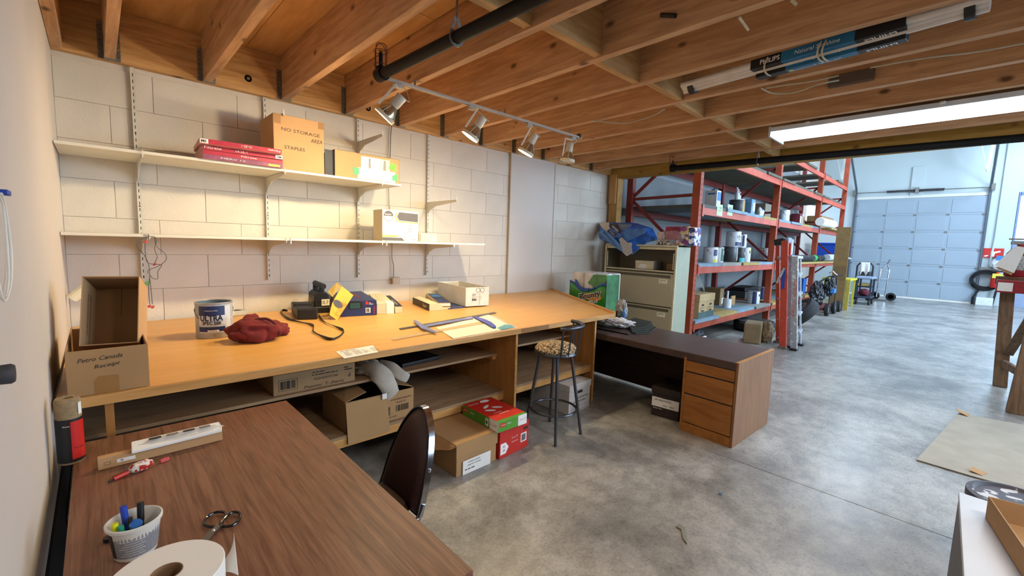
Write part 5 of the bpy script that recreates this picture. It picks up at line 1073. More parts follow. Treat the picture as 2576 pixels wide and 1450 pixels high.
for i in range(60): m.box((0, 0, 0), (0, 0, 0)) if False else m.poly([a + d_*(L_*i/60) - nrm*.001 + Vector((0,0,.0085)), a + d_*(L_*i/60+.003) - nrm*.001 + Vector((0,0,.0085)), a + d_*(L_*i/60+.003) - nrm*(.012 if i % 5 else .02) + Vector((0,0,.0085)), a + d_*(L_*i/60) - nrm*(.012 if i % 5 else .02) + Vector((0,0,.0085))], (0,0,1), .0004)
tag(m.build('tick_marks', M_WINK, t), kind='stuff')
M_TSQ = mat('blue_clear_acrylic', '7d86b8', .2, var=0, alpha=.85)
t = thing('t_square', 'blue acrylic T-square lying across the drawing pad', 'T-square')
def pl(pts, nm, m_, z, th=.004, k=7.25): return MB().poly([(v.x, v.y, z) for v in [flat(*Zc(*p_, k)) for p_ in pts]], (0,0,1), th).build(nm, m_, t)
pl([(480, 1070), (1380, 905), (1360, 875), (440, 1040)], 'blade', M_TSQ, BH+.0125); pl([(290, 955), (330, 948), (500, 1060), (720, 1172), (700, 1190), (430, 1100), (380, 1050)], 'head', M_TSQ, BH+.0165)
t = thing('french_curve', 'bright blue drafting curve with wavy edges on the drawing pad', 'drafting curve'); pl([(1375, 880), (1450, 882), (1600, 930), (1700, 975), (1795, 1055), (1790, 1082), (1740, 1080), (1600, 1000), (1480, 935)], 'curve', mat('royal_blue_plastic', '2f3fb0', .3), BH+.0125, .006)
t = thing('clear_ruler', 'transparent plastic ruler lying in front of the T-square', 'ruler'); pl([(-110, 1262), (1520, 950), (1600, 990), (-80, 1295)], 'rule', mat('clear_amber_film', 'd8c08c', .15, var=0, alpha=.45), BH+.0065, .002)
# ---------------- shelf things
def shelf_box(name, label, u0, u1, v, z, vt, dep, y, m, cat='box'):
    a = P(u0, v, y=y); b = P(u1, v, y=y); h = P((u0+u1)/2, vt, y=y).z - z; t = thing(name, label, cat, (a.x, y, z)); return t, b.x-a.x, dep, h
zt_ = ZT+.0235
t, w_, d_, h_ = shelf_box('storage_carton', 'tall brown carton handwritten NO STORAGE AREA STAPLES on the upper shelf', 690, 816, 430, zt_, 300, .40, SY+.005, M_CARDL)
h_ = P(705, 286, y=SY).z - zt_
B('carton', M_CARDL, (0, 0, 0), (w_, d_, h_), t, .004); f_ = FR('front', w_, d_, h_)
text(t, 'NO STORAGE', M_INK, f_, w_*.53, h_*.73, w=w_*.76, h=.028, rot=-.02); text(t, 'AREA', M_INK, f_, w_*.84, h_*.61, w=w_*.24, h=.034, shear=.2); text(t, 'STAPLES', M_INK, f_, w_*.4, h_*.41, w=w_*.4, h=.028)
decal(t, 'tape_patch', M_TAPE, f_, (0.0, h_*.82, w_*.14, h_*.99), .0006); decal(t, 'tape_patch', M_TAPE, f_, (w_*.88, h_*.86, w_, h_*.99), .0006)
# filter stack
M_FILT = mat('filter_pink', 'd9a39a', .8, var=.08, scale=30); M_FRED = mat('filter_red_edge', 'b02840', .5, var=.1, scale=20)
a = P(512, 392, y=SY-.03); b = P(712, 425, y=SY-.03); zf0 = zt_; prev = None
for i in range(4):
    th_ = .034 if i < 3 else .038; off = [(0, 0), (.0, .01), (-.005, .0), (-.03, -.05)][i]
    w_ = b.x - a.x; 
    t = thing('air_filter', ['bottom furnace air filter with white and purple edge print, lowest in the shelf stack', 'second air filter from the bottom of the shelf stack', 'air filter lettered 14-25-1, second from the top of the stack', 'topmost air filter lettered upside down, slid out over the stack'][i], 'air filter', (a.x+off[0], SY-.03+off[1], zf0), -.02*i, 'air filters stacked on the upper shelf')
    B('filter_frame', M_FILT, (0, .002, 0), (w_, .48, th_-.001), t, .002); B('printed_edge', M_FRED if i else mat('filter_purple_edge', '8d4a6a', .5, var=.2, scale=20), (0, 0, .0005), (w_, .0018, th_-.0015), t); f_ = FR('front', w_, .3, th_)
    if i == 1: text(t, 'Filtrete', M_WINK, f_, w_*.55, th_*.5, w=w_*.2, h=.014)
    if i == 0: text(t, 'MERV 12', M_WINK, f_, w_*.35, th_*.5, w=w_*.3, h=.012); decal(t, 'orange_print', M_YEL, f_, (w_*.8, .006, w_*.96, .022), .0006)
    if i == 2:
        text(t, 'Filtrete', M_WINK, f_, w_*.12, th_*.52, w=w_*.2, h=.02); text(t, '14-25-1', M_WINK, f_, w_*.46, th_*.5, w=w_*.14, h=.018); decal(t, 'logo_patch', M_WINK, f_, (w_*.9, 0.002, w_*.995, th_-.003), .0006); text(t, '3M', M_INK, f_, w_*.947, th_*.48, w=w_*.06, h=.018, off=.003, bold=.02)
    if i == 3:
        text(t, '15-20-1', M_WINK, f_, w_*.55, th_*.5, w=w_*.13, h=.018, rot=PI); text(t, 'Filtrete', M_WINK, f_, w_*.9, th_*.5, w=w_*.16, h=.018, rot=PI); decal(t, 'logo_patch', M_WINK, f_, (w_*.005, .002, w_*.1, th_-.003), .0006); text(t, '3M', M_INK, f_, w_*.05, th_*.48, w=w_*.06, h=.018, off=.003, rot=PI, bold=.02)
    zf0 += th_
# low box with papers
t, w_, d_, h_ = shelf_box('open_file_box', 'low brown box with green tape and papers, open at its left end', 843, 1004, 450, zt_, 390, .36, SY+.02, M_CARDL)
h_ = P(925, 388, y=SY).z - zt_
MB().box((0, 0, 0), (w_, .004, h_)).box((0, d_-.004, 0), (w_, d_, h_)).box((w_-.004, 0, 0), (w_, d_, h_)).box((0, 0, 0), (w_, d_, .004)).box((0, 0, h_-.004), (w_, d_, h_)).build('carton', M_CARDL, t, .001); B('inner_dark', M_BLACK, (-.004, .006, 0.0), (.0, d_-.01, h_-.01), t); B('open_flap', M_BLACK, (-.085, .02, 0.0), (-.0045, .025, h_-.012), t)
f_ = FR('front', w_, d_, h_); decal(t, 'paper_card', M_PAPER, f_, (w_*.33, .006, w_*.93, h_*.45), .002); decal(t, 'clear_pouch', mat('pouch_film', 'cfc9c2', .15), f_, (w_*.38, h_*.45, w_*.84, h_*.9), .0015)
for i in range(5): decal(t, 'pouch_paper', (M_PAPER, mat('grey_ink'), M_PAPER, M_CREAM, mat('grey_ink'))[i], f_, [(w_*(.41+.08*i), h_*.46), (w_*(.46+.08*i), h_*.46), (w_*(.45+.08*i), h_*.86), (w_*(.42+.08*i), h_*.86)], .0006, .0016)
decal(t, 'green_tape_piece', mat('green_masking', '3ca35e', .5), f_, [(w_*.25, h_*.42), (w_*.35, h_*.42), (w_*.35, h_*.2), (w_*.32, h_*.12), (w_*.27, h_*.18)], .001, .0022); decal(t, 'green_tape_piece', mat('green_masking'), f_, [(w_*.88, h_*.12), (w_*.97, h_*.08), (w_*.98, h_*.4), (w_*.93, h_*.36), (w_*.88, h_*.3)], .001, .0022)
decal(t, 'lime_note', mat('lime_note', '6fe03a', .6), f_, [(w_*.82, h_*.58), (w_*.92, h_*.5), (w_*.95, h_*.74), (w_*.86, h_*.84)], .001, .003)
# green and white binder box on the lower shelf
zl_ = ZL+.0235
t, w_, d_, h_ = shelf_box('binder_box', 'white box with green chevrons and dark bands on the lower shelf', 962, 1052, 600, zl_, 533, .20, SY+.05, M_WHITE)
h_ = P(990, 529, y=SY+.05).z - zl_; B('carton', mat('white_box_gloss', 'e4e2d2', .4), (0, 0, 0), (w_, d_, h_), t, .002); B('side_face', mat('beige_side', 'bfae90', .5), (-.0015, .0, 0), (-.0002, d_, h_), t); f_ = FR('front', w_, d_, h_); M_CH = mat('chevron_grey', '5b5652', .5); M_LG = mat('chevron_green', '9cc832', .5)
decal(t, 'green_chevron', M_LG, f_, [(w_*.32, h_*.80), (w_*.40, h_*.95), (w_*.99, h_*.93), (w_*.99, h_*.60), (w_*.40, h_*.63)], .0008); decal(t, 'white_chevron', M_WINK, f_, [(w_*.36, h_*.80), (w_*.43, h_*.965), (w_*.99, h_*.965), (w_*.99, h_*.635), (w_*.43, h_*.66)], .0008, .0009); decal(t, 'grey_chevron', M_CH, f_, [(w_*.39, h_*.80), (w_*.45, h_*.95), (w_*.985, h_*.93), (w_*.985, h_*.65), (w_*.45, h_*.68)], .0008, .0018)
MB().poly([f_[0]+f_[1]*(w_*.16+h_*.17*math.cos(q))+f_[2]*(h_*.8+h_*.17*math.sin(q)) - Vector((0,.0005,0)) for q in [i*PI/14 for i in range(28)]], (0,-1,0), .0008).build('round_logo', M_CH, t)
MB().poly([f_[0]+f_[1]*(w_*.16+h_*.155*math.cos(q))+f_[2]*(h_*.8+h_*.155*math.sin(q)) - Vector((0,.0014,0)) for q in [PI + i*PI/14 for i in range(15)]], (0,-1,0), .0006).build('round_logo_base', M_WINK, t)
text(t, 'basic', M_WINK, f_, w_*.15, h_*.86, w=w_*.17, h=.018, off=.003); text(t, 'Kato', M_CH, f_, w_*.16, h_*.74, w=w_*.09, h=.018, off=.003)
decal(t, 'green_band', M_LG, f_, (0, h_*.13, w_*.42, h_*.18), .0008); decal(t, 'grey_band', M_CH, f_, [(0, .003), (w_*.6, .003), (w_*.53, h_*.11), (0, h_*.11)], .0008)
decal(t, 'address_card', M_WINK, f_, (w_*.60, h_*.05, w_*.92, h_*.53), .0008)
m = MB(); o_ = f_[0]
for i in range(12):
    for (xx, zz_, ww, hh) in ((w_*.61+w_*.3*i/12, h_*.515, .008, .004), (w_*.61+w_*.3*i/12, h_*.055, .008, .004), (w_*.605, h_*.06+h_*.45*i/12, .004, .007), (w_*.905, h_*.06+h_*.45*i/12, .004, .007)): m.box((xx, -.0025, zz_), (xx+ww, -.0018, zz_+hh))
tag(m.build('red_dashes', M_RED, t), kind='stuff'); MB().tube([f_[0]+f_[1]*(w_*.76+.02*math.cos(q))+f_[2]*(h_*.38+.02*math.sin(q)) - Vector((0,.002,0)) for q in [i*PI/9 for i in range(18)]], .002, 4, closed=True).build('ring_print', M_RED, t); lines(t, M_INK, f_, w_*.68, h_*.2, w_*.18, 1, .01, .004)
t, w_, d_, h_ = shelf_box('small_cream_box', 'small cream carton lying right of the green and white box', 1054, 1099, 600, zl_, 587, .13, SY+.04, M_CREAM); B('carton', mat('pale_cream_box', 'ded6b4', .6), (0, 0, 0), (w_, d_, h_), t, .002); decal(t, 'print_mark', M_CARD, FR('front', w_, d_, h_), (.008, .006, .02, h_-.006), .0006); decal(t, 'print_mark', mat('pale_teal', 'b5cdb8', .5), FR('front', w_, d_, h_), (w_*.6, .004, w_*.95, h_*.4), .0006)
# small clips on the lower shelf edge and telephone wire with box
for i, u in enumerate((732, 973, 1143)):
    q = P(u, 612, y=SY-.006); t = thing('shelf_clip', ('small white clip on the lower shelf front edge, left one', 'small white clip on the lower shelf edge under the green box', 'small white clip near the right end of the lower shelf')[i], 'clip', (q.x, SY-.002, ZL)); MB().box((-.004, -.006, -.028), (.004, -.001, .02)).box((-.004, -.006, .017), (.004, .02, .024)).build('clip_body', M_WHITE, t); MB().poly([(-.004, -.001, -.028), (.004, -.001, -.028), (.004, .012, -.003), (-.004, .012, -.003)], (0,0,1), .002).build('clip_tab', M_WHITE, t)
wy_ = WY-.03
t = thing('telephone_wire', 'thin grey wires running down the block wall to a small junction box', 'wire')
pts = [(981, 312), (978, 340), (976, 400), (978, 470), (979, 530)]; MB().tube(smooth_path([P(u, v, y=wy_) for u, v in pts], 4), .004, 6).build('wire', mat('dull_wire', '9a8f7c', .6), t); MB().tube(smooth_path([P(u+5, v, y=wy_) for u, v in pts[:3]] + [P(979, 470, y=wy_)], 4), .004, 6).build('wire', M_CORD, t)
MB().tube(smooth_path([P(u, v, y=wy_) for u, v in ((986, 612), (986, 650), (990, 668), (990, 700))], 4), .005, 6).build('wire', mat('dull_wire'), t)
q = P(994, 706, y=wy_); t = thing('junction_box', 'small beige telephone junction box on the block wall above the bench', 'junction box', (q.x, WY-.024, q.z)); B('cover', mat('beige_plastic', 'bba98f', .5), (-.048, -.04, -.04), (.048, 0, .04), t, .008)
# ---------------- under the bench
a = P(688, 1003, z=ZSU); yq = YSU+.03; a = P(688, 1000, y=yq); b = P(893, 965, y=yq)
t = thing('tshirt_carton', 'flat brown carton handwritten Painter T-Shirts on the shelf under the bench', 'box', (a.x, yq, ZSU+.001)); w_ = b.x-a.x; h_ = P(790, 930, y=yq).z-ZSU; h_ = min(max(h_, .12), BH-.06-ZSU); B('carton', mat('carton_dim', '9a7a55', .85, var=.05), (0, 0, 0), (w_, .5, h_), t, .003); f_ = FR('front', w_, .5, h_)
bars(t, M_INK, f_, w_*.08, h_*.25, w_*.17, h_*.4, 12); MB().tube([f_[0]+f_[1]*x_+f_[2]*z_-Vector((0,.001,0)) for x_, z_ in ((w_*.06, h_*.18), (w_*.27, h_*.18), (w_*.27, h_*.72), (w_*.06, h_*.72))], .0012, 4, closed=True).build('frame_print', M_INK, t)
text(t, 'Painter T-Shirts', M_INK, f_, w_*.6, h_*.16, w=w_*.5, h=.02, shear=.2); text(t, 'SKU # 659-0731', M_INK, f_, w_*.62, h_*.5, w=w_*.3, h=.016, rot=PI); lines(t, M_INK, f_, w_*.45, h_*.82, w_*.32, 2, .018, .006); text(t, 'P', M_INK, f_, w_*.92, h_*.4, h=.03, rot=PI); lines(t, M_INK, f_, w_*.86, h_*.8, w_*.1, 2, .016, .008)
# open envelope carton on the lower shelf
a = P(945-0, 1110, y=YSL-.02); yq = YSL+.03
a = P(876, 1080, y=yq); b = P(1040, 1040, y=yq); zq = ZSL+.001
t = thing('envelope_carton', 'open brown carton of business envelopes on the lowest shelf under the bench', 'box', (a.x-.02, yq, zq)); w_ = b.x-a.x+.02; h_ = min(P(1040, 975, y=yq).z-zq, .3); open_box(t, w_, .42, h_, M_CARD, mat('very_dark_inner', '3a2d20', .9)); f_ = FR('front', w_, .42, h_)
bars(t, M_INK, f_, w_*.72, h_*.28, w_*.2, h_*.22, 14, seed=4); bars(t, M_INK, f_, w_*.58, h_*.2, w_*.06, h_*.3, 6, seed=5); text(t, '#10 BUSINESS ENVELOPES', M_INK, f_, w_*.8, h_*.72, w=w_*.32, h=.014); text(t, '28 #96-072', M_INK, f_, w_*.8, h_*.60, w=w_*.16, h=.012); lines(t, M_INK, f_, w_*.55, h_*.12, w_*.4, 1, .01, .004)
# flaps: one hanging down the front, two folded back
MB().poly([(0.0, -.004, h_), (w_*.58, -.004, h_-.005), (w_*.585, -.04, h_-.27), (.0, -.045, h_-.28)], (0,-1,.15), .004).build('front_flap', M_CARD, t)
MB().poly([(0, 0, h_), (0, .42, h_), (.16, .40, h_+.05), (.17, .04, h_+.03)], (0,0,1), .004).build('side_flap', M_CARD, t); MB().poly([(w_, .02, h_), (w_, .42, h_), (w_-.22, .40, h_+.03), (w_-.2, .06, h_+.06)], (0,0,1), .004).build('side_flap', M_CARD, t)
# white work sweater hanging off the upper shelf
M_KNIT = mat('white_knit', 'b9b2a6', .95, var=.08, scale=12, bump=.5, bscale=140)
q = P(940, 945, y=YSU-.02); t = thing('white_sweater', 'white knitted sweater draped over the shelf edge under the bench', 'sweater', (0, 0, 0))
def sleeve(pts, rs, nm):
    sp_ = smooth_path(pts, 6); mb = MB(); n_ = 14; vs = []; fs = []; 
    for i, c in enumerate(sp_):
        f = i/(len(sp_)-1)*(len(rs)-1); k_ = int(min(f, len(rs)-2)); r_ = rs[k_] + (rs[k_+1]-rs[k_])*(f-k_); d = (sp_[min(i+1, len(sp_)-1)]-sp_[max(i-1, 0)]).normalized(); a_ = d.cross(Vector((0,1,0))).normalized(); b_ = d.cross(a_)
        for j in range(n_):
            w2 = 1 + .16*noise.noise(Vector((c.x*14+math.cos(j)*1.5, c.z*18, j*.7))); vs.append(c + a_*math.cos(2*PI*j/n_)*r_*w2 + b_*math.sin(2*PI*j/n_)*r_*.42*w2)
    for i in range(len(sp_)-1):
        for j in range(n_): fs.append((i*n_+j, i*n_+(j+1)%n_, (i+1)*n_+(j+1)%n_, (i+1)*n_+j))
    fs.append(tuple(range(n_))); fs.append(tuple(range((len(sp_)-1)*n_, len(sp_)*n_))); return mb.add(vs, fs).build(nm, M_KNIT, t, smooth=True, sub=1)
yy_ = YSU-.06
sleeve([P(915, 928, y=YSU+.12), P(945, 935, y=YSU-.0), P(968, 955, y=yy_), P(985, 990, y=yy_)], [.05, .075, .072, .066], 'sleeve'); sleeve([P(955, 920, y=YSU+.1), P(985, 928, y=YSU), P(1010, 945, y=yy_), P(1026, 952, y=yy_)], [.05, .05, .042, .038], 'sleeve')
sleeve([P(978, 983, y=yy_-.004), P(988, 996, y=yy_-.01)], [.07, .064], 'cuff'); b_ = blob('bundle', M_KNIT, t, tuple(P(925, 925, y=YSU+.16)), (.11, .12, .06), .2, 2.5, 4, 4, flat=ZSU+.002, crease=.3)
q = P(967, 998, y=yy_-.03); B('care_label', M_PAPER, (q.x-.016, q.y, q.z-.02), (q.x+.02, q.y+.002, q.z+.02), t)
q = P(1030, 908, y=YSU+.3); t = thing('black_folder', 'flat black folder lying on the upper shelf under the bench', 'folder', (q.x, YSU+.28, ZSU+.001), .1); B('cover', M_BLACK, (-.2, -.16, 0), (.2, .16, .03), t, .006); B('elastic_band', M_DKGREY, (.12, -.161, .0301), (.135, .161, .0315), t)
q = P(1350, 850, y=3.5); t = thing('dim_carton', 'brown carton at the back of the right bench compartment', 'box', (DVX+.5, 3.5, ZR2+.001)); B('carton_body', mat('carton_dim'), (-.1, 0, 0), (.35, .3, .14), t, .004)
t = thing('grey_bag', 'grey plastic bag hanging against the divider in the right compartment', 'bag', (DVX+.03, 3.05, ZR2+.001)); blob('bag_body', mat('grey_film', '6a6a68', .4), t, (.05, 0, .08), (.045, .12, .08), .2, 2, 3, 3, flat=0)
# ---------------- boxes on the floor in front of the bench
a = P(1147, 1205, z=0); b = P(1243, 1155, z=0); w_ = (b-a).length; t = thing('flat_lid_carton', 'brown lidded paper carton with a torn lid corner on the floor', 'box', (a.x, a.y, .001), 0.02); h_ = .245; d_ = .50; w_ = .40
B('carton', M_CARD, (.008, .008, 0), (w_-.008, d_-.008, h_-.01), t, .003); MB().poly([(0, 0, h_-.105), (w_, 0, h_-.105), (w_, 0, h_), (0, 0, h_)], (0,1,0), .005).build('lid_front', M_CARD, t, .001); B('lid_top', M_CARD, (0, 0, h_-.004), (w_, d_, h_), t, .002); B('lid_right', M_CARD, (w_-.005, 0, h_-.105), (w_, d_, h_), t, .001)
MB().poly([(0, .0, h_), (0, d_, h_), (-.05, d_, h_-.06), (-.06, .16, h_-.075), (-.045, .13, h_-.065), (-.04, .06, h_-.045), (-.02, .04, h_-.04), (0, .0, h_-.01)], (-.8,0,.6), .003).build('torn_flap', M_CARDL, t)
f_ = FR('front', w_, d_, h_); decal(t, 'label_sticker', M_PAPER, f_, (w_*.15, .0, w_*.82, .105), .0008, -.0065+.0065+.0); text(t, 'simply paper', M_INK, f_, w_*.42, .085, w=w_*.3, h=.013, shear=.3, off=.0015); text(t, 'papier simply', M_INK, f_, w_*.42, .062, w=w_*.32, h=.013, shear=.3, off=.0015); lines(t, M_INK, f_, w_*.2, .03, w_*.5, 1, .02, .007)
o = [c_ for c_ in t.children if c_.name.startswith('lid_front')]
a = P(1256, 1158, z=0); b = P(1328, 1122, z=0); t = thing('red_paper_carton', 'open-topped red paper carton on the floor under the copy paper pack', 'box', (a.x, a.y, .001), math.atan2(b.y-a.y, b.x-a.x)); w_ = (b-a).length; d_ = .45; h_ = .232
M_REDB = mat('red_carton', 'c4281c', .45); open_box(t, w_, d_, h_, M_REDB, M_CARDIN); f_ = FR('front', w_, d_, h_)
decal(t, 'white_arrow_tag', M_WINK, f_, [(w_*.03, .03), (w_*.2, .03), (w_*.3, .075), (w_*.2, .12), (w_*.03, .12)], .0008); text(t, '92', M_RED, f_, w_*.14, .092, h=.018, off=.0025); text(t, '20', M_RED, f_, w_*.14, .06, h=.018, off=.0025); decal(t, 'barcode_label', M_WINK, f_, (w_*.72, .06, w_*.93, .135), .0008); bars(t, M_INK, f_, w_*.75, .07, w_*.15, .055, 9); text(t, '11 x 17', M_WINK, f_, w_*.5, .135, w=w_*.2, h=.016); text(t, '2500 sheets', M_WINK, f_, w_*.5, .10, w=w_*.22, h=.009); decal(t, 'black_tag', M_INK, f_, (w_*.8, .16, w_*.97, .18), .0008)
# copy paper pack resting on both
zp = .25; a = P(1254, 1090, z=zp); b = P(1323, 1065, z=zp); c = P(1148, 1037, z=zp)
t = thing('copy_paper_pack', 'red and green box of copy paper resting on the two floor cartons', 'box', (a.x, a.y, zp-.002), math.atan2(b.y-a.y, b.x-a.x)); w_ = .30; d_ = .455; h_ = .085; M_GRB = mat('green_carton', '55962c', .45)
B('carton', M_GRB, (0, 0, 0), (w_, d_, h_), t, .002); B('red_lid_print', M_REDB, (.001, .03, h_), (w_-.001, d_-.001, h_+.001), t); f_ = FR('front', w_, d_, h_); l_ = FR('left', w_, d_, h_); tp = (Vector((0, 0, h_+.001)), Vector((1,0,0)), Vector((0,1,0)), Vector((0,0,1)))
decal(t, 'white_end', M_WINK, f_, (w_*.68, .001, w_-.002, h_-.001), .0008); decal(t, 'brand_patch', M_RED, f_, (w_*.05, h_*.45, w_*.24, h_*.8), .0008); text(t, 'STAPLES', M_WINK, f_, w_*.145, h_*.62, w=w_*.15, h=.01, off=.0025); text(t, 'copies', M_WINK, f_, w_*.35, h_*.62, w=w_*.14, h=.014); text(t, '11 x 17', M_RED, f_, w_*.84, h_*.55, w=w_*.2, h=.016, off=.0025)
decal(t, 'white_end', M_WINK, l_, (d_*.76, .001, d_-.002, h_-.001), .0008); decal(t, 'brand_patch', M_RED, l_, (d_*.02, h_*.45, d_*.17, h_*.8), .0008); text(t, 'STAPLES', M_WINK, l_, d_*.095, h_*.62, w=d_*.12, h=.012, off=.0025); text(t, 'copies', M_WINK, l_, d_*.28, h_*.6, w=d_*.13, h=.02); text(t, '11 x 17', M_RED, l_, d_*.87, h_*.5, w=d_*.16, h=.022, off=.0025); decal(t, 'tree_badge', M_WINK, l_, (d_*.65, h_*.12, d_*.73, h_*.85), .0008); decal(t, 'tree_mark', M_INK, l_, [(d_*.665, h_*.35), (d_*.69, h_*.75), (d_*.715, h_*.35)], .0008, .001)
for i, (x_, y_, r_) in enumerate(((.12, .30, .5), (.19, .24, -.6), (.10, .22, 2.6))):
    MB().poly([tp[0] + Vector((x_ + .045*math.cos(q)*math.cos(r_) - .016*math.sin(q)*math.sin(r_), y_ + .045*math.cos(q)*math.sin(r_) + .016*math.sin(q)*math.cos(r_), 0)) for q in [k*PI/8 for k in range(16)]], (0,0,1), .0008).build('leaf_print', mat('pale_leaf', 'c8d2d0', .5), t)
text(t, 'copies', M_WINK, tp, .16, .12, w=.1, h=.02); lines(t, M_WINK, tp, .08, .15, .18, 1, .012, .004); decal(t, 'white_arrow_tag', M_WINK, tp, [(.14, .40), (.2, .38), (.24, .40), (.22, .43), (.16, .43)], .0008); text(t, 'RECYCLED', M_WINK, tp, .07, .40, w=.1, h=.02)
# bankers boxes
def bankers(label, a, b, h, d, m, ml, lines_, rz=None, group='archive boxes on the floor'):
    w = (b-a).length; t = thing('archive_box', label, 'box', (a.x, a.y, .001), math.atan2(b.y-a.y, b.x-a.x) if rz is None else rz, group)
    B('carton', m, (.004, .004, 0), (w-.004, d, h-.01), t, .003); l_ = MB().box((-.003, -.004, h-.065), (w+.003, d+.006, h)).build('lid', ml, t, .003); B('hand_hole', M_INK, (w*.5-.04, -.0005, h-.105), (w*.5+.04, .0035, h-.078), t); return t, w
a = P(1392, 1047, z=0); b = P(1483, 1020, z=0); hz_ = P(1392, 968, y=a.y).z
a = P(1430, 1047, z=0); b = P(1483, 1024, z=0)
t, w_ = bankers('white archive box with handwriting on the floor behind the bar stool', a, b + (b-a)*.0, .30, .50, mat('white_box_board', 'c6c4c4', .6), mat('white_box_board'), None)
f_ = FR('front', w_, .4, .27); text(t, 'Purchasing', M_INK, f_, w_*.6, .15, w=w_*.55, h=.02, shear=.2); text(t, 'Weekly Labor', M_INK, f_, w_*.5, .11, w=w_*.6, h=.018, shear=.2); lines(t, mat('grey_ink'), f_, w_*.1, .08, w_*.8, 5, .015, .003)
a = P(1635, 1040, z=0); b = P(1705, 1062, z=0); hh_ = P(1640, 978, y=a.y).z
t, w_ = bankers('dark brown and white archive box lettered AP INVOICES under the desk', P(1636, 1043, z=0), P(1706, 1063, z=0), .30, .40, mat('dark_walnut_print', '2f2420', .5, var=.2, scale=20), mat('dark_walnut_print'), None)
f_ = FR('front', w_, .4, .3); decal(t, 'white_label_print', M_WINK, f_, (w_*.02, .10, w_*.98, .195), .0008, -.003); f2 = (f_[0]-Vector((0, 0, 0)), f_[1], f_[2], f_[3]); text(t, 'AP INVOICES', M_INK, f2, w_*.42, .172, w=w_*.6, h=.022, off=.003); text(t, '2003 - 2004', M_INK, f2, w_*.62, .125, w=w_*.4, h=.014, off=.003); text(t, 'Bankers Box', M_WINK, f2, w_*.25, .085, w=w_*.32, h=.013, off=.003)
# ================================================================== ON THE WALNUT TABLE, LEFT WALL, CABINET TOP
a = P(185, 1165, z=TZ); r = SZ(P(185, 1100, y=a.y), 62)/2
t = thing('roller_pack', 'tall paint-roller pack in black and red wrap at the table corner by the wall', 'roller pack', (WX+.062, 2.40, TZ+.001)); r = .039; hh = .262
MB().lathe([(r, 0), (r, hh-.01), (r*.9, hh), (r*.45, hh), (r*.4, hh-.03), (0, hh-.03)], n=20, sy=1).build('roller_nap', mat('tan_nap', '9a8463', .95, var=.15, scale=60, bump=.5, bscale=200), t, smooth=True)
def wrap(m_, a0, a1, z0, z1, R_, nm): 
    q = MB(); nn = 30
    for i in range(nn):
        b1 = a0+(a1-a0)*i/nn; b2 = a0+(a1-a0)*(i+1)/nn; q.add([(R_*math.cos(b1), R_*math.sin(b1), z0), (R_*math.cos(b2), R_*math.sin(b2), z0), (R_*math.cos(b2), R_*math.sin(b2), z1), (R_*math.cos(b1), R_*math.sin(b1), z1)], [(0,1,2,3)])
    return q.build(nm, m_, t, smooth=True)
wrap(M_BLACK, 0, 2*PI, .008, hh*.70, r*1.035, 'wrap'); wrap(mat('bright_red_label', 'c8201a', .4), -1.45, -.2, .02, hh*.66, r*1.06, 'red_label'); wrap(M_PAPER, -.75, -.35, hh*.75, hh*.93, r*1.04, 'barcode_sticker'); textcyl(t, 'Simms', M_WINK, r*1.07, .006, -1.75, hh*.6, .02); textcyl(t, 'Pro Select', M_INK, r*1.09, .008, -.8, hh*.25, .04)
# long carton + wrapped blind
a = P(247, 1186, z=TZ); b = P(560, 1108, z=TZ); rz = math.atan2(b.y-a.y, b.x-a.x)
t = thing('long_thin_carton', 'long thin brown carton lying across the walnut table', 'box', (a.x, a.y, TZ+.001), rz); L_ = (b-a).length; h_ = .046
B('carton', M_CARDL, (0, 0, 0), (L_, .032, h_), t, .0015); f_ = FR('front', L_, .032, h_); MB().tube([f_[0]+f_[1]*x_+f_[2]*z_-Vector((0,.0006,0)) for x_, z_ in ((.018, .016), (.036, .016), (.036, .026), (.018, .026))], .0006, 4, closed=True).build('symbol_print', M_INK, t); decal(t, 'white_sticker', M_PAPER, f_, (.055, .014, .11, .028), .0006); text(t, 'PJ', M_INK, f_, .07, .021, h=.008, off=.002)
t = thing('wrapped_hardware', 'plastic-wrapped white packet lying on the long thin carton', 'packet', (a.x, a.y, TZ+h_+.002), rz+.015)
MB().poly([(L_*.24, -.024, -.004), (L_*.99, -.02, -.004), (L_*1.0, .0, .008), (L_*.99, .034, .016), (L_*.25, .036, .014)], (0,0,1), .012).build('card_insert', M_PAPER, t, .003)
blob('film_wrap', mat('glossy_film', 'd8d4d0', .08, var=0, alpha=.35, spec=1.0), t, (L_*.66, .012, .012), (L_*.35, .026, .016), .12, 4, 3, 4)
for i in range(4): B('dark_window', (M_BLACK, mat('shiny_grey', '8e8a86', .2, .5))[i % 2], (L_*(.38+.14*i), .004, .0265), (L_*(.48+.14*i), .022, .0285), t, .001)
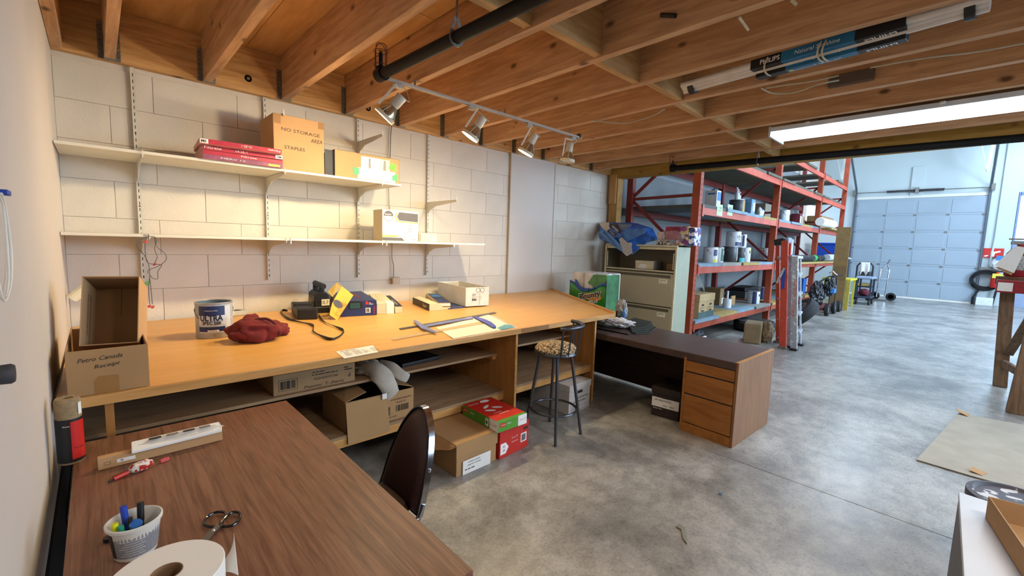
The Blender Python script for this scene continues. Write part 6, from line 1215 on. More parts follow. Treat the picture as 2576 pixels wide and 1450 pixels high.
# crayon-like red and white sock puppet tool
a = P(345, 1188, z=TZ); t = thing('knit_stress_toy', 'small red and white knitted pouch with a red handle on the table', 'pouch', (a.x, a.y, TZ+.001), math.radians(20)); t.scale = (1.35,)*3
blob('pouch_body', speckle('red_white_knit', 'b3241c', 'd8cfc4', 60, .47, .53, .9), t, (.01, 0, .013), (.03, .015, .0145), .12, 3, 2, 4, flat=0); MB().tube([(-.02, 0, .008), (-.055, -.004, .006)], .006, 8).build('red_handle', M_REDB, t, smooth=True); MB().tube([(-.055, -.004, .005), (-.066, -.006, .004)], .003, 6).build('dark_tip', M_INK, t)
MB().tube([(-.05, .012, .004), (.0, .02, .004)], .0035, 6).build('dark_pen', M_INK, t)
a = P(414, 1162, z=TZ); t = thing('pink_eraser', 'small pink eraser lying right of the knitted pouch', 'eraser', (a.x, a.y, TZ+.001), .5); t.scale = (1.5,)*3; MB().poly([(-.012, -.004, 0), (.006, -.007, 0), (.013, 0, 0), (.006, .007, 0), (-.01, .005, 0)], (0,0,1), .008).build('rubber', mat('pink_rubber', 'd0565c', .7), t, .002)
# marker tub
a = P(343, 1388, z=TZ); t = thing('marker_tub', 'white plastic tub with grey printed label holding markers', 'tub', (a.x, a.y, TZ+.001)); r0, r1, hh = .048, .060, .100
M_TUB = mat('tub_plastic', 'd9d6cd', .4)
MB().lathe([(0, .002), (r0*.96, 0), (r0, .003), (r1, hh-.008), (r1+.0045, hh-.007), (r1+.005, hh+.001), (r1+.001, hh+.003), (r1-.002, hh), (r0-.002, .005), (0, .005)], n=40).build('tub_body', M_TUB, t, smooth=True)
def cone_wrap(m_, a0, a1, z0, z1, nm, e=.0006):
    q = MB(); nn = 26
    rr = lambda z: r0 + (r1-r0)*z/hh + e
    for i in range(nn):
        b1 = a0+(a1-a0)*i/nn; b2 = a0+(a1-a0)*(i+1)/nn; q.add([(rr(z0)*math.cos(b1), rr(z0)*math.sin(b1), z0), (rr(z0)*math.cos(b2), rr(z0)*math.sin(b2), z0), (rr(z1)*math.cos(b2), rr(z1)*math.sin(b2), z1), (rr(z1)*math.cos(b1), rr(z1)*math.sin(b1), z1)], [(0,1,2,3)])
    return q.build(nm, m_, t, smooth=True)
cone_wrap(speckle('label_grey_print', '9c9ca0', '6c6c72', 900, .45, .55, .5), -2.9, .5, .012, hh-.014, 'printed_label'); cone_wrap(M_BLACK, -2.95, -2.55, .012, hh-.014, 'black_stripe', .0012)
for i in range(7): cone_wrap(M_WINK, -2.3 + .13*(i % 3), -1.2 - .1*(i % 2), .02+i*.0075, .021+i*.0075, 'white_print_line', .0012)
mk = [((-.012, .01), (-.022, .022, .115), .0085, mat('marker_blue', '1d3fa8', .4), 'blue chisel marker standing in the white tub'), ((.012, .004), (.016, .02, .112), .0085, M_BLACK, 'black marker standing in the white tub behind the blue ones'),
      ((-.034, -.012), (-.05+.008, -.006, .085), .008, mat('marker_yellow', 'd9e021', .4), 'yellow highlighter in the white tub by the rim'), ((-.022, -.02), (-.03, -.022, .08), .007, mat('marker_teal', '1f9a80', .4), 'teal marker cap low in the white tub'), ((-.008, -.014), (-.010, -.010, .090), .0065, M_BLACK, 'short black marker in the middle of the white tub')]
for (b0, tp_, rr, m_, lb) in mk:
    q = thing('marker', lb, 'marker', (a.x, a.y, TZ+.003), 0, 'markers in the white tub'); p0 = Vector((b0[0], b0[1], .006)); p1 = Vector(tp_) + Vector((0, 0, .02))
    MB().tube([p0, p0.lerp(p1, .6)], rr*.9, 12).build('barrel', m_, q, smooth=True); MB().tube([p0.lerp(p1, .6), p1], rr, 12).build('cap', m_, q, smooth=True)
q = thing('bottle_cap', 'blue round bottle cap lying in the white tub', 'cap', (a.x+.002, a.y-.018, TZ+.09)); MB().lathe([(0, 0), (.015, 0), (.016, .004), (.014, .009), (0, .01)], n=20, M=Matrix.Rotation(.4, 4, 'X')).build('cap_body', mat('mid_blue_cap', '2d6bc0', .4), q, smooth=True)
a = P(275, 1360, z=TZ); tag(MB().lathe([(0, 0), (.014, 0), (.014, .01), (0, .012)], (a.x, a.y, TZ+.001), 14).build('black_marker_cap', M_BLACK), 'black cap lying on the table beside the tub', 'cap')
# scissors
t = thing('scissors', 'scissors with black loop handles lying open on the walnut table', 'scissors', (0, 0, 0)); zs_ = TZ+.006
Zt = lambda u, v: P(u/2.959, 960+v/2.959, z=TZ)
def fp(u, v, dz=0.006): q = Zt(u, v); return Vector((q.x, q.y, TZ+dz))
for pts in ([(1640, 1100), (1565, 1100), (1520, 1080), (1540, 1030), (1600, 995), (1660, 990), (1680, 1010), (1660, 1060)], [(1640, 1080), (1690, 1020), (1740, 990), (1785, 1000), (1780, 1050), (1730, 1090), (1670, 1098)]):
    MB().tube([fp(*p_, .008) for p_ in smooth_path([Vector((u, v, 0)) for u, v in pts + [pts[0]]], 5)[:-1] for p_ in [(p_.x, p_.y)]], .0042, 8, closed=True).build('handle', mat('gloss_black', '0e0e10', .15), t, smooth=True)
for pts, dz in ([[(1640, 1075), (1665, 1085), (1560, 1165), (1520, 1210), (1480, 1230), (1500, 1190), (1560, 1120)], .004], [[(1620, 1085), (1645, 1105), (1590, 1160), (1545, 1220), (1500, 1240), (1530, 1180)], .009]):
    MB().poly([fp(u, v, dz) for u, v in pts], (0,0,1), .003).build('blade', mat('scissor_steel', '8a8a8c', .3, .9), t)
MB().lathe([(.006, 0), (.005, .003), (0, .003)], fp(1590, 1135, .012), 12).build('pivot_screw', M_CHROME, t)
# paper roll and loose sheet
c = P(423, 1437, z=TZ+.1); c = Vector((.084, 1.40, TZ+.001)); 
q = P(420, 1440, z=TZ+.105); t = thing('paper_roll', 'big white paper roll standing on end in the foreground of the table', 'paper roll', (q.x, q.y, TZ+.001)); R_ = .118; hr = .104; Ri = .032
MB().lathe([(Ri, 0), (R_, 0), (R_, hr-.002), (R_-.002, hr), (Ri, hr), (Ri, 0)], n=64).build('paper_windings', mat('roll_white', 'e9e8e4', .8, var=.01), t, smooth=True)
MB().lathe([(Ri, .002), (Ri, hr+.001), (Ri-.002, hr+.001), (Ri-.002, .002)], n=40).build('core_tube', mat('core_kraft', '8a6a4c', .85), t, smooth=True)
ls = thing('loose_paper_tail', 'loose curling tail of white paper hanging off the roll side', 'paper', (0, 0, 0)); e0 = P(560, 1445, z=TZ+.03); 
p1 = P(588, 1342, z=TZ+.085); p2 = P(600, 1450, z=TZ+.06); p3 = P(540, 1450, z=TZ+.01)
MB().grid(lambda i, j: (p3.lerp(p2, i)).lerp(p1, j*(.2+.8*i)) + Vector((0, 0, .012*math.sin(i*3)*(1-j))), 10, 10).build('paper_sheet', mat('roll_white'), ls, solid=.0008, smooth=True)
# ---- left wall: cord with blue clip, dark knob
t = thing('hanging_cord', 'white looped cord hanging from a blue clip on the left wall', 'cord', (0, 0, 0)); X_ = WX+.012
ck = lambda u, v: P(u/2.995, 480+v/2.995, x=X_)
MB().tube(smooth_path([ck(*p_) for p_ in ((10, 20), (35, 110), (60, 250), (82, 420), (88, 560), (80, 700), (55, 800), (30, 830), (5, 770), (-25, 640))], 5), .0028, 6).build('cord_loop', M_WHITE, t, smooth=True); MB().tube(smooth_path([ck(*p_) for p_ in ((-10, 30), (25, 120), (45, 300), (60, 500), (66, 640), (50, 790))], 5), .0022, 6).build('cord_loop', M_WHITE, t, smooth=True)
q = ck(25, 12); B('blue_clip', mat('clip_blue', '1f3f98', .4), (q.x-.012, q.y-.03, q.z-.008), (q.x+.012, q.y+.02, q.z+.006), t, .003)
q = P(8, 943, x=WX+.01); t = thing('rubber_doorstop', 'dark grey rubber bumper sticking out of the left wall', 'door stop', (WX, q.y, q.z)); MB().lathe([(.02, 0), (.022, .004), (.023, .022), (.019, .028), (0, .028)], (0,0,0), 20, Matrix.Rotation(PI/2, 4, 'Y')).build('knob_body', mat('dark_rubber', '3a393c', .7, var=.15, scale=60), t, smooth=True)
# ---------------- on the filing cabinet
zc_ = FH+.001
M_PKL = mat('pack_blue_film', '2f62b0', .18, var=.35, scale=7, spec=.9); M_CLR = mat('clear_pack_film', 'cfd2d6', .08, var=.1, scale=9, alpha=.55, spec=1.0)
q = P(1577, 590, x=FX+.05)
t = thing('tissue_pack', 'blue and clear plastic pack of tissue rolls slumped over the cabinet top', 'tissue pack', (0, 0, 0))
def cab(u, v, dx=0.0): return P(1480+u/9.064, 540+v/9.064, x=FX+dx)
# slumped wedge: thick top block with its front corner drooping over the cabinet face
vs = [cab(240, 560, .02), cab(250, 180, .18), cab(950, 185, .35), cab(1300, 300, .32), cab(1420, 570, .12), cab(1000, 930, -.07), cab(820, 900, -.07), cab(370, 590, -.03)]
ctr_ = sum((Vector(v) for v in vs), Vector())/8; fs = []; n_ = len(vs); front = [Vector(v) + Vector((-.0, 0, 0)) for v in vs]; back = [Vector((v.x+.26, v.y, max(v.z, zc_+.01) if v.z > zc_-.12 else zc_+.01)) for v in vs]; cf = cab(800, 480, -.05)
MB().add(front + back + [cf], [(i, (i+1) % n_, 2*n_) for i in range(n_)] + [(i, n_+i, n_+(i+1) % n_, (i+1) % n_) for i in range(n_)] + [tuple(range(n_, 2*n_))]).build('pack_film', M_PKL, t, .012)
def cp(pts, dx, nm, m_, th=.004):
    return MB().poly([cab(u, v, dx+.00018*0) for u, v in pts], (-1, 0, 0), th).build(nm, m_, t)
cp([(250, 190), (470, 180), (480, 330), (440, 400), (330, 320), (270, 230)], -.085, 'white_roll_end', mat('tissue_cream', 'd8cdb8', .8)); cp([(700, 570), (760, 520), (900, 640), (1000, 640), (990, 760), (1010, 880), (880, 950), (800, 880)], -.165, 'clear_corner', mat('crinkled_clear', 'b4b1ad', .25, var=.25, scale=60))
cp([(520, 190), (640, 220), (1000, 230), (880, 330), (760, 340), (560, 240)], -.12, 'grey_film_panel', mat('grey_print_film', '6c7280', .25, var=.2, scale=30)); cp([(530, 205), (640, 230), (700, 320), (780, 380), (720, 440), (600, 350), (465, 260)], -.15, 'brown_banner', mat('brown_banner', '33201e', .4)); cp([(460, 340), (640, 450), (600, 500), (430, 385)], -.165, 'brown_banner', mat('brown_banner'))
cp([(300, 340), (480, 450), (640, 590), (740, 700), (790, 860), (640, 770), (480, 610), (330, 480), (250, 420)], -.135, 'light_blue_band', mat('light_blue_film', '4f86c4', .25, spec=.9)); cp([(830, 330), (1330, 330), (1300, 420), (880, 620), (800, 560)], -.145, 'mid_blue_band', mat('mid_blue_film', '3b6fb6', .2, var=.2, scale=14))
dfr = lambda u, v, dx, ang: (cab(u, v, dx), Vector((0, -math.cos(ang), math.sin(ang))), Vector((0, math.sin(ang), math.cos(ang))), Vector((-1, 0, 0)))
text(t, 'PARKLAND', M_WINK, dfr(610, 320, -.157, -.6), 0, 0, w=.15, h=.035, rot=PI); text(t, 'BATHROOM', M_WINK, dfr(545, 420, -.17, -.6), 0, 0, w=.11, h=.02, rot=PI); text(t, 'Bathroom Tissue', M_INK, dfr(500, 560, -.145, -.72), 0, 0, w=.36, h=.04, off=.003)
t = thing('napkin_pack', 'clear pack of colourful patterned napkins at the back of the cabinet top', 'napkin pack', (0, 0, 0))
a0_ = Vector((FX+.14, FY0-.0+.02, zc_)); yL = cab(1560, 600, .14).y; yR = cab(2420, 600, .14).y
for i, (f0_, f1_, z0_, z1_, m_) in enumerate(((.0, .38, 0, .07, speckle('striped_napkins', 'd9d2c4', '3a3230', 34, .48, .52)), (.22, .62, .07, .235, mat('crimson_napkins', 'a0203c', .5, var=.15, scale=20)), (.38, .66, 0, .10, patches('teal_gold_napkins', ['6fa3a8', 'c9b46a', 'e6e0d4', '8a6a9a'], 22)), (.62, .84, .0, .235, patches('mixed_napkins', ['b98f3e', '6a2c6a', 'd8cfe0', '8a3a7a', 'c9b46a'], 20)), (.84, 1.0, 0, .225, patches('blue_lilac_napkins', ['2b4fa0', 'cfd8ee', '6a2c6a', 'e6e4ee', '2b3a70'], 22)), (.0, .2, .07, .17, mat('pale_pink_napkins', 'd8c2b6', .6)))):
    y0_ = yL + (yR-yL)*f0_; y1_ = yL + (yR-yL)*f1_; B('napkin_stack', m_, (FX+.12 + .012*(i % 3), y1_, zc_+z0_*1.25), (FX+.36, y0_-.004, zc_+z1_*1.25-.003), t, .008)
blob('film_wrap', mat('clear_crinkle', 'e0e0e0', .06, var=0, alpha=.22, spec=1.0), t, (FX+.24, (yL+yR)/2, zc_+.125), (.17, abs(yR-yL)/2*1.04, .16), .1, 3, 6, 5, flat=zc_, crease=.2)
text(t, 'OS', M_INK, (Vector((FX+.118, yL+(yR-yL)*.5, zc_+.25)), Vector((0,-1,0)), Vector((0,0,1)), Vector((-1,0,0))), 0, 0, h=.045, rot=0)
# small cream box inside the open cabinet shelf
q0 = cab(1070, 1210, .1); q1 = cab(1480, 1225, .1); t = thing('index_card_box', 'small cream lidded box with a white slip in the open cabinet compartment', 'box', (FX+.1, q0.y, zo0+.001), -PI/2); w_ = abs(q1.y-q0.y); h_ = .135
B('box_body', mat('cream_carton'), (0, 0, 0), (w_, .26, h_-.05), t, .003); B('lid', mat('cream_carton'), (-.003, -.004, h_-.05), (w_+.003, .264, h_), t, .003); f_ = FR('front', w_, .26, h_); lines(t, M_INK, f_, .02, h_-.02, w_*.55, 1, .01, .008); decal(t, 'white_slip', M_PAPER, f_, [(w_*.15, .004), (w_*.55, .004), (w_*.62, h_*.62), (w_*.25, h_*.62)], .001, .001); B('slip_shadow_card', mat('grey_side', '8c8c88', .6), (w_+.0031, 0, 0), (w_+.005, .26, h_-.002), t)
q = cab(1900, 1150, .3); t = thing('folded_paper', 'small folded papers at the right of the open cabinet compartment', 'paper', (FX+.3, q.y, zo0+.001)); B('paper_fold', mat('carton_dim'), (-.05, -.1, 0), (.06, .06, .10), t, .003)
# ---------------- on the dark desk behind the bench
zd = .744
def dk(u, v): return P(1420+u/4.5306, 540+v/4.5306, z=zd)
# paper towel pack: stands at the far end of the desk, against the wall
y0 = 3.62; a = P(1440, 800, y=y0)
t = thing('paper_towel_pack', 'green and clear plastic pack of paper towel rolls standing behind the bench end', 'paper towel pack', (P(1486, 760, x=5.4).x, P(1486, 760, x=5.4).y, 0)); cx_, cy_ = t.location.x, t.location.y
topz = P(1486, 682, x=5.4).z; wpk = abs(P(1440, 720, x=5.4).y - P(1533, 720, x=5.4).y); pz0 = .0; cbx = thing('support_carton', 'plain carton on the floor carrying the paper towel pack', 'box', (cx_, cy_, 0)); B('carton_body', mat('carton_dim'), (-.05, -wpk*.42, .0), (.3, wpk*.42, topz-.572), cbx, .004)
t.location.z = topz-.57; hp = .55; r_ = wpk/6.2
for i in range(3): 
    for j in range(2): MB().lathe([(.0, .01), (r_*.4, 0), (r_*.95, .003), (r_, .02), (r_, hp-.02), (r_*.95, hp-.004), (r_*.35, hp), (0, hp-.02)], (.0+j*r_*2, (i-1)*r_*2.02, 0), 24).build('towel_roll', mat('towel_white', 'e2e0dc', .85), t, smooth=True)
fr_ = (Vector((-r_-.012, 0, 0)), Vector((0,-1,0)), Vector((0,0,1)), Vector((-1,0,0))); hw_ = wpk/2
def wv(y, z): return (-r_ - .008 - .012*math.cos(y/hw_*PI*3), y, z)
M_GF = mat('green_film', '2f8a2a', .2, var=.3, scale=8, spec=.9); M_BF = mat('blue_film_print', '2b55a8', .2, var=.15, scale=10)
MB().grid(lambda i, j: wv(hw_*(1-2*i)*.98, (.0 + (hp*(.60 + .10*math.cos(i*PI*2)))*j)), 25, 6).build('green_wrap', M_GF, t, solid=.003, smooth=True)
MB().grid(lambda i, j: Vector(wv(hw_*(1-2*i)*.98, hp*(.60 + .10*math.cos(i*PI*2)) + .05*hp*j)) - Vector((.002, 0, 0)), 25, 3).build('blue_wave', M_BF, t, solid=.003, smooth=True)
MB().grid(lambda i, j: Vector((r_*3*j - r_, -hw_*1.0, hp*.97*i)), 8, 4).build('green_side', mat('dark_green_film', '1f6a30', .25, var=.3, scale=8), t, solid=.003)
MB().poly([Vector(fr_[0]) + fr_[1]*(hw_*.05 + a_) + fr_[2]*(b_) for a_, b_ in ((.0, hp*.72), (hw_*.5, hp*.62), (hw_*.95, hp*.82), (hw_*.95, hp*.98), (hw_*.3, hp*.96))], (-1,0,0), .003).build('green_corner_print', M_GF, t)
MB().grid(lambda i, j: Vector((-r_ + 2*r_*j*1.5, hw_*(1-2*i), hp+.002+.012*math.sin(i*11)*math.cos(j*7))), 14, 8).build('clear_top_film', mat('clear_crinkle'), t, solid=.001, smooth=True)
f2 = (fr_[0]-Vector((.016, 0, 0)), Vector((0,-math.cos(.25), math.sin(.25))), Vector((0, math.sin(.25), math.cos(.25))), fr_[3]); cc = f2[0] + Vector((0,0,0))
MB().poly([cc + fr_[1]*(hw_*.35+hw_*.5*math.cos(q)) + fr_[2]*(hp*.36+.055*math.sin(q)) for q in [i*PI/10 for i in range(20)]], (-1,0,0), .002).build('logo_swirl', mat('logo_orange', 'e0902a', .4), t)
text(t, 'Bounty', M_WINK, f2, hw_*.38, hp*.33, w=hw_*1.28, h=.10, shear=.2, bold=.05, off=.004); text(t, 'Bounty', M_INK, f2, hw_*.38, hp*.33, w=hw_*1.2, h=.085, shear=.2, bold=.02, off=.007); text(t, 'Plus', M_WINK, f2, hw_*.5, hp*.17, w=hw_*.5, h=.05, shear=.2, off=.006, bold=.02)
MB().poly([f2[0]+fr_[1]*(-hw_*.62+a_)+fr_[2]*b_ for a_, b_ in ((0, hp*.62), (hw_*.3, hp*.5), (hw_*.7, hp*.48), (hw_*.85, hp*.6), (hw_*.6, hp*.57), (hw_*.3, hp*.62), (hw_*.1, hp*.78), (0, hp*.8))], (-1,0,0), .002).build('blue_ribbon_print', M_BF, t)
# plastic bag bundles and black boards on the desk
c = dk(640, 1190); t = thing('clear_bag', 'clear and blue crumpled plastic bag standing on the dark desk', 'bag', (c.x, c.y+.0, zd)); k = SZ(c, 1); blob('bag_body', mat('bag_clear', 'a8a5a2', .2, var=.25, scale=22, spec=.9), t, (0, 0, 24*k), (12*k, 17*k, 26*k), .16, 2.6, 6, 5, flat=0, crease=.3); blob('blue_corner', mat('light_blue_film'), t, (-.03, -12*k, 12*k), (5*k, 6*k, 15*k), .18, 3, 2, 4, flat=0)
B('black_print', M_INK, (-.13, -6*k, 8*k), (-.11, -1*k, 22*k), t); 
c = dk(600, 1290); k = SZ(c, 1); t = thing('white_cloth_bundle', 'white and grey crumpled cloth bundle on the front of the dark desk', 'cloth', (c.x+.02, c.y+.03, zd+.012), math.radians(-72)); blob('cloth', mat('white_cloth', 'cfd0d4', .8, var=.06, scale=9, bump=.3), t, (.0, 0, .04), (.21, .12, .06), .2, 2.2, 7, 5, flat=0, crease=.35); blob('grey_fold', mat('grey_cloth', '77757a', .7, var=.15, scale=9), t, (-.2, .03, .035), (.14, .1, .05), .25, 2.6, 3, 4, flat=0, crease=.4)
a = dk(380, 1300); b = dk(720, 1372); t = thing('black_level', 'black flat bar with rounded end lying along the desk edge', 'bar', (0, 0, zd)); MB().bar((a.x, a.y, .006), (b.x+.03, b.y, .006), .06, .011).build('bar_body', mat('satin_black', '0f0f10', .3), t, .004)
pts = [(690, 1245), (800, 1210), (1000, 1258), (920, 1325), (760, 1335)]
for i in range(4):
    o_ = [(0, 0), (8, 14), (14, 26), (50, 34)][3-i]; rr = [dk(u+o_[0], v+o_[1]) for u, v in pts]
    t = thing('black_board', ('black carbon-coloured board at the bottom of the pile on the dark desk', 'second black board from the bottom of the desk pile', 'second black board from the top of the desk pile', 'topmost black board of the pile on the dark desk')[i], 'board', (0, 0, zd+.0005+i*.0095), 0, 'black boards piled on the desk'); MB().poly([(v.x, v.y, 0) for v in rr], (0,0,1), .009).build('board_sheet', mat('dark_green_black', '23271f', .5, var=.1), t, .001)
# ---------------- right foreground
a = P(2305, 1160, z=0); b = P(2412, 1042, z=0); c = P(2590, 1075, z=0); d = P(2518, 1222, z=0); e = P(2440, 1200, z=0)
M_SHEET = mat('pale_cardboard', '9c9484', .85, var=.07, scale=5)
t = thing('cardboard_sheet', 'large flat cardboard sheet with torn edge lying on the concrete floor', 'cardboard', (0, 0, 0)); f = P(2640, 1290, z=0); g = P(2680, 1100, z=0)
base = [a, e, d, f, g, c, b]; MB().poly([(v.x, v.y, .004) for v in base], (0,0,1), .008).build('sheet', M_SHEET, t); q = P(2418, 1045, z=0); MB().poly([(q.x-.06, q.y-.05, .012), (q.x+.08, q.y-.06, .012), (q.x+.03, q.y+.05, .05), (q.x-.03, q.y+.03, .04)], (0,0,1), .004).build('curled_corner', M_CARD, t)
q = P(2455, 1192, z=0); MB().poly([(q.x-.05, q.y-.03, .012), (q.x+.04, q.y-.06, .012), (q.x+.05, q.y+.02, .03), (q.x-.04, q.y+.04, .025)], (0,0,1), .003).build('torn_piece', M_CARD, t)
# timber trestle with extinguisher on top
M_TR = wood('rough_timber', '5c4530', '7d6147', 'Z', rough=.8, stretch=9, scale=3, knots=.3, bump=.1)
f1 = P(2515, 972, z=0); f2_ = P(2555, 1040, z=0)
t = thing('timber_trestle', 'rough brown timber trestle at the right edge beyond the cardboard', 'trestle'); ztp = 1.42
T1 = P(2536, 715, x=f1.x+.12); T2 = P(2600, 700, x=f2_.x+.05)
MB().bar(f1 + Vector((0, .0, 0)), T1, .13, .12, up=(1,0,0)).build('leg', M_TR, t, .004); MB().bar(f2_, (f2_.x+.03, f2_.y-.08, 1.42), .15, .13, up=(1,0,0)).build('leg', M_TR, t, .004)
MB().bar((f1.x-.02, f1.y-.03, .45), (f2_.x+.05, f2_.y-.06, 1.25), .09, .04, up=(1,0,0)).build('brace', M_TR, t, .003); MB().bar((f1.x-.05, f1.y, .32), (f2_.x, f2_.y-.2, .32), .05, .09).build('rail', M_TR, t, .003)
MB().bar((T1.x, T1.y+.05, T1.z+.05), (f2_.x+.05, f2_.y-1.2, T1.z+.05), .2, .1).build('top_beam', M_TR, t, .004)
q = P(2566, 660, x=T1.x-.1); zb_ = P(2566, 728, x=T1.x-.1).z
t = thing('fire_extinguisher', 'large red fire extinguisher with white instruction label at the right edge', 'fire extinguisher', (T1.x-.02, q.y, T1.z+.101)); r_ = SZ(q, 26)*.95
MB().lathe([(r_*.9, 0), (r_, .02), (r_, .30), (r_*.7, .36), (r_*.35, .39), (r_*.35, .42)], n=28).build('cylinder', mat('dark_red_paint', '8d1c24', .35), t, smooth=True)
m = MB(); 
for i in range(12): b1, b2 = 2.6+i*.12, 2.6+(i+1)*.12; R2 = r_*1.01; m.add([(R2*math.cos(b1), R2*math.sin(b1), .09), (R2*math.cos(b2), R2*math.sin(b2), .09), (R2*math.cos(b2), R2*math.sin(b2), .27), (R2*math.cos(b1), R2*math.sin(b1), .27)], [(0,1,2,3)])
m.build('instruction_label', speckle('label_speckle', 'b9b5b0', '4a4448', 120, .45, .5, .5), t, smooth=True); MB().box((-.02, -.02, .42), (.02, .1, .46)).box((-.02, -.02, .48), (.02, .12, .5)).build('lever', M_GALV, t, .003)
MB().poly([(-.16, .04, .05), (-.14, .22, .14), (-.14, .06, .40), (-.15, -.03, .38)], (-1,0,0), .003).build('hanging_tag', M_PAPER, t); MB().poly([(-.15, .06, .02), (-.14, .22, .12), (-.13, .02, .12)], (-1,0,0), .003).build('kraft_tag', M_CARD, t)
t = thing('red_toolbox', 'dark red metal box under the large extinguisher at the right edge', 'box', (T1.x-.12, q.y-.25, T1.z+.0)); t.location = (T1.x-.33, q.y-.12, T1.z-.10); B('box_body', mat('dark_red_paint'), (-.02, -.35, .0), (.18, .30, .16), t, .01); B('paper_tag', M_PAPER, (-.025, .16, .02), (-.021, .29, .13), t)
# white-topped bench with a cardboard tray
zwt = .70; a = P(2412, 1238, z=zwt); b = P(2425, 1450, z=zwt); c = P(2576, 1291, z=zwt)
t = thing('white_worktable', 'white-topped table with grey side at the bottom right corner', 'table', (0, 0, 0)); dirf = (b-a); b2 = a + dirf*2.2; c2 = a + (c-a)*2.2; d2 = b2 + (c2-a)
M_WT = mat('white_melamine', 'c3cbd6', .4, var=.02)
MB().poly([(v.x, v.y, zwt-.025) for v in (a, b2, d2, c2)], (0,0,1), .025).build('tabletop', M_WT, t, .002); u1 = (b2-a).normalized(); u2 = (c2-a).normalized()
s0 = a + u2*.002 + u1*.002; s1 = b2 + u2*.002; MB().poly([(s0.x, s0.y, 0), (s1.x, s1.y, 0), (s1.x, s1.y, zwt-.026), (s0.x, s0.y, zwt-.026)], u2, .02).build('side_panel', mat('grey_side_panel', '6c6b6e', .6), t); s2 = c2 + u1*.002; MB().poly([(s0.x, s0.y, 0), (s2.x, s2.y, 0), (s2.x, s2.y, zwt-.026), (s0.x, s0.y, zwt-.026)], u1, .02).build('end_panel', mat('grey_side_panel'), t)
a = P(2478, 1302, z=zwt); b = P(2600, 1335, z=zwt); e = P(2478, 1450, z=zwt); t = thing('cardboard_tray', 'shallow brown cardboard tray on the white-topped table', 'tray', (a.x, a.y, zwt+.001), math.atan2(b.y-a.y, b.x-a.x)); 
w_ = .34; d_ = .42; MB().box((0, -d_, 0), (w_, 0, .003)).box((0, -.004, 0), (w_, 0, .085)).box((0, -d_, 0), (.004, 0, .085)).box((w_-.004, -d_, 0), (w_, 0, .085)).build('tray_body', mat('tray_kraft', 'ad8c66', .85), t, .001)
g_ = thing('blue_glove', 'blue rubber glove tip inside the cardboard tray', 'glove', (0, 0, 0)); g_.location = (a.x + .17*math.cos(t.rotation_euler.z)+.26*math.sin(t.rotation_euler.z), a.y + .17*math.sin(t.rotation_euler.z)-.26*math.cos(t.rotation_euler.z), zwt+.004); blob('glove_body', mat('blue_rubber', '4a5ad0', .4), g_, (0, 0, .02), (.04, .06, .022), .15, 3, 5, 3, flat=0)
q = P(2530, 1262, z=.55); t = thing('paint_tub', 'round grey tub lid splashed with white paint behind the white table', 'lid', (3.38, -.30, 0)); M_SPL = speckle('splashed_grey', '4b4c57', 'd0d2d6', 14, .38, .43, .6); MB().lathe([(.17, 0), (.18, .40), (.195, .41), (.195, .45), (.17, .455), (.16, .44), (0, .44)], n=36).build('tub_with_lid', M_SPL, t, smooth=True)
# ================================================================== UNDER THE MEZZANINE: PIPES, TRACK LIGHTS, FIXTURES
def sprink(p, par):
    m_ = mat('rust_red_wire', '5a1c14', .5)
    MB().tube([p, p + Vector((0, 0, .10))], .014, 10).build('head_stem', M_BPIPE, par, smooth=True); MB().lathe([(.0, .10), (.022, .105), (.022, .115), (0, .12)], p, 12).build('deflector', mat('brass', 'b5803a', .3, .9), par, smooth=True)
    for k in range(4):
        a_ = k*PI/2+.4; c_, s_ = math.cos(a_), math.sin(a_); MB().tube(smooth_path([p + Vector((c_*.05, s_*.05, -.0)), p + Vector((c_*.05, s_*.05, .12)), p + Vector((c_*.03, s_*.03, .158)), p + Vector((0, 0, .165))], 4), .0028, 5).build('cage_wire', m_, par)
    for z in (.015, .11): MB().tube([p + Vector((.05*math.cos(q*PI/9), .05*math.sin(q*PI/9), z)) for q in range(18)], .0025, 5, closed=True).build('cage_ring', m_, par)
def spipe(label, a, b, r, hangers):
    t = thing('sprinkler_pipe', label, 'pipe', (0, 0, 0)); d = (b-a).normalized(); MB().tube([a, b], r, 18).build('pipe', M_BPIPE, t, smooth=True); MB().tube([a - d*.03, a + d*.05], r*1.3, 18).build('elbow', M_BPIPE, t, smooth=True); MB().tube([a, a + Vector((0, 0, r*1.4))], r*1.0, 16).build('elbow', M_BPIPE, t, smooth=True)
    sprink(a + Vector((0, 0, r*1.3)), t)
    for f in hangers:
        c = a.lerp(b, f); MB().tube([c + Vector((0, 0, .10)), c + Vector((0, 0, ZJ+.36-c.z))], .006, 8).build('hanger_rod', M_GALV, t)
        rg_ = [c + Vector((math.cos(q)*r*1.12, 0, math.sin(q)*r*1.12)) for q in [(-.15-i*.2)*PI/1.0 if False else math.radians(150+i*24) for i in range(11)]]; pts = [c + Vector((-.008, 0, .11))] + rg_ + [c + Vector((.008, 0, .11))]; mb = MB()
        for i in range(len(pts)-1): mb.bar(pts[i], pts[i+1], .022, .003, up=(0,1,0))
        mb.build('clevis_hanger', M_GALV, t)
    return t
a = P(958, 188, z=2.85); b = P(1340, 0, z=2.85); d = (b-a).normalized(); spipe('black sprinkler pipe above the track lights, with a caged head at its end', a, a + d*6.0, .036, (((P(1143, 92, z=2.85)-a).length/6.0),))
a = P(1692, 424, z=2.86); b = P(2576, 347, z=2.86); d = (b-a).normalized(); fh = (P(1903, 403, z=2.86)-a).length/6.4; spipe('long black and grey sprinkler pipe running along the rim beam', a, a + d*6.4, .040, (fh,))
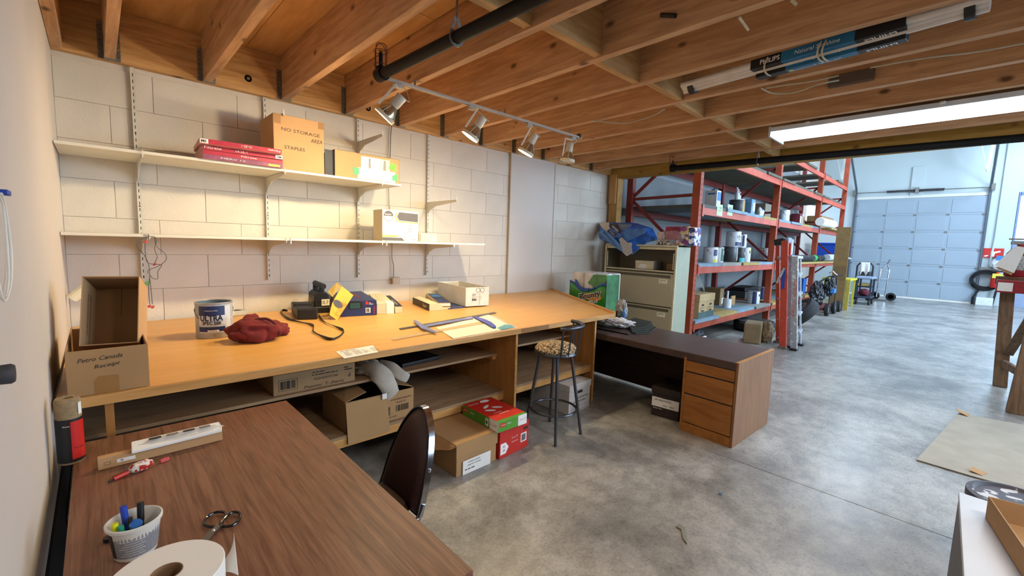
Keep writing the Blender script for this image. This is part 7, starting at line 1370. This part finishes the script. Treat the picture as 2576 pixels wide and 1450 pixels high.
# track with four lamp heads
TZ_ = 2.90; a = P(985, 207, z=TZ_); b = P(1463, 350, z=TZ_); ytk = (a.y+b.y)/2
t = thing('light_track', 'white ceiling light track with four bell-shaped spotlights under the joists', 'track light', (0, 0, 0))
MB().box((a.x-.12, ytk-.018, TZ_), (b.x, ytk+.018, TZ_+.022)).build('track_rail', mat('track_white', 'b9aea0', .4), t, .002); B('track_slot', M_INK, (a.x-.1, ytk-.004, TZ_-.001), (b.x-.02, ytk+.004, TZ_+.0), t)
for x in (a.x+.2, (a.x+b.x)/2, b.x-.2): MB().tube([(x, ytk, TZ_+.02), (x, ytk, ZJ)], .008, 6).build('track_standoff', M_GALV, t)
B('end_plug', M_BLACK, (b.x-.05, ytk-.02, TZ_+.005), (b.x-.02, ytk+.02, TZ_+.05), t)
M_TL = mat('spot_cream', 'cfc6b2', .4); M_REFL = mat('bulb_silver', 'c9c4a8', .12, .9, var=0); M_LIT = mat('lit_lens', 'fff0d0', .3, var=0, emit=14); M_OFF = mat('unlit_lens', 'c9c8c0', .2)
heads = [((992, 225), (967, 292), True), ((1182, 277), (1183, 343), True), ((1325, 320), (1322, 384), True), ((1437, 352), (1427, 406), False)]
aims = [(1.3, 4.72, 1.6), (2.2, 4.6, 1.3), (3.5, 4.4, 1.0), (4.2, 3.4, 0)]
for i, (top, lens, on) in enumerate(heads):
    tp_ = P(top[0], top[1], z=TZ_-.03); c0 = Vector((tp_.x, ytk, TZ_)); lp = P(lens[0], lens[1], y=ytk - (.05 if i < 3 else .0)); 
    hd = thing('spotlight', ['first spotlight of the track, nearest the camera and lit', 'second lit spotlight along the track', 'third spotlight along the track, lit, before the unlit one', 'unlit fourth spotlight at the far end of the track'][i], 'spotlight', (0, 0, 0), 0, 'spotlights on the ceiling track')
    B('adapter', mat('track_white'), (c0.x-.035, ytk-.02, TZ_-.035), (c0.x+.035, ytk+.02, TZ_-.001), hd, .004)
    ax = [Vector((-.50, .42, -.74)), Vector((-.40, .36, -.82)), Vector((-.28, .36, -.88))][i].normalized() if on else Vector((-.12, .05, -1)).normalized(); q_ = Vector((0, 0, -1)).rotation_difference(ax).to_matrix().to_4x4(); HS = 1.3; base = lp - ax*.155*HS; MM = Matrix.Translation(base) @ q_ @ Matrix.Scale(HS, 4)
    def LM(prof, nm, m_): return MB().lathe([(r_, -z_) for r_, z_ in prof], (0,0,0), 24, MM).build(nm, m_, hd, smooth=True)
    LM([(0, 0), (.028, 0), (.031, .004), (.031, .065), (.028, .075), (.03, .078)], 'socket_cup', M_TL); LM([(.022, .075), (.03, .09), (.052, .125), (.06, .15), (.056, .153)], 'reflector_bulb', M_REFL)
    LM([(0, .1535), (.056, .1535), (.056, .1545), (0, .1565)], 'lens', M_LIT if on else M_OFF); LM([(.061, .142), (.064, .142), (.064, .162), (.061, .162), (.061, .142)], 'front_ring', M_TL)
    for s in (0.6, 2.2, 3.9, 5.4): MB().bar(MM @ Vector((.03*math.cos(s), .03*math.sin(s), -.075)), MM @ Vector((.063*math.cos(s), .063*math.sin(s), -.145)), .008, .002).build('cage_rib', M_TL, hd)
    yk = MM @ Vector((-.07, 0, -.13)); yk0 = MM @ Vector((-.07, 0, .02)); mb = MB().bar(yk, yk0, .016, .004, up=(0,1,0)).bar(yk0, c0 + Vector((0, 0, -.035)), .016, .004, up=(0,1,0)); mb.build('yoke', M_TL, hd)
    MB().tube(smooth_path([c0 + Vector((.01, 0, -.03)), c0 + Vector((.06, -.01, -.03)), MM @ Vector((.05, 0, .01)), MM @ Vector((.02, 0, 0))], 5), .0035, 6).build('lead_wire', M_TL, hd, smooth=True)
    if on: light('bulb_spill', 'POINT', lp + ax*.03 + Vector((0, 0, .0)), 9, (1.0, .80, .50), size=.04)
    if on: light('spot_lamp', 'SPOT', lp + ax*.012, [95, 115, 110][i], (1.0, 0.80, 0.48), to=lp + ax, size=.05, spot=168, blend=1.0)
# fluorescent fixture
zx = 2.93; a = P(1932, 326, z=zx); c = P(1955, 350, z=zx); x0_, x1_ = 5.10, 5.60; x0_, x1_ = 5.16, 5.62; ym = (a.y+c.y)/2
t = thing('fluorescent_fixture', 'long lit fluorescent ceiling fixture mounted across the joists', 'ceiling light', (0, 0, 0)); L_ = 2.5
MB().poly([(x0_, ym, zx+.0), (x0_-.01, ym, zx+.038), (x1_+.01, ym, zx+.038), (x1_, ym, zx)], (0,-1,0), L_).build('housing', mat('fixture_metal', 'd0d4da', .4), t); 
for k in range(2): MB().tube([(x0_+(x1_-x0_)*(.3+.4*k), ym-.05, zx-.028), (x0_+(x1_-x0_)*(.3+.4*k), ym-L_+.05, zx-.028)], .019, 12).build('tube_lamp', mat('fluoro_glow', 'eef4ff', .4, var=0, emit=10), t, smooth=True)
B('reflector', mat('fixture_white_lit', 'f4f8ff', .4, var=0, emit=1.6), (x0_+.01, ym-L_+.02, zx-.004), (x1_-.01, ym-.02, zx-.001), t); B('end_cap', mat('fixture_metal'), (x0_-.01, ym-.02, zx-.05), (x1_+.01, ym, zx+.05), t)
for y in (ym-.35, ym-1.3): MB().lathe([(.02, 0), (.02, .015), (0, .015)], (x0_-.03, y, zx+.02), 10).build('mounting_clip', M_WHITE, t)
light('tube_or_fill_light', 'AREA', ((x0_+x1_)/2, ym-L_/2, zx-.06), 46, (.86, .92, 1.0), size=.35, sizey=L_-.1)
# bundle of spare tubes tied up between the joists
za = 2.985; a = P(1722, 224, z=2.96); b = P(2492, 8, z=2.96); t = thing('spare_tube_bundle', 'bundle of spare fluorescent tubes in blue sleeves tied under the joists', 'tube bundle', (0, 0, 0))
d = (b-a).normalized(); sd = Vector((1, 0, 0)); up = Vector((0, 0, 1)); k = .045
for i, (s_, z_) in enumerate(((-.5, 0), (.5, 0), (0, -.4), (-1.1, .3), (1.0, .45))): MB().tube([a + sd*k*s_ + up*k*z_, b + sd*k*s_ + up*k*z_], .022, 12).build('tube_lamp', mat('tube_glass_white', 'd5cfc8', .25), t, smooth=True)
for f in (.045, .96): c = a.lerp(b, f); MB().tube([c-d*.02, c+d*.02], .056, 18).build('black_band', M_BLACK, t, smooth=True)
s0 = P(1872, 172, z=2.94); fA = (s0-a).length/(b-a).length; s1 = P(2270, 62, z=2.94); fB = (s1-a).length/(b-a).length
for j, (dz, dx) in enumerate(((.018, -.042), (-.020, .026))):
    p0 = a.lerp(b, fA+.01*j) + Vector((dx, 0, dz-.012)); p1 = a.lerp(b, fB) + Vector((dx, 0, dz-.012)); Lb = (p1-p0).length
    bx = lambda s, e, nm, m_, g=0.0: MB().bar(p0.lerp(p1, s), p0.lerp(p1, e), .064+g, .064+g).build(nm, m_, t, .003)
    bx(0, 1, 'blue_sleeve', mat('sleeve_blue', '1f6a94', .4)); bx(0.0, .24, 'black_sleeve_end', M_BLACK, .001); bx(.72, 1.0, 'black_sleeve_end', M_BLACK, .001)
    dn = (p1-p0).normalized()
    o_ = p0 + Vector((-.0, 0, -.0335)); frb = (o_, dn, Vector((-dn.y, dn.x, 0)), Vector((0,0,-1)))       # underside
    frs = (p0 + Vector((-.0335, 0, 0)), dn, Vector((0,0,1)), Vector((-1,0,0)))
    if j == 0:
        text(t, 'PHILIPS', M_WINK, (frs[0], -frs[1]*-1, frs[2], frs[3]), Lb*.15, 0, w=Lb*.15, h=.03, rot=0, bold=.02); text(t, 'Natural Sunshine', M_WINK, frs, Lb*.48, 0, w=Lb*.3, h=.025, shear=.2)
        text(t, 'PHILIPS', M_WINK, frb, Lb*.86, 0, w=Lb*.18, h=.032, bold=.02, rot=PI)
    else:
        text(t, 'Natural Sunshine', M_WINK, frb, Lb*.45, 0, w=Lb*.34, h=.026, shear=.2, rot=PI); text(t, 'Natural Sunshine', M_WINK, frs, Lb*.45, 0, w=Lb*.34, h=.022, shear=.2, rot=PI)
        text(t, 'PHILIPS', M_WINK, frb, Lb*.86, 0, w=Lb*.18, h=.032, bold=.02, rot=PI); decal(t, 'sun_mark', M_YEL, frb, [(Lb*.27+.014*math.cos(q), .014*math.sin(q)) for q in [i*PI/5 for i in range(10)]], .0006)
for f in (fA+.12*(fB-fA), fA+.50*(fB-fA), fA+.53*(fB-fA)):
    c = a.lerp(b, f); MB().tube([c + Vector((math.cos(q)*.085, .01*math.sin(q*2), math.sin(q)*.06-.004)) for q in [i*PI/8 for i in range(16)]], .006, 6, closed=True).build('tie_rope', mat('rope_cream', 'c9b99a', .9), t, smooth=True)
c = a.lerp(b, fA+.53*(fB-fA)); MB().tube(smooth_path([c + Vector((.08, 0, -.03)), c + Vector((.13, -.05, -.02)), c + Vector((.17, -.12, .0))], 4), .006, 6).build('tie_rope', mat('rope_cream'), t)
for (u0, v0, u1, v1) in ((1859, 43, 1882, 75), (1990, 0, 2004, 12)):
    a_ = P(u0, v0, z=2.99); b_ = P(u1, v1, z=2.97); tag(MB().tube([a_, b_], .008, 6).build('rope_end', mat('rope_cream')), ('short frayed rope end hanging from a joist left of the tube bundle' if u0 < 1900 else 'rope stub at the top edge above the tube bundle'), 'rope')
# ballast box and white cables on the joist
q = P(2150, 188, z=2.985); t = thing('ballast_box', 'grey metal ballast box fixed to a joist face with cables', 'electrical box', (JX[7]+.064, q.y, ZJ+.03)); t.location = (JX[7]-.036, .78, ZJ+.02); B('housing', mat('ballast_grey', '5b5048', .5), (0, -.14, .03), (.035, .15, .12), t, .006)
M_CAB = mat('white_cable', 'b5a88f', .6)
def cable(label, pts, z, r_=.006):
    return tag(MB().tube(smooth_path([P(u, v, z=zz_) for (u, v), zz_ in zip(pts, z)], 5), r_, 6).build('cable', M_CAB, smooth=True), label, 'cable')
cable('white cable looping from the ballast box along the joist', [(1915, 222), (1945, 235), (2000, 232), (2060, 212), (2110, 202)], [2.975, 2.95, 2.95, 2.965, 2.99]); cable('second white cable running straight into the ballast box', [(1925, 222), (1980, 213), (2040, 205), (2110, 190)], [2.975, 2.975, 2.98, 2.99]); cable('white cable running right from the ballast box along the joist', [(2190, 170), (2255, 158), (2350, 143), (2460, 130), (2600, 104)], [2.985, 2.97, 2.965, 2.965, 2.965])
cable('thin white cable sagging between joists left of the middle', [(1488, 303), (1530, 308), (1580, 309), (1640, 292), (1672, 275)], [2.968, 2.95, 2.945, 2.955, 2.968])
# bolt and dark pipe stub in the joist bay
q = P(1685, 40, x=JX[3]); tag(MB().tube([P(1663, 38, x=JX[4]-.02), P(1700, 40, x=JX[4]-.02)], .014, 8).build('pipe_stub', mat('rusty_black', '1d1716', .6)), 'short black pipe stub fixed on a joist face near the top edge', 'pipe')
q = P(1640, 1355, z=0); 
t = thing('floor_crumbs', 'small blue chip of plastic lying on the concrete floor', 'debris', (0, 0, 0)); q = P(1816, 1247, z=0); MB().poly([(q.x, q.y, .001), (q.x+.03, q.y+.01, .001), (q.x+.025, q.y+.03, .001), (q.x-.005, q.y+.02, .001)], (0,0,1), .004).build('chip', mat('chip_blue', '4a6a88', .6), t)
q = P(1712, 1340, z=0); t = thing('torn_card_scrap', 'torn grey-green card scrap with curled rim on the floor front', 'scrap', (q.x, q.y, .001), .3); MB().poly([(-.10, -.05, 0), (.05, -.02, 0), (.07, .02, 0), (.03, .03, 0), (.02, .0, 0), (-.06, -.02, 0)], (0,0,1), .008).build('scrap_piece', mat('grey_green_card', '7c7d6c', .8), t, .002)
